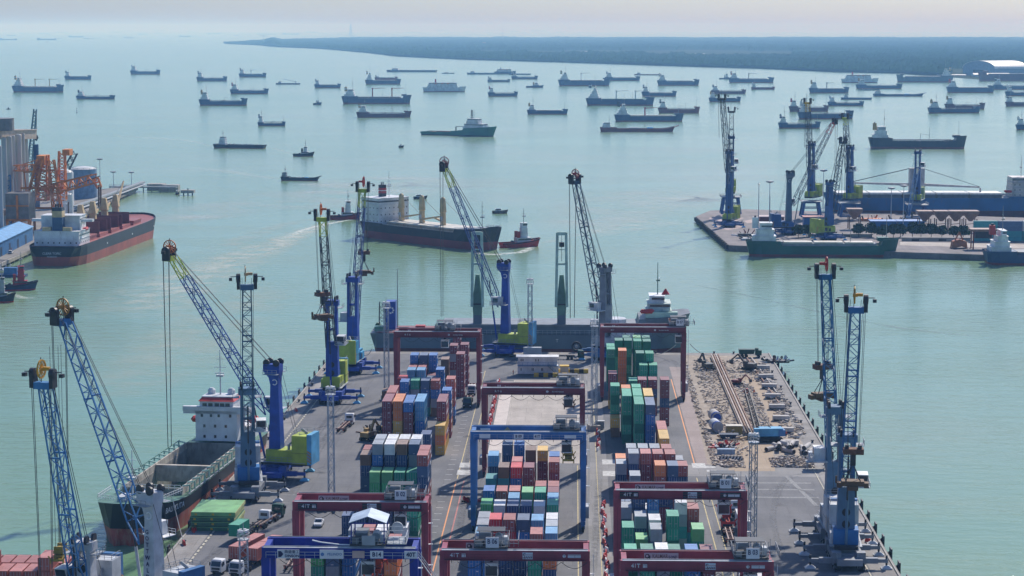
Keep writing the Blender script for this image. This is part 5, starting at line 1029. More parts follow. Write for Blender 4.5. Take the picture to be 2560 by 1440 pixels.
# -- black container feeder at the near left quay
c_, rz_, L = at_ship((514,1150), (293,1385)); p0 = W(577,1190,WZ); p1 = W(322,1395,WZ); d = (p1-p0); rz_ = math.atan2(d.y, d.x); L = 104; B = 17.5
e = V((math.cos(rz_), math.sin(rz_), 0)); nrm = V((-e.y, e.x, 0))
bowp = W(292,1262,7.0); ctr = bowp-e*(L*.5+1); ctr.z = WZ
t = thing('container_feeder', 'black hulled cargo ship with open empty holds and white bridge at the left quay', 'ship', ctr, rz_)
st_ = [(-.5,6.5,.6,.86),(-.47,6.8,.85,.96),(-.42,7,.97,1),(-.25,7,1,1),(-.24,6.6,1,1),(0,6.6,1,1),(.26,6.6,1,1),(.34,7.4,.92,1),(.40,8.2,.7,.93),(.45,9.0,.42,.72),(.48,9.6,.2,.45),(.5,10,.04,.14)]
KB = paint('kuta_black', (.025,.03,.035), .2, scale=.15); KR = mat('kuta_red', (.42,.10,.07), .7, var=.3, scale=.25, dirt_amt=.5, dirt=(.42,.36,.25))
hb = hullmesh(L, B, st_, KB, 3.9, DKG, KR, .0)
# cut the deck open over the holds: drop deck faces between the coamings
di = hb.ms.index(DKG); keep = [i for i in range(len(hb.f)) if not (hb.mi[i] == di and all(-.245*L-.01 <= hb.v[j][0] <= .345*L for j in hb.f[i]) and max(hb.v[j][0] for j in hb.f[i]) < .3*L)]
hb.f = [hb.f[i] for i in keep]; hb.mi = [hb.mi[i] for i in keep]; hb.sm = [hb.sm[i] for i in keep]; hb.build('hull', t)
HOLD = mat('hold_steel', (.26,.25,.23), .8, var=.35, scale=.3, dirt_amt=.5, dirt=(.10,.06,.04)); CMB = mat('coaming_beige', (.46,.42,.36), .8, var=.3, scale=.4, dirt_amt=.5, dirt=(.2,.12,.08))
w = B/2-2.0; x0, x1 = -.24*L, .26*L
b = MB(HOLD); b.box(x0, x1, -w, w, -1.2, -.9)
for y in (-w, w): b.box(x0, x1, y-.15, y+.15, -1, 6.8)
b.box(x0-.3, x0, -w, w, -1, 8.4); b.box(x1, x1+.3, -w, w, -1, 8.2); b.build('hold', t)
b = MB(CMB); b.box(x0, x1, w-.05, w+.35, 6.4, 8.4); b.box(x0, x1, -w-.35, -w+.05, 6.4, 8.4); b.box(x0+.50*(x1-x0), x0+.5*(x1-x0)+1.2, -w, w, 4.2, 8.2); b.build('coaming', t)
b = MB(DKG); b.box(x0, x1, -B/2, -w-.3, 6.4, 6.62); b.box(x0, x1, w+.3, B/2, 6.4, 6.62); b.build('side_deck', t)
for sd in (-1, 1):
    b = MB(PG)
    for i in range(13): x = x0+1+i*(x1-x0-2)/12; b.bar((x, sd*(B/2-.15), 6.6), (x, sd*(B/2-.15), 8.9), .35); b.bar((x, sd*(B/2-.15), 8.8), (x+.2, sd*(w+.2), 8.6), .3)
    b.bar((x0, sd*(B/2-.1), 8.9), (x1, sd*(B/2-.1), 8.9), .16, DKG); b.bar((x0, sd*(B/2-.1), 7.0), (x1, sd*(B/2-.1), 7.0), .2, LGREY); b.build('side_brackets', t)
zb_ = 7.2; b = MB(SW); b.box(-.355*L,-.275*L,-5.4,5.4,zb_+1,zb_+3.6); b.box(-.355*L,-.275*L,-5.4,5.4,zb_+3.6,zb_+6.2); b.box(-.355*L,-.275*L,-5.4,5.4,zb_+6.2,zb_+8.8); b.box(-.345*L,-.28*L,-4.4,4.4,zb_+8.8,zb_+11.2)
b.slab([(-.345*L,zb_+8.0),(-.275*L,zb_+8.0),(-.275*L,zb_+8.8),(-.345*L,zb_+8.8)], -8.6, 8.6); b.box(-.285*L,-.273*L,-8.7,8.7,zb_+8.8,zb_+9.9); b.box(-.47*L,-.355*L,-7,7,zb_-.2,zb_+3.4); h = b.build('bridge_house', t)
MB(RED).rings([[(-.345*L-.3,-4.7,zb_+11.2),(-.28*L+.4,-4.7,zb_+11.2),(-.28*L+.4,4.7,zb_+11.2),(-.345*L-.3,4.7,zb_+11.2)],[(-.34*L,-4.0,zb_+12.1),(-.29*L,-4.0,zb_+12.1),(-.29*L,4.0,zb_+12.1),(-.34*L,4.0,zb_+12.1)]]).build('red_roof', h)
b = MB(GLASS); xf = -.275*L
for y in (-3.6,-2.1,-.4,1.0,2.4): MB(GLASS).box(-.28*L, -.28*L+.06, y-.05, y+1.1, zb_+9.6, zb_+10.7).build('window', h)
for z in (1.8, 4.5, 7.2):
    for y in (-3.4, -.6, 2.2) if z < 7 else (-4,-1.6,.4,3.4): MB(GLASS).box(xf, xf+.06, y, y+.6, zb_+z, zb_+z+.75).build('window', h)
MB(LGREY).box(-.342*L, -.289*L, -4.1, 4.1, zb_+12.05, zb_+12.3).build('roof_deck', h); mast(h, -.32*L, zb_+12, 9.5, LGREY); MB(LGREY).lathe((-.33*L,-2.6,zb_+12.1),[(1,0),(1,1.2),(.5,1.7)],10).lathe((-.33*L,2.6,zb_+12.1),[(1,0),(1,1.2),(.5,1.7)],10).build('radome', h); funnel(t, -.40*L, zb_+3.4, 5, 3, 4, HN, RED)
for y in (-7.6, 7.6): boatdavit(t, -.36*L, y, zb_+4.4, RED)
mast(t, .40*L, 8.6, 9, SW); b = MB(SW); b.rail([(.30*L,-B*.48,8.2),(.42*L,-B*.42,9.0),(.49*L,-.8,10.2)], 1.1, SW, .1, 1.3); b.rail([(.30*L,B*.48,8.2),(.42*L,B*.42,9.0),(.49*L,.8,10.2)], 1.1, SW, .1, 1.3); b.rail([(.27*L,-B*.4,8),(.27*L,B*.4,8)], 1.1, SW, .1, 1.3); b.build('railing', t); MB(LGREY).box(.38*L,.42*L,-3,-1,8.3,9.6).box(.38*L,.42*L,1,3,8.3,9.6).lathe((.35*L,0,8.2),[(1,0),(1,.9)],10).build('anchor_windlass', t)
text('BALI KUTA', 1.8, INK, t, (.37*L, B*.475+.4, 6.3), (math.pi/2+.05, 0, math.pi-.24), shear=.15, sx=.95)
# -- corner container ship, only its deck cargo shows
t = thing('container_barge', 'dark deck of a ship at the lower left corner carrying maroon containers', 'ship', V((-118, W(0,1452,8).y-2, WZ)), R(8))
hullmesh(64, 15, [(-.5,4.5,.9,1),(0,4.5,1,1),(.4,4.5,1,1),(.5,5.2,.6,.8)], KB, 2, DKR, KR, .6).build('hull', t)
# -- right terminal ships
c_, rz_, L = at_ship((1872,631), (2243,641)); B = 15
t = ship('coaster', 1868, 2248, 643, 'dark green hulled coaster with white bridge moored along the right terminal front', HG, yaw=-1, B=10.5, fh=.8, lv=3, group='ships moored at the right terminal', ddeck=DKG)
t = ship('coaster', 2470, 2790, 664, 'dark blue ship cut off by the right frame edge at the right terminal', HN, yaw=-1, B=17, fh=.8, lv=4, group='ships moored at the right terminal')
c_ = W(2330, 546, WZ); s = sc_at(c_); L = 138; B = 24
t = thing('bulk_carrier', 'very long blue hulled bulk carrier with cream bridge moored behind the right terminal', 'ship', c_+V((6, B/2+5, 0)), math.pi)
hullmesh(L, B, [(-.5,12,.5,.85),(-.46,12,.9,1),(-.3,12,1,1),(-.29,11,1,1),(.3,11,1,1),(.4,11.6,.9,1),(.46,12.6,.5,.8),(.5,13.4,.05,.2)], HBL, 4.2, DKY, paint('boot_wine', (.13,.035,.05), .2), .8).build('hull', t)
CRM = paint('pale_cream', (.52,.48,.46), .1); 
h, zt, x0, x1 = house(t, -.42*L, -.31*L, B*.85, 12, 4, CRM, 3.0, step=.03, detail=True); funnel(t, -.405*L, zt, 5, 4, 5, RCR, None); mast(h, -.36*L, zt, 10, CRM); boatdavit(t, -.29*L, B*.42, 15, RED)
for i in range(5): x = -.20*L+i*.145*L; MB(paint('hatch_white', (.66,.65,.62), .1)).box(x-9.6, x+9.6, -9, 9, 13.6, 14.6).box(x-9.3, x+9.3, -8.6, 8.6, 11, 13.6, DKY).build('hatch_cover', t)
X = t.location.x-AT(2290, 500, t.location.y).x
b = MB(CRM); b.box(X-4.5, X-.8, -2.4, 2.4, 11, 29); b.box(X+.8, X+4.5, -2.4, 2.4, 11, 29); b.bar((X+3, 0, 19), (X+40, 0, 20), 1.6, w2=.9); b.bar((X-3, 0, 19), (X-38, 0, 17.5), 1.6, w2=.9)
for y in (-1, 1): b.bar((X+3, y, 29), (X+40, y, 20.3), .25, ROPE); b.bar((X-3, y, 29), (X-38, y, 17.8), .25, ROPE)
b.build('twin_deck_crane', t); MB(CRM).bar((X-38.5,0,11),(X-38.5,0,17),1.0).build('boom_rest', t)
# -- tugs
def tug(px, py, lab, L, heading, hull, wh, boot=RED, lv=4, fun=DARK):
    p = W(px, py, WZ); s = sc_at(p); hw = L*s/2
    t = ship('tug', px-hw, px+hw, py, lab, hull, B=L*.32, lv=lv, wh=wh, group='tugboats at work', boot=boot, fun=fun, ddeck=DKR, fh=1.2); t.rotation_euler.z = heading; t.location = p+V((0, 3, 0)); return t
tug(862, 549, 'red tug with white wheelhouse pushing at the stern of the central bulk carrier', 19, R(12), paint('tug_red', (.30,.02,.03), .1), SW, fun=RCR)
tug(1300, 618, 'red and white tug at the bow of the central bulk carrier', 22, R(25), paint('tug_red2', (.42,.03,.03), .1), SW, fun=RCR)
tug(40, 727, 'blue hulled tug with red and white wheelhouse below the grain terminal quay', 17, R(15), paint('tug_navy', (.02,.04,.10), .1), paint('tug_house_red', (.40,.03,.05), .1), fun=RCR)
tug(-6, 758, 'black rubber bowed tug just cut off by the left frame edge', 13, R(10), HB, GREY)
# -- buoys and dolphins
def buoy(px, py, lab, m, r=1.2, h=4):
    t = thing('buoy', lab, 'buoy', W(px, py, WZ)); MB(m).lathe((0,0,0),[(r,-.4),(r*1.1,.7),(r*.4,.9),(r*.25,h*.7)],12).build('float', t); MB(DARK).bar((0,0,h*.6),(0,0,h),.25).box(-.4,.4,-.4,.4,h*.85,h).build('lantern', t)
buoy(192, 281, 'small white channel buoy above the grain silos crane', SW, 1.3, 6); buoy(21, 273, 'low dark round buoy at far left above the silos', HB, 3, 3); buoy(118, 107, 'tiny red channel marker far out at upper left', RED, 4, 22)
# ============================================================ wooded far shore
shore = [(560,109.5),(585,111),(640,113),(700,118),(800,122),(925,133),(990,141),(1150,149),(1400,156),(1700,166),(1900,172),(2100,181),(2250,184),(2330,190),(2450,199),(2560,203),(2750,208)]
def shy(x):
    for (a, b_), (c, d_) in zip(shore[:-1], shore[1:]):
        if a <= x <= c: return b_+(d_-b_)*(x-a)/(c-a)
    return shore[-1][1]
from mathutils import noise as mno
fmat = mat('mangrove_canopy', (0.013,0.032,0.016), .9, var=.5, scale=.012, spec=0.0); lmat = mat('coastal_land', (0.055,0.065,0.035), .9, var=.4, scale=.004, spec=0.0)
gv, gf = [], []; lv_, lf_ = [], []
cols = [560+i*5.5 for i in range(399)]; NR = 46
for ci, x in enumerate(cols):
    y0 = shy(x); yb = 95.5 if x > 900 else 95.5+(900-x)/340*10.5
    yb = min(yb, y0-1.5)
    for r in range(NR):
        f = r/(NR-1); f = f**.8; py = y0+(yb-y0)*f; px_ = x+(random.random()-.5)*5; p = W(px_, py, WZ)
        n1 = mno.noise(V((p.x*.0009, p.y*.00035, 3))); n2 = mno.noise(V((p.x*.006, p.y*.003, 9)))
        edge = f < .30 and x > 880 or (x < 880 and f < .9)
        forest = edge or n1+.35*n2 > -.25 or f > .6
        h = (11+7*random.random()+6*n2) if forest else 0.8
        if x < 690: h *= .35+.65*(x-560)/130
        if 655 < x < 700: h += 20*max(0, 1-abs(x-680)/22)
        if 2380 < x and f < .25: h = .8
        if r == 0: h *= .55
        gv.append((p.x, p.y, WZ+h)); 
for c in range(len(cols)-1):
    for r in range(NR-1): a = c*NR+r; gf.append((a, a+NR, a+NR+1, a+1))
me = bpy.data.meshes.new('coastal_woodland'); me.from_pydata(gv, [], gf); me.materials.append(fmat); me.materials.append(lmat)
for p in me.polygons:
    if sum(gv[i][2] for i in p.vertices)/4 < WZ+3: p.material_index = 1
fo = bpy.data.objects.new('coastal_woodland', me); sc.collection.objects.link(fo); struct(fo, 'stuff'); fo['label'] = 'low wooded far shore of dense mangrove trees across the bay'; fo['category'] = 'woodland'
sheet('far_land', [(W(x, y, WZ).x, W(x, y, WZ).y) for x, y in [(x_, y_-.3) for x_, y_ in shore]+[(2750,94),(900,94),(600,107)]], WZ+.3, lmat)
# masts and towers on the far shore
def pylon(x, y0, y1, lab, w=5, col=None):
    p = W(x, y0, WZ); s = sc_at(p); h = (y0-y1)/s; t = thing('radio_mast', lab, 'mast', p, 0, 'thin masts on the far shore'); b = MB(col or RED)
    for i in range(6): b.bar((0, 0, h*i/6), (0, 0, h*(i+1)/6), w*(1-i*.1), (col or RED) if i % 2 == 0 else SW, w2=w*(.9-i*.1))
    b.build('mast_shaft', t); MB(DARK).lathe((0,0,h),[(w*.4,0),(w*.1,w)],6).build('aerial', t)
pylon(1257,100,73,'tall red and white mast on the wooded shore, at centre'); pylon(1610,98,81,'red and white mast on the wooded shore, right of the central one', 4); pylon(960,98,76,'thin grey mast on the shore left of the tall central mast', 3, MG)
pylon(2243,100,85,'short grey mast rising from the woods at far right', 3, MG); pylon(1527,98,82,'thin grey mast just left of the second red and white mast', 2.5, MG); pylon(2017,98,84,'short grey mast in the woods above the far quay cranes', 2.5, MG)
p = W(877,90,WZ); t = thing('pylon', 'very tall pale lattice pylon standing in the haze offshore', 'pylon', p); MB(MG).lattice((0,0,0),(0,0,170),38,5,9,None,4,2).build('lattice_shaft', t)
p = W(659,108,WZ); t = thing('beacon_tower', 'thin grey tower on the tip of the wooded point', 'tower', p); MB(MG).bar((0,0,0),(0,0,60),4,w2=2).bar((-25,0,58),(30,0,52),2).build('tower_shaft', t)
# far buildings
def barn(x, y, w, h, lab, wall, roof, dep=None, grp='small buildings on the far shore'):
    p = W(x, y, WZ+.5); s = sc_at(p); w /= s; h /= s; d = dep or w*.6; t = thing('shed', lab, 'building', p, 0, grp)
    MB(wall).box(-w/2, w/2, 0, d, 0, h*.6).build('wall', t); MB(roof).rings([[(-w/2-1,-1,h*.6),(w/2+1,-1,h*.6),(w/2+1,d+1,h*.6),(-w/2-1,d+1,h*.6)],[(-w/2,d/2-.5,h),(w/2,d/2-.5,h),(w/2,d/2+.5,h),(-w/2,d/2+.5,h)]]).build('roof', t); MB(DARK).box(-w*.08, w*.08, -.3, 0, 0, h*.4).build('door', t)
BR = paint('tile_orange', (.5,.22,.12), .2)
for i, (x, y, w, h, r) in enumerate([(640,110,16,4,BR),(668,109,14,4,SW),(615,110,12,3,BR),(1210,113,9,7,BR),(1235,112,8,5,BR),(1150,119,40,2.5,SW),(1245,119,30,2.5,SW),(1310,122,60,2.5,SW),(1290,113,26,4,SW),(1470,130,38,2.2,SW),(1750,137,30,3,SW),(2102,147,10,4,BR),(2163,135,7,6,SW),(2325,152,16,4,BR),(2165,145,8,4,SW)]):
    barn(x, y, w, h, f"{'small orange roofed' if r is BR else 'pale low'} building in the far woods, {ORD[i]} from the list left to right" if False else f"{'orange roofed house' if r is BR else 'pale low building'} among the far woods, {'left' if x < 900 else 'centre' if x < 1400 else 'right'} part, {ORD[i]}", SW, r)
p = W(2476, 189, WZ+.5); s = sc_at(p); w = 96/s; dpt = 120.0; t = thing('shipyard_shed', 'huge arched shipyard shed with white barrel roof and blue grey walls at far right', 'building', p, R(0))
WB = paint('shed_wall', (.20,.29,.38), .1); arc = [(-60*math.cos(math.pi*i/14)*1.0, 17+18*math.sin(math.pi*i/14)) for i in range(15)]
b = MB(WB); b.rings([[(x, -35, z) for x, z in [(-60,0)]+arc+[(60,0)]], [(x, -34, z) for x, z in [(-60,0)]+arc+[(60,0)]]]); b.box(-60,-59,-34,60,0,17); b.box(59,60,-34,60,0,17); b.build('wall', t)
b = MB(paint('barrel_white', (.72,.72,.70), .05)); b.rings([[(x*1.02, -36, z+.6) for x, z in arc]+[(x*1.0, -36, z) for x, z in arc[::-1]], [(x*1.02, 62, z+.6) for x, z in arc]+[(x, 62, z) for x, z in arc[::-1]]]); b.build('roof', t); t.rotation_euler.z = R(-62)
MB(DARK).box(-20,20,-35.6,-35,0,14).build('doorway', t)
barn(2600,184,110,22,'long pale shipyard hall right of the arched shed',WB,paint('barrel_white', (.72,.72,.70)),60); barn(2480,192,90,9,'low grey workshop row before the arched shed',GREY,LGREY,30); barn(2380,190,70,4,'long flat quay shed left of the arched shed',GREY,LGREY,20)
# ============================================================ right terminal
TZ = 0.0
sheet('terminal_quay', wpoly((1740,541),(1776,526),(1862,523),(2760,550),(2760,646),(2250,630),(1823,613)), TZ, ground_mat('terminal_tarmac', (.13,.115,.115), (.25,.22,.22), .05), 3.1)
SPILL = mat('pale_spill', (.45,.36,.33), .9, var=.3, scale=.3)
for i, pts in enumerate([((1772,545),(1800,538),(1860,545),(1830,556),(1785,556)),((1780,563),(1830,560),(1865,568),(1820,575),(1785,570)),((1860,552),(1885,548),(1890,556),(1868,558))]): sheet('cement_spill', wpoly(*pts), TZ+.012+i*.004, SPILL)
sheet('terminal_road', wpoly((2250,604),(2600,612),(2600,622),(2250,613)), TZ+.01, PAD)
PBLUE = paint('portal_blue', (.03,.10,.28), .15); GR2 = 'portal and mobile cranes on the right terminal'
mhc((1826,540), (1829,272), -6, 47, 30, 'tall blue portal crane with lime house at the tip of the right terminal, shorter boom', boom=BLK1, tower=PBLUE, house=LIME, house2=LIME, cha=PBLUE, portal=10, reel=None, hang=False, bw=2.7, group=GR2, tipcol=DARK)
mhc((1822,566), (1805,240), -12, 42, 30, 'tall blue mobile crane nearest the tip of the right terminal, highest boom there', boom=BLK1, tower=PBLUE, house=LIME, house2=LIME, cha=PBLUE, reel=None, lz=50, bw=2.8, group=GR2, tipcol=DARK)
mhc((1972,585), (2087,300), 5, 33, 15, 'grey towered mobile crane with long red tipped boom leaning right on the terminal', boom=paint('boom_dusk', (.08,.09,.13), .1), tipcol=RED, tower=paint('slate_tower', (.09,.14,.20), .1), house=PBLUE, house2=PBLUE, cha=PBLUE, tstyle='plain', reel=None, lz=30, bw=2.8, group=GR2)
mhc((2026,548), (2019,250), -6, 44, 28, 'blue portal crane with yellow boom head and lime house, second from terminal tip', boom=BLK1, tipcol=YELLOW, tower=PBLUE, house=LIME, house2=LIME, cha=PBLUE, portal=9, reel=None, lz=42, bw=2.7, group=GR2)
mhc((2122,548), (2113,288), -5, 42, 27, 'blue portal crane with tall steep boom before the blue bulk carrier', boom=BLK1, tipcol=LIME, tower=PBLUE, house=LIME, house2=LIME, cha=PBLUE, portal=8, reel=None, hang=False, bw=2.6, group=GR2)
mhc((2072,598), (2107,348), 4, 30, 14, 'blue mobile crane with lime base behind the green coaster', boom=BLK1, tower=PBLUE, house=LIME, house2=LIME, cha=PBLUE, reel=None, lz=20, bw=2.7, group=GR2)
mhc((2291,552), (2272,535), -26, 40, 30, 'blue portal crane with boom lowered before the cream twin ship crane', boom=paint('boom_pale', (.3,.42,.55), .1), tower=PBLUE, house=paint('pale_lime', (.35,.45,.2), .1), house2=LIME, cha=PBLUE, portal=8, reel=None, hang=False, bw=2.2, group=GR2)
def pole(px, yb, yt, lab, ring=True):
    p = W(px, yb, 0); h = (yb-yt)/sc_at(p); t = thing('light_pole', lab, 'light pole', p, 0, 'tall floodlight poles on the terminals'); MB(LGREY).bar((0,0,0),(0,0,h),.55,n=8,w2=.3).build('pole_shaft', t)
    MB(GREY).lathe((0,0,h-1.2),[(.5,0),(2.1,.5),(2.1,1.1),(.5,1.3)] if ring else [(.3,0),(.9,.3),(.3,.6)],10).build('lamp_ring', t)
pole(1896,556,456,'thin light pole left of the two beside the tip of the right terminal',False); pole(1923,574,452,'tall light pole with ring lamp, right of the two near the terminal tip'); pole(2057,560,424,'light pole between two blue portal cranes'); pole(2257,590,462,'light pole left of the lowered boom crane'); pole(2227,560,468,'light pole in front of the blue bulk carrier hull')
# trees in a row
LEAF = [mat('leaf_dark', (.018,.045,.016), .9, var=.5, scale=.8), mat('leaf_mid', (.035,.07,.025), .9, var=.5, scale=.8)]; BARK = mat('bark', (.08,.06,.045), .9)
def tree(loc, h, r, lab, grp, sd):
    rn = random.Random(sd); t = thing('tree', lab, 'tree', loc, rn.random()*6, grp); b = MB(BARK); b.bar((0,0,0),(0,0,h*.5),.4,w2=.22,n=6)
    for i in range(4): a = i*1.7; b.bar((0,0,h*.35),(r*.5*math.cos(a),r*.5*math.sin(a),h*.7),.18,w2=.08)
    b.build('trunk', t); b = MB(LEAF[0])
    for i in range(330):
        a = rn.random()*6.283; q = rn.random()**.6; zz = rn.random(); rr = r*q*(1-.55*abs(zz-.4)*1.4)*(1+.25*math.sin(a*3+sd)); c = V((rr*math.cos(a), rr*math.sin(a), h*(.34+.66*zz))); d = .38+.35*rn.random()
        n1 = V((rn.uniform(-1,1), rn.uniform(-1,1), rn.uniform(-.4,1))).normalized(); u = n1.cross(V((.3,.5,.8))).normalized()*d; v = n1.cross(u).normalized()*d*.8
        b.quad(c-u-v, c+u-v, c+u*.8+v, c-u*.9+v, LEAF[rn.random() < .45])
    b.build('crown', t)
xs = [1998,2020,2150,2178,2204,2230,2254,2280,2306,2332,2356,2384,2410]
for i, x in enumerate(xs): tree(W(x+random.uniform(-4,4), 592+random.uniform(-2,2)+(x-2000)*.01, 0), 6+random.random()*2, 2.9+random.random(), f'dark round tree in the row behind the terminal front road, {ORD[i]} from the left', 'row of dark trees on the right terminal', i)
def shed2(x0, x1, y, h, d, lab, wall, roof, par='warehouse'):
    a, c = W(x0, y, 0), W(x1, y, 0); w = c.x-a.x; t = thing(par, lab, 'warehouse', (a+c)/2); MB(wall).box(-w/2, w/2, 0, d, 0, h).build('wall', t); MB(roof).slab([(-w/2-.5, h), (w/2+.5, h), (w/2+.5, h+.4), (-w/2-.5, h+.4)], -.6, d+.6).build('roof', t)
    for k in range(max(1, int(w/14))): MB(DARK).box(-w/2+5+k*14, -w/2+9+k*14, -.06, 0, 0, h*.7).build('door', t)
WBL = paint('shed_blue', (.03,.14,.34), .15)
shed2(2178,2240,577,5,9,'blue roofed shed behind the tree row, left one',WBL,paint('roof_blue', (.06,.22,.45), .1)); shed2(2246,2311,577,5,9,'blue shed behind the tree row, right one beside the lowered boom crane',WBL,paint('roof_blue', (.06,.22,.45))); shed2(2010,2066,566,5,8,'low shed with salmon roof between the grey and blue cranes',WBL,paint('roof_salmon', (.45,.25,.2)))
shed2(1900,1960,556,3,8,'dark flat store behind the grey crane',HR,paint('roof_pink', (.5,.38,.36))); shed2(2255,2425,603,1.6,1.2,'long low concrete wall on the terminal front road',CONC,CONC,'low_wall'); shed2(2020,2180,592,1.2,.8,'low wall in front of the terminal trees at left',CONC,CONC,'low_wall')
def hopper(x, y, lab, m=RUST):
    p = W(x, y, 0); t = thing('hopper', lab, 'hopper', p, 0, 'rusty bulk hoppers on the right terminal'); b = MB(m)
    for a, c in ((-3,-3),(3,-3),(3,3),(-3,3)): b.bar((a,c,0),(a,c,7),.5)
    b.bar((-3,-3,4),(3,3,4),.3); b.build('frame', t); MB(paint('hopper_tan', (.30,.17,.12), .4)).rings([[(a*.8,c*.8,5.5) for a,c in ((-1,-1),(1,-1),(1,1),(-1,1))],[(a*4.2,c*4.2,10) for a,c in ((-1,-1),(1,-1),(1,1),(-1,1))],[(a*4.2,c*4.2,11.3) for a,c in ((-1,-1),(1,-1),(1,1),(-1,1))]]).build('bin', t)
for i, x in enumerate((2135,2310,2352,2388,2425)): hopper(x, 578-(i == 0)*6, f'rusty bulk hopper on legs before the blue bulk carrier, {ORD[i]} from the left')
p = W(2455,622,0); t = thing('hopper', 'dark wheeled hopper with tan roof at the terminal edge near the teal containers', 'hopper', p); b = MB(HR)
for a, c in ((-5,-3),(5,-3),(5,3),(-5,3)): b.bar((a,c,0),(a,c,9),.6)
b.build('frame', t); MB(paint('hopper_tan', (.3,.17,.12))).box(-6.5,6.5,-4,4,9,10.2).build('roof', t); MB(DARK).box(-4,4,-2.5,2.5,5.5,8.8).build('bin', t)
p = W(2397,620,0); t = thing('grab_bucket', 'orange grab bucket resting on the terminal apron', 'grab', p); b = MB(paint('grab_orange', (.45,.16,.06), .3)); b.slab([(-4,0),(-3.4,3.5),(0,4.6),(3.4,3.5),(4,0),(1,1)], -2.5, 2.5); b.bar((-2,0,4),(0,0,8),.7); b.bar((2,0,4),(0,0,8),.7); b.build('bucket_shell', t)
k = 0; wcols = [('teal','t'),('white','w'),('slate','s')]
for lv_k in range(4):
    for j in range(3):
        p = W(2426+6, 604, 0); c = 't' if lv_k < 2 or j == 0 else ('s' if j == 1 else 'w')
        if lv_k == 3 and j == 2: pass
        o = cont(c, p.x+1+j*12.6, p.y+4, lv_k*2.62, f'{CCOL[c][0]} container in the terminal stack by the blue ship, {LEV[lv_k]} row, {ORD[j]} from left', 40, -math.pi/2, 'containers stacked on the right terminal')
for i in range(20):
    a, c = W(1740,541), W(1823,613); p = a+(c-a)*(i+.5)/20; t = thing('quay_fender', f'black fender on the slanting edge of the right terminal, {ORD[i]} from its tip', 'fender', (p.x, p.y, -1.2), math.atan2(c.y-a.y, c.x-a.x), 'fenders along the right terminal'); MB(RUB).box(-1.2,1.2,-1.1,.2,-1.3,1.1).build('rubber_block', t); MB(DARK).box(-.3,.3,-1.5,-1.1,-1,1).build('face_plate', t)
def clutter(px, py, lab, cat, cols_, n, r, h, name='equipment_pile', grp=None, rn=3, z=0):
    t = thing(name, lab, cat, W(px, py, z), 0, grp); q = random.Random(rn); b = MB(cols_[0])
    b.box(-r*.7, r*.7, -r*.35, r*.35, 0, h*.35)
    for i in range(n): x, y = q.uniform(-r, r), q.uniform(-r*.6, r*.6); b.bar((x*.6, y*.6, .1), (x+q.uniform(-2,2), y+q.uniform(-1,1), q.uniform(.2, h)), q.uniform(.2,.7), q.choice(cols_))
    return b.build('scrap_heap', t)
clutter(1868,590,'black and white machinery parked near the green coaster stern','machinery',[DARK,SW,HR],14,7,4); clutter(2180,552,'orange and brown machinery beside the first rusty hopper','machinery',[ORANGE,RUST,RED],16,9,4,rn=5); clutter(2230,556,'brown scrap machinery before the blue bulk carrier','machinery',[RUST,DARK],16,9,4,rn=6); clutter(1880,600,'steel frames lying behind the white bridge of the green coaster','machinery',[LGREY,DARK],14,8,3,rn=7)
p = W(1872,587,0); 
# ============================================================ grain terminal on the left
sheet('grain_quay', wpoly((-120,668),(0,655),(83,622),(96,600),(215,530),(345,470),(330,462),(150,488),(-120,520)), 0, ground_mat('grain_quay_ground', (.15,.14,.13), (.27,.25,.23), .05), 1.4)
b = MB(CONC)
for i in range(10): p = W(-20+i*11, 664-i*4.6, 0); b.bar((p.x, p.y, -4), (p.x, p.y, -1.2), 1.0, n=8)
b.bar(W(-60,690,-1.0)+V((0,1,0)), W(83,625,-1.0)+V((0,1,0)), 1.0, h=1.6); struct(b.build('quay_wall'))
SILO = mat('silo_concrete', (.50,.50,.48), .85, var=.12, scale=.05, dirt_amt=.25, dirt=(.33,.33,.32))
t = thing('grain_silos', 'row of tall grey concrete grain silos with rooftop gallery at the left frame edge', 'silo', W(20,566,0))
O = t.location
for (x, yt, w, yb) in ((-8,372,16,650),(3,366,15,640),(16,346,13,575),(29,343,14,572),(39,341,10,568),(51,338,17,566),(63,336,10,560),(71,334,9,556)):
    p = W(x, yb if x > 10 else 600, 0); s = sc_at(p); r = w/s/2; h = ((yb if x > 10 else 600)-yt)/s; MB(SILO).lathe(p-O, [(r*1.0, 0), (r*1.0, h), (r*.8, h+.5)], 18).build('silo', t)
p0, p1 = W(-20,575,0)-O, W(72,552,0)-O; h = 50.5
MB(paint('gallery_tan', (.42,.34,.28), .4)).bar(p0+V((0,2,h+1.5)), p1+V((0,2,h-1.0)), 11, h=5).build('rooftop_gallery', t); MB(paint('gallery_roof', (.60,.50,.45), .4)).bar(p0+V((0,2,h+4.2)), p1+V((0,2,h+1.8)), 12.5, h=.5).build('gallery_roof', t)
MB(paint('drum_grey', (.20,.20,.20), .3)).lathe(W(8,575,0)-O+V((0,0,h+4)), [(7.5,0),(7.5,6.5),(7.7,6.7)], 20).build('roof_drum', t)
def at0(px, py, Y): q = AT(px, py, Y); return q
YU = W(90,572,0).y
def U(px, py, dy=0): return AT(px, py, YU+dy)
OR2 = mat('unloader_orange', (.62,.215,.05), .7, var=.35, scale=.3, dirt_amt=.3, dirt=(.25,.10,.05))
t = thing('ship_unloader', 'big orange steel grain unloader with boom reaching over the moored bulk carrier', 'ship unloader', (0,0,0)); 
t.location = W(90,572,0); O = V(t.location)
def u(px, py, dy=0): return U(px, py, dy)-O
b = MB(OR2)
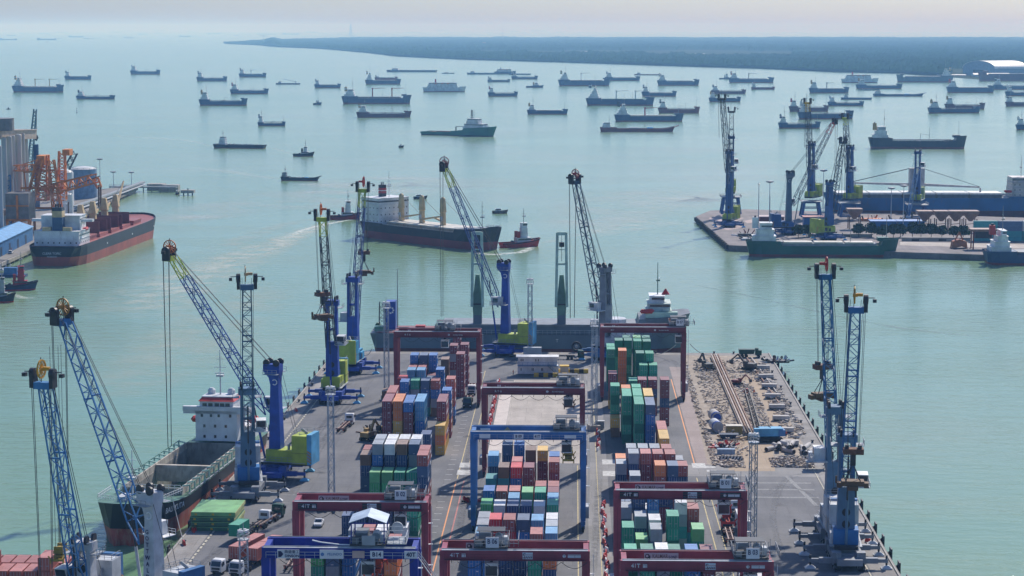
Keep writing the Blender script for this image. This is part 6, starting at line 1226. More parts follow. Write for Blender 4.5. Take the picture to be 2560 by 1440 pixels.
for dy in (-7, 7):
    b.lattice(u(62,560,dy), u(100,400,dy), 5, 3, 9, None, .7, .4); b.lattice(u(148,560,dy), u(128,400,dy), 5, 3, 9, None, .7, .4)
    b.bar(u(52,470,dy), u(160,470,dy), 1.2); b.bar(u(58,430,dy), u(140,425,dy), 1.0); b.bar(u(60,520,dy), u(155,520,dy), 1.0)
b.build('support_towers', t)
b = MB(OR2); b.lattice(u(106,500), u(108,388), 6, 5, 9, None, .8, .5); b.box(*sum([[u(98,395).x, u(118,395).x], [-6, 6], [u(98,412).z, u(98,388).z]], [])); b.build('central_column', t)
b = MB(OR2); b.lattice(u(155,500,3), u(155,378,3), 4.4, 3.2, 10, None, .6, .4); b.box(u(148,0).x, u(166,0).x, -2, 6, u(0,388).z, u(0,373).z); b.build('rear_column', t)
b = MB(OR2); b.lattice(u(112,478,-3), u(238,446,-14), 5.5, 4.5, 12, None, .7, .4); b.lattice(u(238,446,-14), u(249,470,-14), 3, 2.2, 2, None, .5, .35); b.build('loading_boom', t)
b = MB(OR2); b.lattice(u(106,420), u(36,420,2), 4, 3, 7, None, .5, .35); b.bar(u(106,395), u(40,417,2), .5); b.bar(u(60,423), u(72,540), .7); b.build('counter_boom', t)
b = MB(paint('duct_brown', (.13,.07,.05), .4)); b.bar(u(247,462,-14), u(247,520,-14), .8); b.bar(u(252,464,-14), u(252,525,-14), .8); b.bar(u(171,505,-8), u(171,585,-8), .7); b.bar(u(171,470,-8), u(250,440,-14), .5); b.build('drop_chutes', t)
b = MB(YELLOW); b.bar(u(113,502,-4), u(113,480,-4), .7); b.build('hose', t)
t2 = thing('machine_house', 'grey clad machine house with orange frame at the foot of the grain unloader', 'building', W(55,583,0)); s = sc_at(t2.location)
MB(paint('house_grey_brown', (.19,.18,.17), .3)).box(-32/s, 26/s, -6, 8, 8, 22).build('wall', t2); b = MB(OR2); b.box(-32/s,26/s,-6.5,-6,7.2,8.2); b.box(-5/s,0,-6.6,-6,8,21); b.box(-32/s,26/s,-6.4,-6.05,15,15.6); b.build('frame', t2)
b = MB(OR2)
for x, y in ((-30,-5),(24,-5),(24,7),(-30,7)): b.bar((x/s,y,0),(x/s,y,8),1.2)
b.build('leg', t2) if False else None
for x, y in ((-30,-5),(24,-5),(24,7),(-30,7)): MB(OR2).bar((x/s,y,0),(x/s,y,8),1.2).build('leg', t2)
t = thing('stair_tower', 'blue steel stair tower in front of the grain silos', 'tower', W(21,572,0)); MB(STBLUE).lattice((0,0,0),(0,0,30),5,5,9,None,.6,.4).build('lattice_frame', t)
def tank(px, yb, yt, w, lab, m, rm):
    p = W(px, yb, 0); s = sc_at(p); r = w/s/2; h = (yb-yt)/s; t = thing('storage_tank', lab, 'storage tank', p, 0, 'storage tanks behind the unloader'); MB(m).lathe((0,r,0), [(r,0),(r,h)], 28).build('shell', t); MB(rm).lathe((0,r,h), [(r*1.01,0),(r*.75,h*.05),(.5,h*.09)], 28).build('roof', t); MB(GREY).rail([(r*math.cos(a*.45), r+r*math.sin(a*.45), h) for a in range(15)], 1.2, GREY, .12, 3).build('guard_rail', t)
TB = paint('tank_blue', (.20,.30,.42), .15)
tank(203,497,424,66,'large blue grey storage tank with white domed roof behind the unloader boom',TB,SW); tank(158,520,432,44,'white storage tank left of the large blue grey tank',SW,SW); tank(165,540,487,30,'smaller white tank between the funnel and the ship cranes',SW,LGREY)
t = thing('crawler_crane', 'thin grey lattice crane rising behind the grain silos', 'crane', W(70,520,0)); s = sc_at(t.location); Yc = t.location.y; O = V(t.location); g = lambda x, y: AT(x, y, Yc)-O
MB(paint('crane_teal', (.10,.20,.24), .2)).lattice(g(72,440), g(88,273), 3, 1.6, 14, None, .45, .25).build('boom', t); MB(ROPE).bar(g(91,276), g(91,345), .3).build('rope', t); MB(DARK).lathe(g(91,352), [(.4,0),(1.4,2),(.8,3.5)], 8).build('hook', t); MB(GREY).box(-4,4,-3,3,0,4).build('crane_house', t)
t = thing('steel_pile', 'black upright steel pile behind the orange unloader', 'pile', W(94,520,0)); MB(HN).bar((0,0,0),(0,0,(520-361)/s),3.2,n=10).build('pile_shaft', t)
t = thing('derrick', 'dark slanted lattice jib right of the orange unloader columns', 'crane', W(162,500,0)); Yc = t.location.y; O = V(t.location); MB(DARK).lattice(AT(162,432,Yc)-O, AT(188,381,Yc)-O, 3.4, 3, 6, None, .5, .3).bar((0,0,0), AT(162,432,Yc)-O, 1.2).build('jib', t)
pole(251,478,396,'lattice light pole behind the unloader boom end'); pole(284,470,428,'short light pole on the tank jetty, left of two'); pole(329,466,429,'short light pole on the tank jetty, right of two')
t = thing('jetty', 'narrow pipe jetty with rails running out behind the bulk carrier bow', 'jetty', W(330,470,0)); O = V(t.location); b = MB(paint('jetty_steel', (.28,.30,.30), .3)); a, c = W(275,468,0)-O, W(442,470,0)-O
a.z = c.z = 0; b.bar(a+V((0,0,.4)), c+V((0,0,.4)), 4, h=.8); b.rail([a+V((0,-1.8,.8)), c+V((0,-1.8,.8))], 1.2, LGREY, .15, 4)
for k in range(9): q = a+(c-a)*k/8; b.bar(q+V((0,0,-3.6)), q, .8, n=8)
b.bar(W(180,532,0)-O+V((0,8,3)), W(352,468,0)-O+V((0,8,3)), 3, h=1); b.bar(W(180,532,0)-O+V((0,8,1.5)), W(352,468,0)-O+V((0,8,1.5)), 5, h=.5, m=LGREY); b.build('walkway', t)
for i, (x, y) in enumerate(((391,475),(426,478))): q = W(x, y, WZ)-O; MB(CONC).box(q.x-6, q.x+6, q.y-3, q.y+5, q.z-.5, q.z+4.4).build('concrete_block', t)
t = thing('mooring_dolphin', 'square concrete mooring dolphin on piles standing alone in the water', 'dolphin', W(470,488,WZ)); MB(CONC).box(-4.5,4.5,-3,3,1.6,3.6).build('cap', t)
for x in (-3,0,3): MB(DARK).bar((x,0,-.6),(x,0,1.6),.9,n=8).build('pile', t)
MB(DARK).lathe((0,0,3.6),[(.4,0),(.3,.9),(.7,1.1)],8).build('bollard', t)
ship('boat', 438, 448, 487, 'tiny motor boat beside the lone mooring dolphin', HB, group='working craft under way', cat='boat')
a, c = W(-40,662,0), W(74,604,0); d = c-a; t = thing('warehouse', 'long bright blue warehouse beside the grain quay road', 'warehouse', a+V((0,7,0)), math.atan2(d.y, d.x)); Lw = d.length
MB(WBL).box(0,Lw,0,14,0,7).build('wall', t); MB(paint('roof_sky', (.10,.30,.55), .15)).slab([(0,0),(Lw,0),(Lw,.1),(0,.1)],-.5,7.5) ; b = MB(paint('roof_sky', (.10,.30,.55), .15)); b.rings([[(0,-.6,7),(0,7,9.6),(0,14.6,7),(0,14.6,7.3),(0,7,9.9),(0,-.6,7.3)],[(Lw,-.6,7),(Lw,7,9.6),(Lw,14.6,7),(Lw,14.6,7.3),(Lw,7,9.9),(Lw,-.6,7.3)]]); b.build('roof', t)
for k in range(5): MB(NAVY).box(8+k*20,12+k*20,-.08,0,0,4.5).build('door', t)
t = thing('conveyor', 'covered tan conveyor line running past the silos to the unloader', 'conveyor', W(-30,600,0)); O = V(t.location); MB(paint('conv_tan', (.38,.27,.22), .3)).bar(W(-60,618,0)-O+V((0,0,9)), W(28,566,0)-O+V((0,0,11)), 4, h=3).build('gallery', t)
for k in range(4): q = W(-50+k*22, 612-k*13, 0)-O; MB(GREY).bar(q, q+V((0,0,9)), .8).build('trestle', t)
def car(loc, rz, lab, m=SW, pick=False):
    t = thing('parked_car', lab, 'pickup' if pick else 'car', loc, rz); b = MB(m); b.rings([[(-2.3,y*.9,.35) for y in (-1,1)]+[(-2.3,.9,.95),(-2.3,-.9,.95)],[(-2.2,-.92,.32),(-2.2,.92,.32),(-2.2,.92,1.05),(-2.2,-.92,1.05)],[(1.2,-.92,.32),(1.2,.92,.32),(1.2,.92,1.05),(1.2,-.92,1.05)],[(2.3,-.85,.38),(2.3,.85,.38),(2.3,.85,.85),(2.3,-.85,.85)]])
    x0 = -.4 if pick else -2.0; b.rings([[(x0-.1,-.86,1.04),(1.2,-.86,1.04),(1.2,.86,1.04),(x0-.1,.86,1.04)],[(x0+.15,-.72,1.68),(.4,-.72,1.68),(.4,.72,1.68),(x0+.15,.72,1.68)]]); o = b.build('body', t)
    g_ = MB(GLASS); g_.quad((1.22,-.74,1.1),(1.22,.74,1.1),(.46,.64,1.62),(.46,-.64,1.62)); g_.build('windscreen', o); MB(GLASS).quad((x0-.12,-.7,1.1),(x0-.12,.7,1.1),(x0+.1,.62,1.6),(x0+.1,-.62,1.6)).build('rear_window', o)
    for sd in (-1, 1): MB(GLASS).quad((x0+.1,sd*.87,1.12),(1.0,sd*.87,1.12),(.4,sd*.76,1.58),(x0+.25,sd*.76,1.58)).build('side_window', o); MB(INK).box(2.27,2.33,sd*.65-.15,sd*.65+.15,.6,.8).build('headlight', o)
    for x in (-1.45,1.45):
        for y in (-.85,.85): MB(RUB).lathe((x,y,.34),[(.34,-.12),(.34,.12)],12,axis='y').build('wheel', t)
    return t
p = W(27,634,0); car(p, math.atan2(d.y, d.x), 'white van like car on the grain quay road', SW)
t = thing('floating_pontoon', 'dark floating pontoon with a bright blue cabin below the grain quay', 'pontoon', W(22,692,WZ)); MB(HN).box(-17,8,-2,3,-.4,1.2).build('deck', t); MB(STBLUE).box(-2,4,-1,2.4,1.2,4.2).build('cabin', t)
clutter(16,676,'grey mooring gear heap under the grain quay edge','machinery',[LGREY,GREY,DARK],18,5,3,rn=9,z=-2)
# ============================================================ quay edge furniture
FEND = []
def fender(x, y, sd, lab):
    t = thing('quay_fender', lab, 'fender', (x, y, 0), 0, 'black cone fenders along the pier edges'); b = MB(RUB); b.lathe((0, 0, -1.5), [(.9,0),(.75,sd*.9),(1.15,sd*1.4)] if sd > 0 else [(1.15,-1.4),(.75,-.9),(.9,0)], 12, axis='x'); b.build('rubber_cone', t)
    MB(DARK).box(min(sd*1.3, sd*1.6), max(sd*1.3, sd*1.6), -1.3, 1.3, -2.9, .1).build('face_plate', t)
def bollard(x, y, lab):
    t = thing('bollard', lab, 'bollard', (x, y, .02), 0, 'mooring bollards on the pier'); MB(DARK).lathe((0,0,0),[(.5,0),(.3,.12),(.28,.5),(.48,.62),(.42,.78)],12).build('bollard_post', t); MB(CONC).box(-.7,.7,-.7,.7,-.02,.05).build('base_plate', t)
XL = lambda y: PXL-3+(y-PY0)*6/(PYF-PY0); XR_ = lambda y: PXR+(y-PY0)*.8/(PYF-PY0)
def ordn(i): return ORD[i] if i < 20 else ('twentieth','thirtieth','fortieth','fiftieth')[i//10-2]+'' if (i+1)%10 == 0 and False else ('twenty-','thirty-','forty-')[(i+1)//10-2]+ORD[(i+1)%10-1] if (i+1)%10 else ('','','twentieth','thirtieth','fortieth')[(i+1)//10]
n = 0; y = PYF-6
while y > 335: fender(XR_(y), y, 1, f'black fender on the right pier edge, {ordn(n)} from the far corner'); n += 1; y -= 11.6
n = 0; y = PYF-8
while y > 345:
    if not 425 < y < 552 or n % 2: fender(XL(y), y, -1, f'black fender on the left pier edge, {ordn(n)} from the far corner')
    n += 1; y -= 11.6
for i in range(11): bollard(XR_(0)-1.6, PYF-12-i*29, f'bollard on the right pier edge, {ordn(i)} from the far corner'); bollard(XL(PYF-12-i*29)+1.6, PYF-12-i*29, f'bollard on the left pier edge, {ordn(i)} from the far corner')
for i, x in enumerate((1640, 1786, 1835)): bollard(W(x,886).x, PYF-1.2, f'bollard on the far pier edge, {ORD[i]} from the left')
def kerb(x0, y0, x1, y1, nm='quay_kerb'):
    b = MB(CONC); b.bar((x0, y0, .14), (x1, y1, .14), .3, h=.25); return struct(b.build(nm))
kerb(XL(PY0)+.3, PY0, XL(PYF)+.3, PYF); kerb(XR_(PY0)-.3, PY0, XR_(PYF)-.3, PYF)
CST = mat('cable_cover', (.50,.46,.36), .8, var=.3, scale=2); b = MB(CST); y = 340
while y < PYF-40: b.box(XL(y)+5.3+(y-340)*.004, XL(y)+5.7+(y-340)*.004, y, y+2.0, .025, .12); y += 2.9
struct(b.build('cable_cover_strip'))
b = MB(CST); b.box(PXR-5.8, PXR-5.55, 340, YC0+40, .025, .1); struct(b.build('cable_slot'))
def rope(a, c, lab, sag=1.5):
    a, c = V(a), V(c); t = thing('mooring_rope', lab, 'rope', a, 0, 'mooring ropes'); b = MB(mat('rope_white', (.5,.48,.42), .9)); d = c-a
    P = [d*(i/10)-V((0,0,sag*4*(i/10)*(1-i/10))) for i in range(11)]
    for p, q in zip(P[:-1], P[1:]): b.bar(p, q, .16)
    return b.build('rope_line', t)
rope(W(432,1248,8), W(460,1358,.3), 'white mooring rope from the black ship bow to the quay near the bottom', .4); rope(W(340,1330,5), W(420,1350,.3), 'lower mooring rope of the black ship bow', .3)
rope(W(930,872,4), W(905,882,.3), 'short mooring rope at the grey ship stern'); rope(W(1725,860,7), W(1785,886,.3), 'mooring rope from the grey ship bow to the far pier edge'); rope(W(1690,862,5), W(1615,884,.3), 'mooring rope running left under the grey ship bow')
# ============================================================ trucks
def truck(loc, rz, lab, cab=WHITE, load=None, ccol='p', tl=12.2, grp='container trucks'):
    t = thing('container_truck', lab, 'truck', loc, rz, grp); FR = paint('chassis_brown', (.16,.06,.05), .3) if load is None else DARK
    b = MB(cab); b.rings([[(5.9,-1.2,.7),(8.0,-1.2,.6),(8.0,1.2,.6),(5.9,1.2,.7)],[(5.9,-1.25,1.9),(8.15,-1.25,1.7),(8.15,1.25,1.7),(5.9,1.25,1.9)],[(5.95,-1.2,3.0),(7.75,-1.15,2.9),(7.75,1.15,2.9),(5.95,1.2,3.0)],[(6.1,-1.05,3.15),(7.5,-1.0,3.1),(7.5,1.0,3.1),(6.1,1.05,3.15)]]); c = b.build('cab', t)
    MB(GLASS).quad((8.17,-1.05,1.85),(8.17,1.05,1.85),(7.82,1.0,2.8),(7.82,-1.0,2.8)).build('windscreen', c)
    for sd in (-1, 1): MB(GLASS).quad((6.6,sd*1.27,1.9),(7.8,sd*1.27,1.9),(7.6,sd*1.22,2.7),(6.6,sd*1.22,2.7)).build('side_window', c); MB(INK).box(8.1,8.18,sd*.95-.2,sd*.95+.2,.8,1.0).build('headlight', c); MB(DARK).box(7.7,8.0,sd*1.4-.1,sd*1.4+.1,1.9,2.6).build('mirror', c)
    MB(DARK).box(8.0,8.12,-1.1,1.1,.55,.95).box(8.14,8.2,-.9,.9,1.15,1.6).build('grille', c); MB(GLASS).quad((5.88,-.8,1.9),(5.88,.8,1.9),(5.92,.8,2.6),(5.92,-.8,2.6)).build('rear_window', c)
    b = MB(DARK); b.box(2.2,7.6,-.45,.45,.75,1.05); b.box(4.6,5.6,-1.1,-.5,.5,1.0,GREY); b.build('tractor_frame', t)
    b = MB(FR)
    for sd in (-1, 1): b.box(-tl/2-.6, tl/2-1.0, sd*.5-.12, sd*.5+.12, 1.05, 1.4, paint('rail_tan', (.42,.30,.24), .3) if load is None else DARK)
    for i in range(9): b.box(-tl/2-.4+i*1.42, -tl/2-.2+i*1.42, -.5, .5, 1.1, 1.3)
    for x in (-tl/2-.5, -.2, tl/2-1.3, tl/2-4.5): b.box(x, x+.25, -1.2, 1.2, 1.1, 1.42)
    b.build('trailer_frame', t)
    for x in (7.0, 3.9, 2.7, -3.4, -4.7): 
        for sd in (-1, 1): MB(RUB).lathe((x, sd*.95, .5), [(.4,-.25),(.5,-.2),(.5,.2),(.4,.25)], 12, axis='y').build('wheel', t)
    b = MB(RED); b.box(-tl/2-.66,-tl/2-.6,-1.1,-.8,.8,1.0); b.build('tail_light', t); MB(RED).box(-tl/2-.66,-tl/2-.6,.8,1.1,.8,1.0).build('tail_light', t)
    if load:
        for j_, (dx, k, ln) in enumerate(load):
            M = Matrix.Rotation(rz, 4, 'Z'); o_ = V(loc)+M @ V((dx, 0, 1.44)); cont(k, o_.x, o_.y, o_.z, f'{CCOL[k][0]} container carried on the {lab.split(",")[0]}'[:110] if False else f'{CCOL[k][0]} {("front","rear")[j_]} box on the {lab}', ln, rz+math.pi/2, 'containers on trucks')
    return t
def tw(px, py): return W(px, py, 0)
FWD, AWY = -math.pi/2, math.pi/2
truck(tw(862,1072), AWY-.10, 'empty truck with white cab on the open tarmac at left')
truck(tw(1179,988)+V((0,7,0)), FWD, 'white cab truck coming between the left block stacks'); truck(tw(1168,1020)+V((0,7,0)), FWD, 'dark green cab truck in the lane right of the left block', DGREEN)
truck(tw(669,1310), AWY-.22, 'empty truck with dark green cab below the lime crane', DGREEN); truck(tw(736,1410), AWY-.03, 'bare trailer truck behind the navy gantry leg', DGREEN)
truck(tw(567,1430)+V((.6,5,0)), FWD-.30, 'left white cab truck at bottom left', WHITE, [(-.2,'p',20),(6.3-.2-6.2-6.3,'p',20)]); truck(tw(612,1438)+V((.5,6,0)), FWD-.30, 'right white cab truck at bottom left', WHITE, [(-.2,'p',20),(6.3-.2-6.2-6.3,'p',20)])
truck(tw(636,1326), AWY-.22, 'white cab truck between the hatch covers and green cab truck', WHITE, [(-6.0,'e',20)])
truck(tw(1822,1345), AWY, 'dark flat trailer under the bright red spreader', DARK); truck(W(1846,1300,0), AWY, 'white container truck beside the red spreader', WHITE, [(-6.1,'w',40)])
truck(W(1885,1462,0), AWY, 'white box truck at the bottom right lane', WHITE, [(-6.1,'w',40)])
truck(tw(1400,898), 0, 'grey truck with long box standing behind the portable office', DGREEN, [(4.8-11,'g',20)])
p = tw(978,1000); cont('s', p.x+1.5, p.y-2, .9, 'slate blue container on the trailer left of the left block far end', 40, 0, 'containers on trucks'); cont('u', tw(953,1035).x+1, tw(953,1035).y+5, 3.2, 'brown container on top of the white one beside the orange stack', 20); cont('w', tw(953,1035).x+1, tw(953,1035).y+5, .5, 'white container standing left of the orange topped stack', 20)
p = tw(795,1318); car(p+V((0,1.5,0)), FWD, 'white pickup parked inside the legs of the red gantry B 02', SW, True)
# ============================================================ portable office
p = W(1345,938,0); t = thing('portable_office', 'two storey white cabin office with flat roof and outside gallery behind the pad', 'office', p); w = 13.0
MB(WHITE).box(-w/2,w/2,0,3,0.4,3.1).box(-w/2+.1,w/2-.4,.1,3,3.2,5.8).build('wall', t); MB(paint('office_roof', (.75,.74,.72), .1)).box(-w/2-.5,w/2+.1,-1.2,3.4,5.9,6.15).build('roof', t); b = MB(STBLUE); b.box(-w/2,w/2,-1.1,0,3.05,3.2); b.rail([(-w/2,-1.05,3.2),(w/2,-1.05,3.2)],1.1,STBLUE,.07,1.5); b.build('gallery', t)
for x in (-5.4,-4.8,-.7,.1): MB(GLASS).box(x-.15,x+.15,.03,.09,4.5,5.2).build('window', t)
for x in (-5.4,-1.9,-1.5,1.1,1.5): MB(GLASS).box(x-.12,x+.12,-.06,0,1.4,2.3).build('window', t)
MB(GREY).bar((w/2-.2,-.8,0.2),(w/2-3.4,-.8,3.1),.8,h=.15).rail([(w/2-.2,-1.1,0.2),(w/2-3.4,-1.1,3.1)],1,STBLUE,.07,1).build('stair', t)
t = thing('portable_office', 'small yellow and white guard cabin at the right end of the two storey office', 'office', p+V((8.4,.5,0))); MB(CREAM).box(-1.3,1.3,0,2.6,0,2.7).build('wall', t); MB(YELLOW).box(-1.5,1.5,-.2,2.8,2.7,2.95).build('roof', t)
HY = mat('hazard_yellow', (.62,.42,.05), .7)
def hblock(p, n, lab, c1=HY, c2=DARK, w=1.5, h=1.3, grp=None):
    t = thing('striped_barrier', lab, 'barrier', p, 0, grp); b = MB(c1)
    for i in range(n): b.box(-n*w/2+i*w, -n*w/2+(i+1)*w, 0, .8, 0, h, (c1, c2)[i % 2])
    return b.build('barrier_blocks', t)
hblock(W(1382,943,0), 8, 'black and yellow block barrier right of the portable office, front one'); hblock(W(1430,933,0), 7, 'black and yellow block barrier right of the portable office, rear one')
# ============================================================ barriers and cones
def barrier(p, k, lab, grp, rz=0.0):
    if k not in BARP:
        b = MB(RED if k else INK); b.rings([[(-.25,-.95,0),(.25,-.95,0),(.25,.95,0),(-.25,.95,0)],[(-.22,-.95,.35),(.22,-.95,.35),(.22,.95,.35),(-.22,.95,.35)],[(-.1,-.9,.95),(.1,-.9,.95),(.1,.9,.95),(-.1,.9,.95)]]); BARP[k] = b.mesh('plastic_barrier')
    o = bpy.data.objects.new('plastic_barrier', BARP[k]); sc.collection.objects.link(o); o.location = p; o.rotation_euler.z = rz; tag(o, lab, 'barrier', grp)
BARP = {}
for i in range(44):
    y = W(0,1112).y+i*2.45; barrier((-23.6+.5*(i % 2), y, .01), 1 if i % 6 else 0, f'{"red" if i % 6 else "white"} plastic barrier beside the pale concrete strip, {ordn(i)} from the near end', 'barriers along the pale strip', (i % 3-1)*.25)
for i in range(13): barrier((6.6+(i % 2)*.4, W(0,1118).y+i*2.6, .02), 1 if i % 3 else 0, f'{"red" if i % 3 else "white"} plastic barrier in the far lane row, {ordn(i)} from its near end', 'barriers in the lane left of the right block', (i % 3-1)*.3)
for i in range(40): barrier((7.0+.25*math.sin(i), 392+i*2.35, .02), 1 if i % 4 else 0, f'{"red" if i % 4 else "white"} plastic barrier in the near lane row, {ordn(i)} from its near end', 'barriers in the near lane left of the right block', (i % 3-1)*.3)
for i, (x, y) in enumerate(((483,1330),(487,1326),(460,1362),(740,1028),(2150,1347),(2170,1356))): barrier(W(x, y, .03), 1, ('red barrier by the hatch covers on the left apron, nearer','red barrier by the hatch covers on the left apron, farther','red barrier alone near the mooring rope','red barrier on the far left apron beside the first harbour cranes','red box barrier on the right apron beside the nearest crane, left','red box barrier on the right apron beside the nearest crane, right')[i], 'barriers on the aprons', .4)
# ============================================================ hatch covers on the left quay
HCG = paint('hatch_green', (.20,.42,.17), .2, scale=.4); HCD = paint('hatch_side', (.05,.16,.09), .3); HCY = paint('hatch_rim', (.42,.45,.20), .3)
p = W(532,1326,0)
for i in range(4):
    t = thing('hatch_cover', f'flat green ship hatch cover, {("lowest","second","third","topmost")[i]} of the stack beside the black ship', 'hatch cover', p+V((.25*(i % 2), 5.5+.2*i, i*1.05)), -.02, 'hatch covers stacked on the left quay')
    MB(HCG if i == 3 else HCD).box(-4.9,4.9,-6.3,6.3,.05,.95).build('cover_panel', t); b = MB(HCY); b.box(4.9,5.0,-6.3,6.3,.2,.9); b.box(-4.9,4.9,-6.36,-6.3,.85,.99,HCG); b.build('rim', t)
    for x in (-3.8,0,3.8): MB(YELLOW).cbox(x,-6.34,.5,.5,.1,.4).build('lug', t)
# ============================================================ people
SKIN = mat('skin', (.35,.2,.13), .6, var=.05); DNM = mat('dark_trousers', (.03,.035,.06), .8); HIV = mat('orange_coverall', (.6,.1,.03), .7)
def person(p, lab, top, rz=0, stride=.18, grp=None):
    t = thing('person', lab, 'person', p, rz, grp)
    def limb(b, pts, rs, m):
        rings = []
        for q, r in zip(pts, rs): rings.append([(q[0]+r*math.cos(a*math.pi/4), q[1]+r*math.sin(a*math.pi/4), q[2]) for a in range(8)])
        b.rings(rings, m)
    b = MB(SKIN); b.smooth = True
    limb(b, [(0,0,.82),(0,0,1.0),(0,0,1.25),(0,0,1.42),(0,0,1.48),(0,0,1.54),(.02,0,1.60),(.03,0,1.68),(.02,0,1.76),(0,0,1.80)], [.15,.155,.18,.17,.07,.055,.085,.1,.085,.03], top)
    for s_ in (-1, 1): limb(b, [(s_*stride,s_*.1,.04),(s_*stride*.9,s_*.1,.12),(s_*stride*.3+.04,s_*.1,.48),(0,s_*.09,.86)], [.07,.055,.075,.1], DNM); limb(b, [(-s_*.12,s_*.26,.82),(-s_*.06,s_*.27,1.05),(0,s_*.22,1.36),(0,s_*.15,1.42)], [.04,.05,.065,.07], top)
    b.build('body', t); MB(mat('helmet', (.7,.6,.1), .4)).lathe((0,0,1.72),[(.125,0),(.11,.07),(.05,.13)],10).build('hard_hat', t)
for i, (x, y, l, m) in enumerate([(1283,938,'person in red standing at the left corner of the portable office',HIV),(1965,1092,'person in orange near the pipe heap on the demolition ground',HIV),(636,1337,'person in dark clothes left of a pair by the green container truck',DNM),(644,1335,'person in dark clothes right of a pair by the green container truck',DNM),(1885,987,'person in orange beside the sand track',HIV),(1802,1252,'person in dark clothes by the trailer in the right lane',DNM),(29,628,'person in red on the grain quay near the blue warehouse',HIV)]): person(W(x, y, .02), l, m, i*1.3)
# ============================================================ demolition ground
CR = [mat('rubble_light', (.60,.53,.46), .95, var=.3, scale=1), mat('rubble_mid', (.44,.38,.32), .95, var=.3, scale=1), mat('rubble_dark', (.24,.21,.19), .95), mat('rubble_brown', (.46,.36,.26), .95)]
def rubble(name, lab, region, n, zmax, sd, size=(.14,.5)):
    q = random.Random(sd); b = MB(CR[0]); (x0, y0, x1, y1) = region
    for i in range(n):
        x, y = q.uniform(x0, x1), q.uniform(y0, y1); fx = (x-(x0+x1)/2)/((x1-x0)/2); fy = (y-(y0+y1)/2)/((y1-y0)/2); k = max(0, 1-(fx*fx)**1.5)*max(0, 1-(fy*fy)**3); z = q.random()*zmax*k
        s = q.uniform(*size); a = q.random()*3.14; u = V((math.cos(a), math.sin(a), q.uniform(-.3,.3)))*s; v = V((-math.sin(a), math.cos(a), q.uniform(-.3,.3)))*s*q.uniform(.35,.9); w_ = V((q.uniform(-.2,.2), 0, 1))*s*q.uniform(.25,.7); c = V((x, y, z+.05))
        b.rings([[c-u-v, c+u-v, c+u+v, c-u+v], [c-u*.7-v*.8+w_, c+u*.8-v*.7+w_, c+u*.7+v*.8+w_, c-u*.8+v*.7+w_]], CR[min(3, int(q.random()*4))])
    o = b.build(name); o['kind'] = 'stuff'; o['label'] = lab; o['category'] = 'rubble'; return o
Yb = lambda py: W(0, py).y
rubble('rubble', 'grey broken concrete rubble heaped in the left strip of the demolition ground', (39, Yb(1130), 46, Yb(905)), 650, 1.4, 1)
rubble('rubble', 'dark rubble field in the middle of the demolition ground', (49.5, Yb(1095), 55.5, Yb(950)), 650, 1.0, 2)
rubble('rubble', 'rubble along the right apron of the demolition ground', (57.5, Yb(1085), 63.5, Yb(900)), 400, .8, 3, (.15,.7))
rubble('rubble', 'brown rubble ridges at the far end of the demolition ground', (40, Yb(945), 60, Yb(893)), 450, .6, 4)
rubble('rubble', 'crushed stone heap behind the right hazard striped barrier', (50.5, Yb(1157), 61, Yb(1135)), 700, 1.2, 5, (.2,.5)); rubble('rubble', 'crushed stone around the left hazard striped barrier', (37.5, Yb(1158), 43.5, Yb(1130)), 420, .6, 6, (.2,.5)); rubble('rubble', 'dusty stones and scrub along the left fence line of the demolition ground', (35.4, Yb(1155), 37.3, Yb(900)), 450, .4, 7, (.15,.5))
WB2, BB2 = mat('stripe_white', (.6,.6,.6), .7), mat('stripe_black', (.04,.04,.045), .7)
def sbar(px0, px1, py, lab):
    a, c = W(px0, py, 0), W(px1, py, 0); w = c.x-a.x; t = thing('striped_barrier', lab, 'barrier', a, 0, 'striped concrete barriers before the demolition ground'); b = MB(BB2); b.box(0, w, 0, .5, 0, 1.3); b.build('barrier_wall', t); n = int(w/.8); b = MB(WB2)
    for i in range(n): x = i*w/n; b.quad((x+.05,-.012,.06),(x+.42,-.012,.06),(x+.95 if i < n-1 else w,-.012,1.25),(x+.55,-.012,1.25))
    b.build('stripe', t)
sbar(1798,1856,1153,'black and white striped barrier before the demolition ground, left one'); sbar(1950,2028,1153,'black and white striped barrier before the demolition ground, right one')
PIPE = mat('pipe_concrete', (.48,.45,.42), .8, var=.2, scale=.6)
for i in range(17):
    q = random.Random(i+50); x = 53.3+q.random()*7.2 if i > 1 else (50.5 if i == 0 else 61.3); y = Yb(1128)+q.random()*10; L_ = q.uniform(2.2,5.5); a = q.uniform(-.7,.7)+(-.9 if i == 0 else 0); lv_ = 0 if i < 11 else 1
    t = thing('concrete_pipe', f'pale concrete pile pipe in the heap on the demolition ground, number {ordn(i)}' if False else f'pale concrete pipe in the tumbled heap on the demolition ground, {ordn(i)} from left' , 'pipe', (x, y, .62+lv_*1.1), a+math.pi/2, 'concrete pipes heaped on the demolition ground')
    MB(PIPE).lathe((0,0,0),[(.6,0),(.6,L_)],14,axis='x',cap=False).lathe((0,0,0),[(.42,0.01),(.42,L_-.01)],14,DARK,axis='x',cap=True).build('pipe_wall', t)
RU2 = mat('beam_rust', (.26,.15,.11), .8, var=.4, scale=1)
a, c = W(1778,893,0), W(1862,1088,0)
for i in range(4): o = V((i*.75,0,0)); t = thing('steel_beam', f'long rusty steel beam in the raised track across the demolition ground, {ORD[i]} from left', 'beam', a+o, 0, 'long steel beams on the demolition ground'); d = c-a; MB(RU2 if i % 2 else paint('beam_pale', (.42,.33,.28), .3)).bar((0,0,.9), d+V((0,0,.9)), .3, h=.6).build('beam_flange', t)
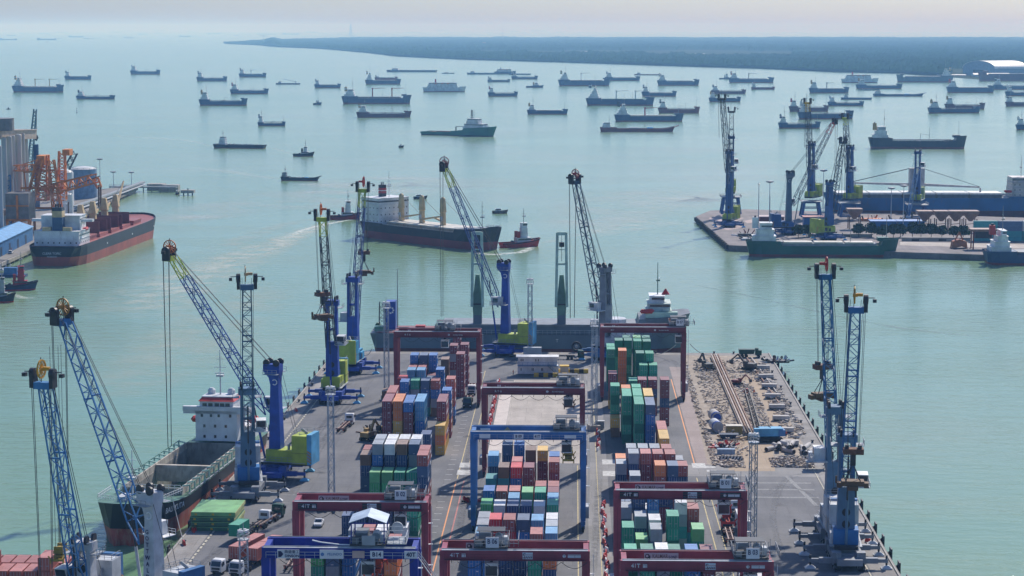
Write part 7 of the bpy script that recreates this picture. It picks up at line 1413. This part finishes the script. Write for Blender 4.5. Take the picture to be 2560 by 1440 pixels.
a, c = W(1867,898,0), W(2032,1130,0); t = thing('steel_beam', 'rusty rail beam on the right apron beside the rubble', 'beam', a, 0, 'long steel beams on the demolition ground'); MB(RU2).bar((0,0,.5), (c-a)*.55+V((0,0,.5)), .35).bar((1.6,0,.5),(c-a)*.5+V((1.6,0,.5)),.3,PIPE).build('beam_flange', t)
for i in range(8):
    y = Yb(1060)-0; q = random.Random(i+9); p = V((57.5+i*.55, Yb(1045)+(-34+i*18), .05)); t = thing('concrete_block', f'big square concrete beam block beside the sand track, {ORD[i]} from the near end', 'concrete block', p, q.uniform(-.1,.1), 'concrete beam blocks at the sand track'); MB(PIPE).box(-2.3,2.3,-.9,.9,0,1.5).build('block', t); MB(DARK).box(-2.1,2.1,-.94,-.9,.1,.5).build('recess', t)
def exca(p, rz, lab, m, boom=True, s=1.0):
    t = thing('excavator', lab, 'excavator', p, rz, 'excavators on the demolition ground'); 
    for sd in (-1, 1): MB(RUB).slab([(-2.1*s,.1),(2.1*s,.1),(2.3*s,.5*s),(2.0*s,.95*s),(-2.0*s,.95*s),(-2.3*s,.5*s)], sd*1.2*s-.35, sd*1.2*s+.35).build('crawler_track', t)
    MB(m).box(-2.2*s,1.2*s,-1.3*s,1.3*s,1.1*s,2.3*s).build('body', t); MB(m).box(.2*s,1.6*s,.3*s,1.3*s,1.1*s,3.0*s).box(.9*s,1.64*s,.36*s,1.24*s,2.0*s,2.8*s,GLASS).build('cab', t)
    if boom: MB(m).bar((1.2*s,0,1.7*s),(4.0*s,0,4.9*s),.55*s).bar((4.0*s,0,4.9*s),(6.4*s,0,2.8*s),.42*s).build('boom', t); MB(DARK).slab([(5.9*s,2.8*s),(6.9*s,2.9*s),(6.9*s,1.7*s),(6.0*s,1.5*s)], -.6*s, .6*s).build('bucket', t)
    return t
exca(W(1768,925,.02), 1.9, 'dark excavator with raised arm at the head of the long beams', paint('exc_dark', (.07,.07,.06), .3)); exca(W(1843,962,.3), -.5, 'small red machine on the rubble left of the sand track', HR, True, .7); exca(W(1873,925,.3), 2.6, 'dark excavator digging at the far right rubble', paint('exc_grey', (.08,.07,.07), .3)); exca(W(920,1100,.02), 1.2, 'yellow and black yard loader left of the white roofed containers', paint('exc_yellow', (.4,.26,.08), .3), True, 1.0)
clutter(938,1085,'black and yellow yard machinery lying beside the left block','machinery',[DARK,BUFF,RUST],22,4,3,rn=21); clutter(1180,1255,'dark generator gear at the foot of the blue gantry leg','machinery',[DARK,LGREY,RED],12,1.4,2.4,rn=22); clutter(822,1275,'grey cable reel frame beside the left block','machinery',[DARK,LGREY,STBLUE],16,2.6,3,rn=23)
clutter(1808,1120,'red and white scrap heap near the left striped barrier','scrap heap',[LGREY,RED,DARK],22,3.2,1.8,rn=24,name='scrap_pile'); clutter(1940,905,'dark scrap steel at the far right pier corner','scrap heap',[DARK,RUST,LGREY],26,6,2,rn=25,name='scrap_pile'); clutter(1830,1100,'timber planks pile before the crawler crane','timber pile',[BUFF,CREAM],16,3,1,rn=26,name='timber_pile')
t = thing('crawler_crane', 'blue crawler crane with long dark lattice boom laid toward the rubble', 'crawler crane', W(1912,1102,.02), 0.1)
for sd in (-1, 1): MB(RUB).slab([(-4.2,.1),(4.2,.1),(4.6,.7),(4.2,1.3),(-4.2,1.3),(-4.6,.7)], sd*2.4-.55, sd*2.4+.55).build('crawler_track', t)
MB(LBLUE).box(-1.5,4.6,-1.7,1.7,1.5,3.6).box(3.4,5.2,-1.9,1.9,1.5,3.2,STBLUE).build('machinery_house', t); MB(LBLUE).box(-3.2,-1.5,-1.6,-.3,1.4,3.6).box(-3.24,-3.1,-1.5,-.4,2.2,3.3,GLASS).build('cab', t)
o = V(t.location); q = Matrix.Rotation(-.1, 4, 'Z') @ (W(1866,975,9)-o); MB(DARK).lattice((-1.6,0,1.8), q, 1.5, 1.1, 26, None, .22, .12).build('boom', t); MB(ROPE).bar((1.5,-.5,3.6),q,.1).bar((1.5,.5,3.6),q,.1).build('ropes', t); MB(RED).lathe(q,[(.5,-.9),(.9,-.3),(.5,.4)],10).build('hook', t)
for i, (x, y, l) in enumerate(((1787,1052,'grey and blue cylinder tank lying on the left rubble, farther one'),(1789,1076,'blue banded cylinder tank lying on the left rubble, nearer one'))):
    t = thing('cylinder_tank', l, 'tank', W(x, y, .02), .15, 'cylinder tanks on the rubble'); MB(PIPE if i == 0 else LGREY).lathe((0,0,1.5),[(1.5,-3),(1.5,2.6)],20,axis='y').build('shell', t); MB(CRBLUE).lathe((0,0,1.5),[(1.53,-3.1),(1.53,-1.8)],20,axis='y',cap=False).lathe((0,0,1.5),[(1.1,-3.12),(1.1,-3.05)],16,PIPE if i else CRBLUE,axis='y').build('end_band', t)
t = thing('site_box', 'mustard yellow steel box at the near end of the long beams', 'box', W(1835,1084,.02)); MB(paint('mustard2', (.38,.27,.07), .3)).box(-2.2,2.2,-1,1.4,0,2.2).box(-2.3,2.3,-1.1,1.5,2.2,2.35,CREAM).build('shell', t)
t = thing('site_box', 'dark blue open skip beside the mustard yellow box', 'box', W(1822,1098,.02)); MB(NAVY).rings([[(-2,-1,0),(2,-1,0),(2,1,0),(-2,1,0)],[(-2.6,-1.3,1.5),(2.6,-1.3,1.5),(2.6,1.3,1.5),(-2.6,1.3,1.5)]]).build('shell', t)
t = thing('site_box', 'pale blue corrugated sheet box behind the left striped barrier', 'box', W(1815,1135,.02)); MB(paint('sheet_blue', (.25,.35,.48), .3)).box(-2.3,2.3,-.8,.8,0,1.4).build('shell', t)
t = thing('dump_truck', 'dark dump truck parked on the far pier edge at right', 'truck', W(1878,893,.02), 0); MB(DGREEN).rings([[(-4,-1.2,1.2),(.8,-1.2,1.2),(.8,1.2,1.2),(-4,1.2,1.2)],[(-4.3,-1.3,2.8),(1.1,-1.3,2.8),(1.1,1.3,2.8),(-4.3,1.3,2.8)]]).build('tipper_body', t); MB(DGREEN).box(1.3,3.4,-1.2,1.2,.8,2.5).box(1.3,2.3,-1.15,1.15,2.5,3.2).build('cab', t)
for x in (-3,-1.7,2.4):
    for y in (-1,1): MB(RUB).lathe((x,y,.55),[(.55,-.25),(.55,.25)],12,axis='y').build('wheel', t)
t = thing('control_cabin', 'small white cabin on a steel platform beside the right quay cranes', 'cabin', W(2040,1172,.02)); MB(LGREY).box(-2,2,-1.2,1.2,2.0,4.4).box(-2.6,2.8,-1.6,1.6,1.85,2.0,GREY).build('wall', t); MB(DARK).box(-.3,.9,-1.23,-1.2,2.1,4.1).build('door', t)
for x in (-2.2,2.4):
    for y in (-1.3,1.3): MB(GREY).bar((x,y,0),(x,y,1.9),.2).build('leg', t)
t = thing('power_cabinet', 'grey electrical cabinet at the foot of the central lattice mast', 'cabinet', W(1486,1072,.02)+V((1.5,0,0))); MB(GREY).box(-1.2,1.2,-.6,.6,.2,2.2).box(-1.3,1.3,-.7,.7,2.2,2.3,LGREY).build('shell', t); MB(DARK).box(-.03,.03,-.62,-.6,.3,2.1).build('door_gap', t)
# white storage silo beside the grey crane and the wheel reel on the far quay
t = thing('storage_silo', 'white round silo on a blue frame beside the grey harbour crane', 'silo', W(1536,893,0)+V((0,3,0))); MB(paint('silo_white', (.55,.56,.60), .15)).lathe((0,0,5.5),[(4.0,0),(4.0,7.2),(3.8,7.4)],24).build('shell', t); MB(LBLUE).box(-4,4,-3.6,3.6,.2,5.5).build('base_house', t)
t = thing('tyre_reel', 'big black rubber wheel fender hanging on the grey ship side', 'fender', V((AT(1441,862,PYF).x, PYF+.5, 2.0))); MB(RUB).lathe((0,0,0),[(1.1,-.5),(1.7,-.4),(1.7,.4),(1.1,.5),(1.1,-.5)],20,axis='y',cap=False).build('tyre', t); MB(GREY).lathe((0,0,0),[(.5,-.3),(.5,.3)],10,axis='y').build('hub', t)
# smoke from the funnel of the carrier at the grain terminal
sm = bpy.data.materials.new('funnel_smoke'); sm.use_nodes = True; n_ = sm.node_tree.nodes; n_.remove(n_['Principled BSDF']); v_ = n_.new('ShaderNodeVolumePrincipled'); v_.inputs['Color'].default_value = (.25,.25,.28,1); v_.inputs['Density'].default_value = .05; sm.node_tree.links.new(v_.outputs[0], n_['Material Output'].inputs['Volume'])
b = MB(sm); c = W(146, 640, 0); q = random.Random(4)
for i in range(9):
    p_ = AT(147-i*10, 500-7*math.sin(i*.7)-i*1.2, c.y+8); r_ = 1.4+i*.42
    b.lathe(p_, [(r_*.3,-r_*.9),(r_*.85,-r_*.5),(r_,0),(r_*.85,r_*.5),(r_*.3,r_*.9)], 10)
o = struct(b.build('smoke'), 'stuff'); o['label'] = 'thin dark smoke drifting left from the carrier funnel'; o['category'] = 'smoke'
# deck cargo of the corner ship
BX, BY, BZ = W(0,1440,8).x, W(0,1440,8).y, 1.3
p = W(150,1410,7); 
for i in range(10):
    cont('p', -124+i*2.75, W(0,1440,6).y-6.2, 6.0, f'maroon container on the corner ship deck, near row, {ORD[i]} from left', 20, 0, 'containers on the corner ship') ; cont('k', -124+i*2.75+1.4, W(0,1440,6).y+.3, 6.0, f'brick red container on the corner ship deck, rear row, {ORD[i]} from left', 20, 0, 'containers on the corner ship')
for i in (5, 9): cont('p', -124+i*2.75, W(0,1440,6).y-6.2, 8.62, f'maroon container standing one level higher on the corner ship, {"left" if i == 5 else "right"} one', 20, 0, 'containers on the corner ship')
t = spreader('mustard spreader being lowered beside the pale blue boom at the bottom left corner', AT(152,1392,W(0,1440,8).y), paint('mustard', (.35,.24,.03), .3), '', 6.06, 40, math.pi/2, True)
# ============================================================ hidden containers become one heap
AC = [o for o in sc.objects if o.name.startswith('shipping_container')]
from mathutils.bvhtree import BVHTree
_b = MB(None); 
for o in AC:
    mw = Matrix.Translation(o.location) @ Matrix.Rotation(o.rotation_euler.z, 4, 'Z'); ln = max(v.co.y for v in o.data.vertices); k = len(_b.v)
    _b.v += [mw @ V(p) for p in ((-1.22,0,0),(1.22,0,0),(1.22,ln,0),(-1.22,ln,0),(-1.22,0,2.6),(1.22,0,2.6),(1.22,ln,2.6),(-1.22,ln,2.6))]
    _b.f += [tuple(k+i for i in q) for q in ((3,2,1,0),(4,5,6,7),(0,1,5,4),(1,2,6,5),(2,3,7,6),(3,0,4,7))]
dg_ = BVHTree.FromPolygons(_b.v, _b.f)
rank = sorted(((seen(o, dg_), o.name, o) for o in AC), key=lambda q: -q[0])
KEEP = 296
hid = [o for h, nm, o in rank[KEEP:]]; print('visible', sum(1 for h, _, o in rank if h), 'kept', min(KEEP, len(rank)), 'least', rank[min(KEEP, len(rank))-1][0])
vs, fs, mi, mm = [], [], [], []
for o in hid:
    mw = Matrix.Translation(o.location) @ Matrix.Rotation(o.rotation_euler.z, 4, 'Z')
    kids = [c for c in sc.objects if c.parent == o] if False else []
for o in hid:
    for me in (o.data, CHD[o.name].data):
        mw = Matrix.Translation(o.location) @ Matrix.Rotation(o.rotation_euler.z, 4, 'Z'); k = len(vs)
        vs += [tuple(mw @ v.co) for v in me.vertices]
        for p in me.polygons:
            fs.append(tuple(k+i for i in p.vertices)); m = me.materials[p.material_index]
            if m not in mm: mm.append(m)
            mi.append(mm.index(m))
for o in hid: bpy.data.objects.remove(CHD[o.name]); bpy.data.objects.remove(o)
if vs:
    me = bpy.data.meshes.new('hidden'); me.from_pydata(vs, [], fs)
    for m in mm: me.materials.append(m)
    me.polygons.foreach_set('material_index', mi); o = bpy.data.objects.new('stacked_containers', me); sc.collection.objects.link(o)
    tag(o, 'lower containers packed out of sight inside the stacks of the three blocks', 'container', 'shipping containers stacked on the pier'); o['kind'] = 'stuff'
# ============================================================ haze
def haze_box():
    m = bpy.data.materials.new('haze_air'); m.use_nodes = True; n = m.node_tree.nodes; l = m.node_tree.links
    n.remove(n['Principled BSDF']); v = n.new('ShaderNodeVolumePrincipled')
    v.inputs['Color'].default_value = (0.30, 0.58, 1.0, 1); v.inputs['Density'].default_value = 0.85e-4; v.inputs['Anisotropy'].default_value = 0.05
    v.inputs['Absorption Color'].default_value = (1, 1, 1, 1)
    l.new(v.outputs[0], n['Material Output'].inputs['Volume'])
    b = MB(m); b.box(-31000, 31000, -300, 61000, WZ-1, 205); o = struct(b.build('haze'), 'stuff'); return o
haze_box()
for o in sc.objects:
    if o.get('label') and len(o['label'].split()) > 16: o['label'] = ' '.join(o['label'].split()[:16]); print('LONG', o['label'])
for k, q in USED.items():
    if len(q) > 1: print('SAMELABEL', len(q), k)
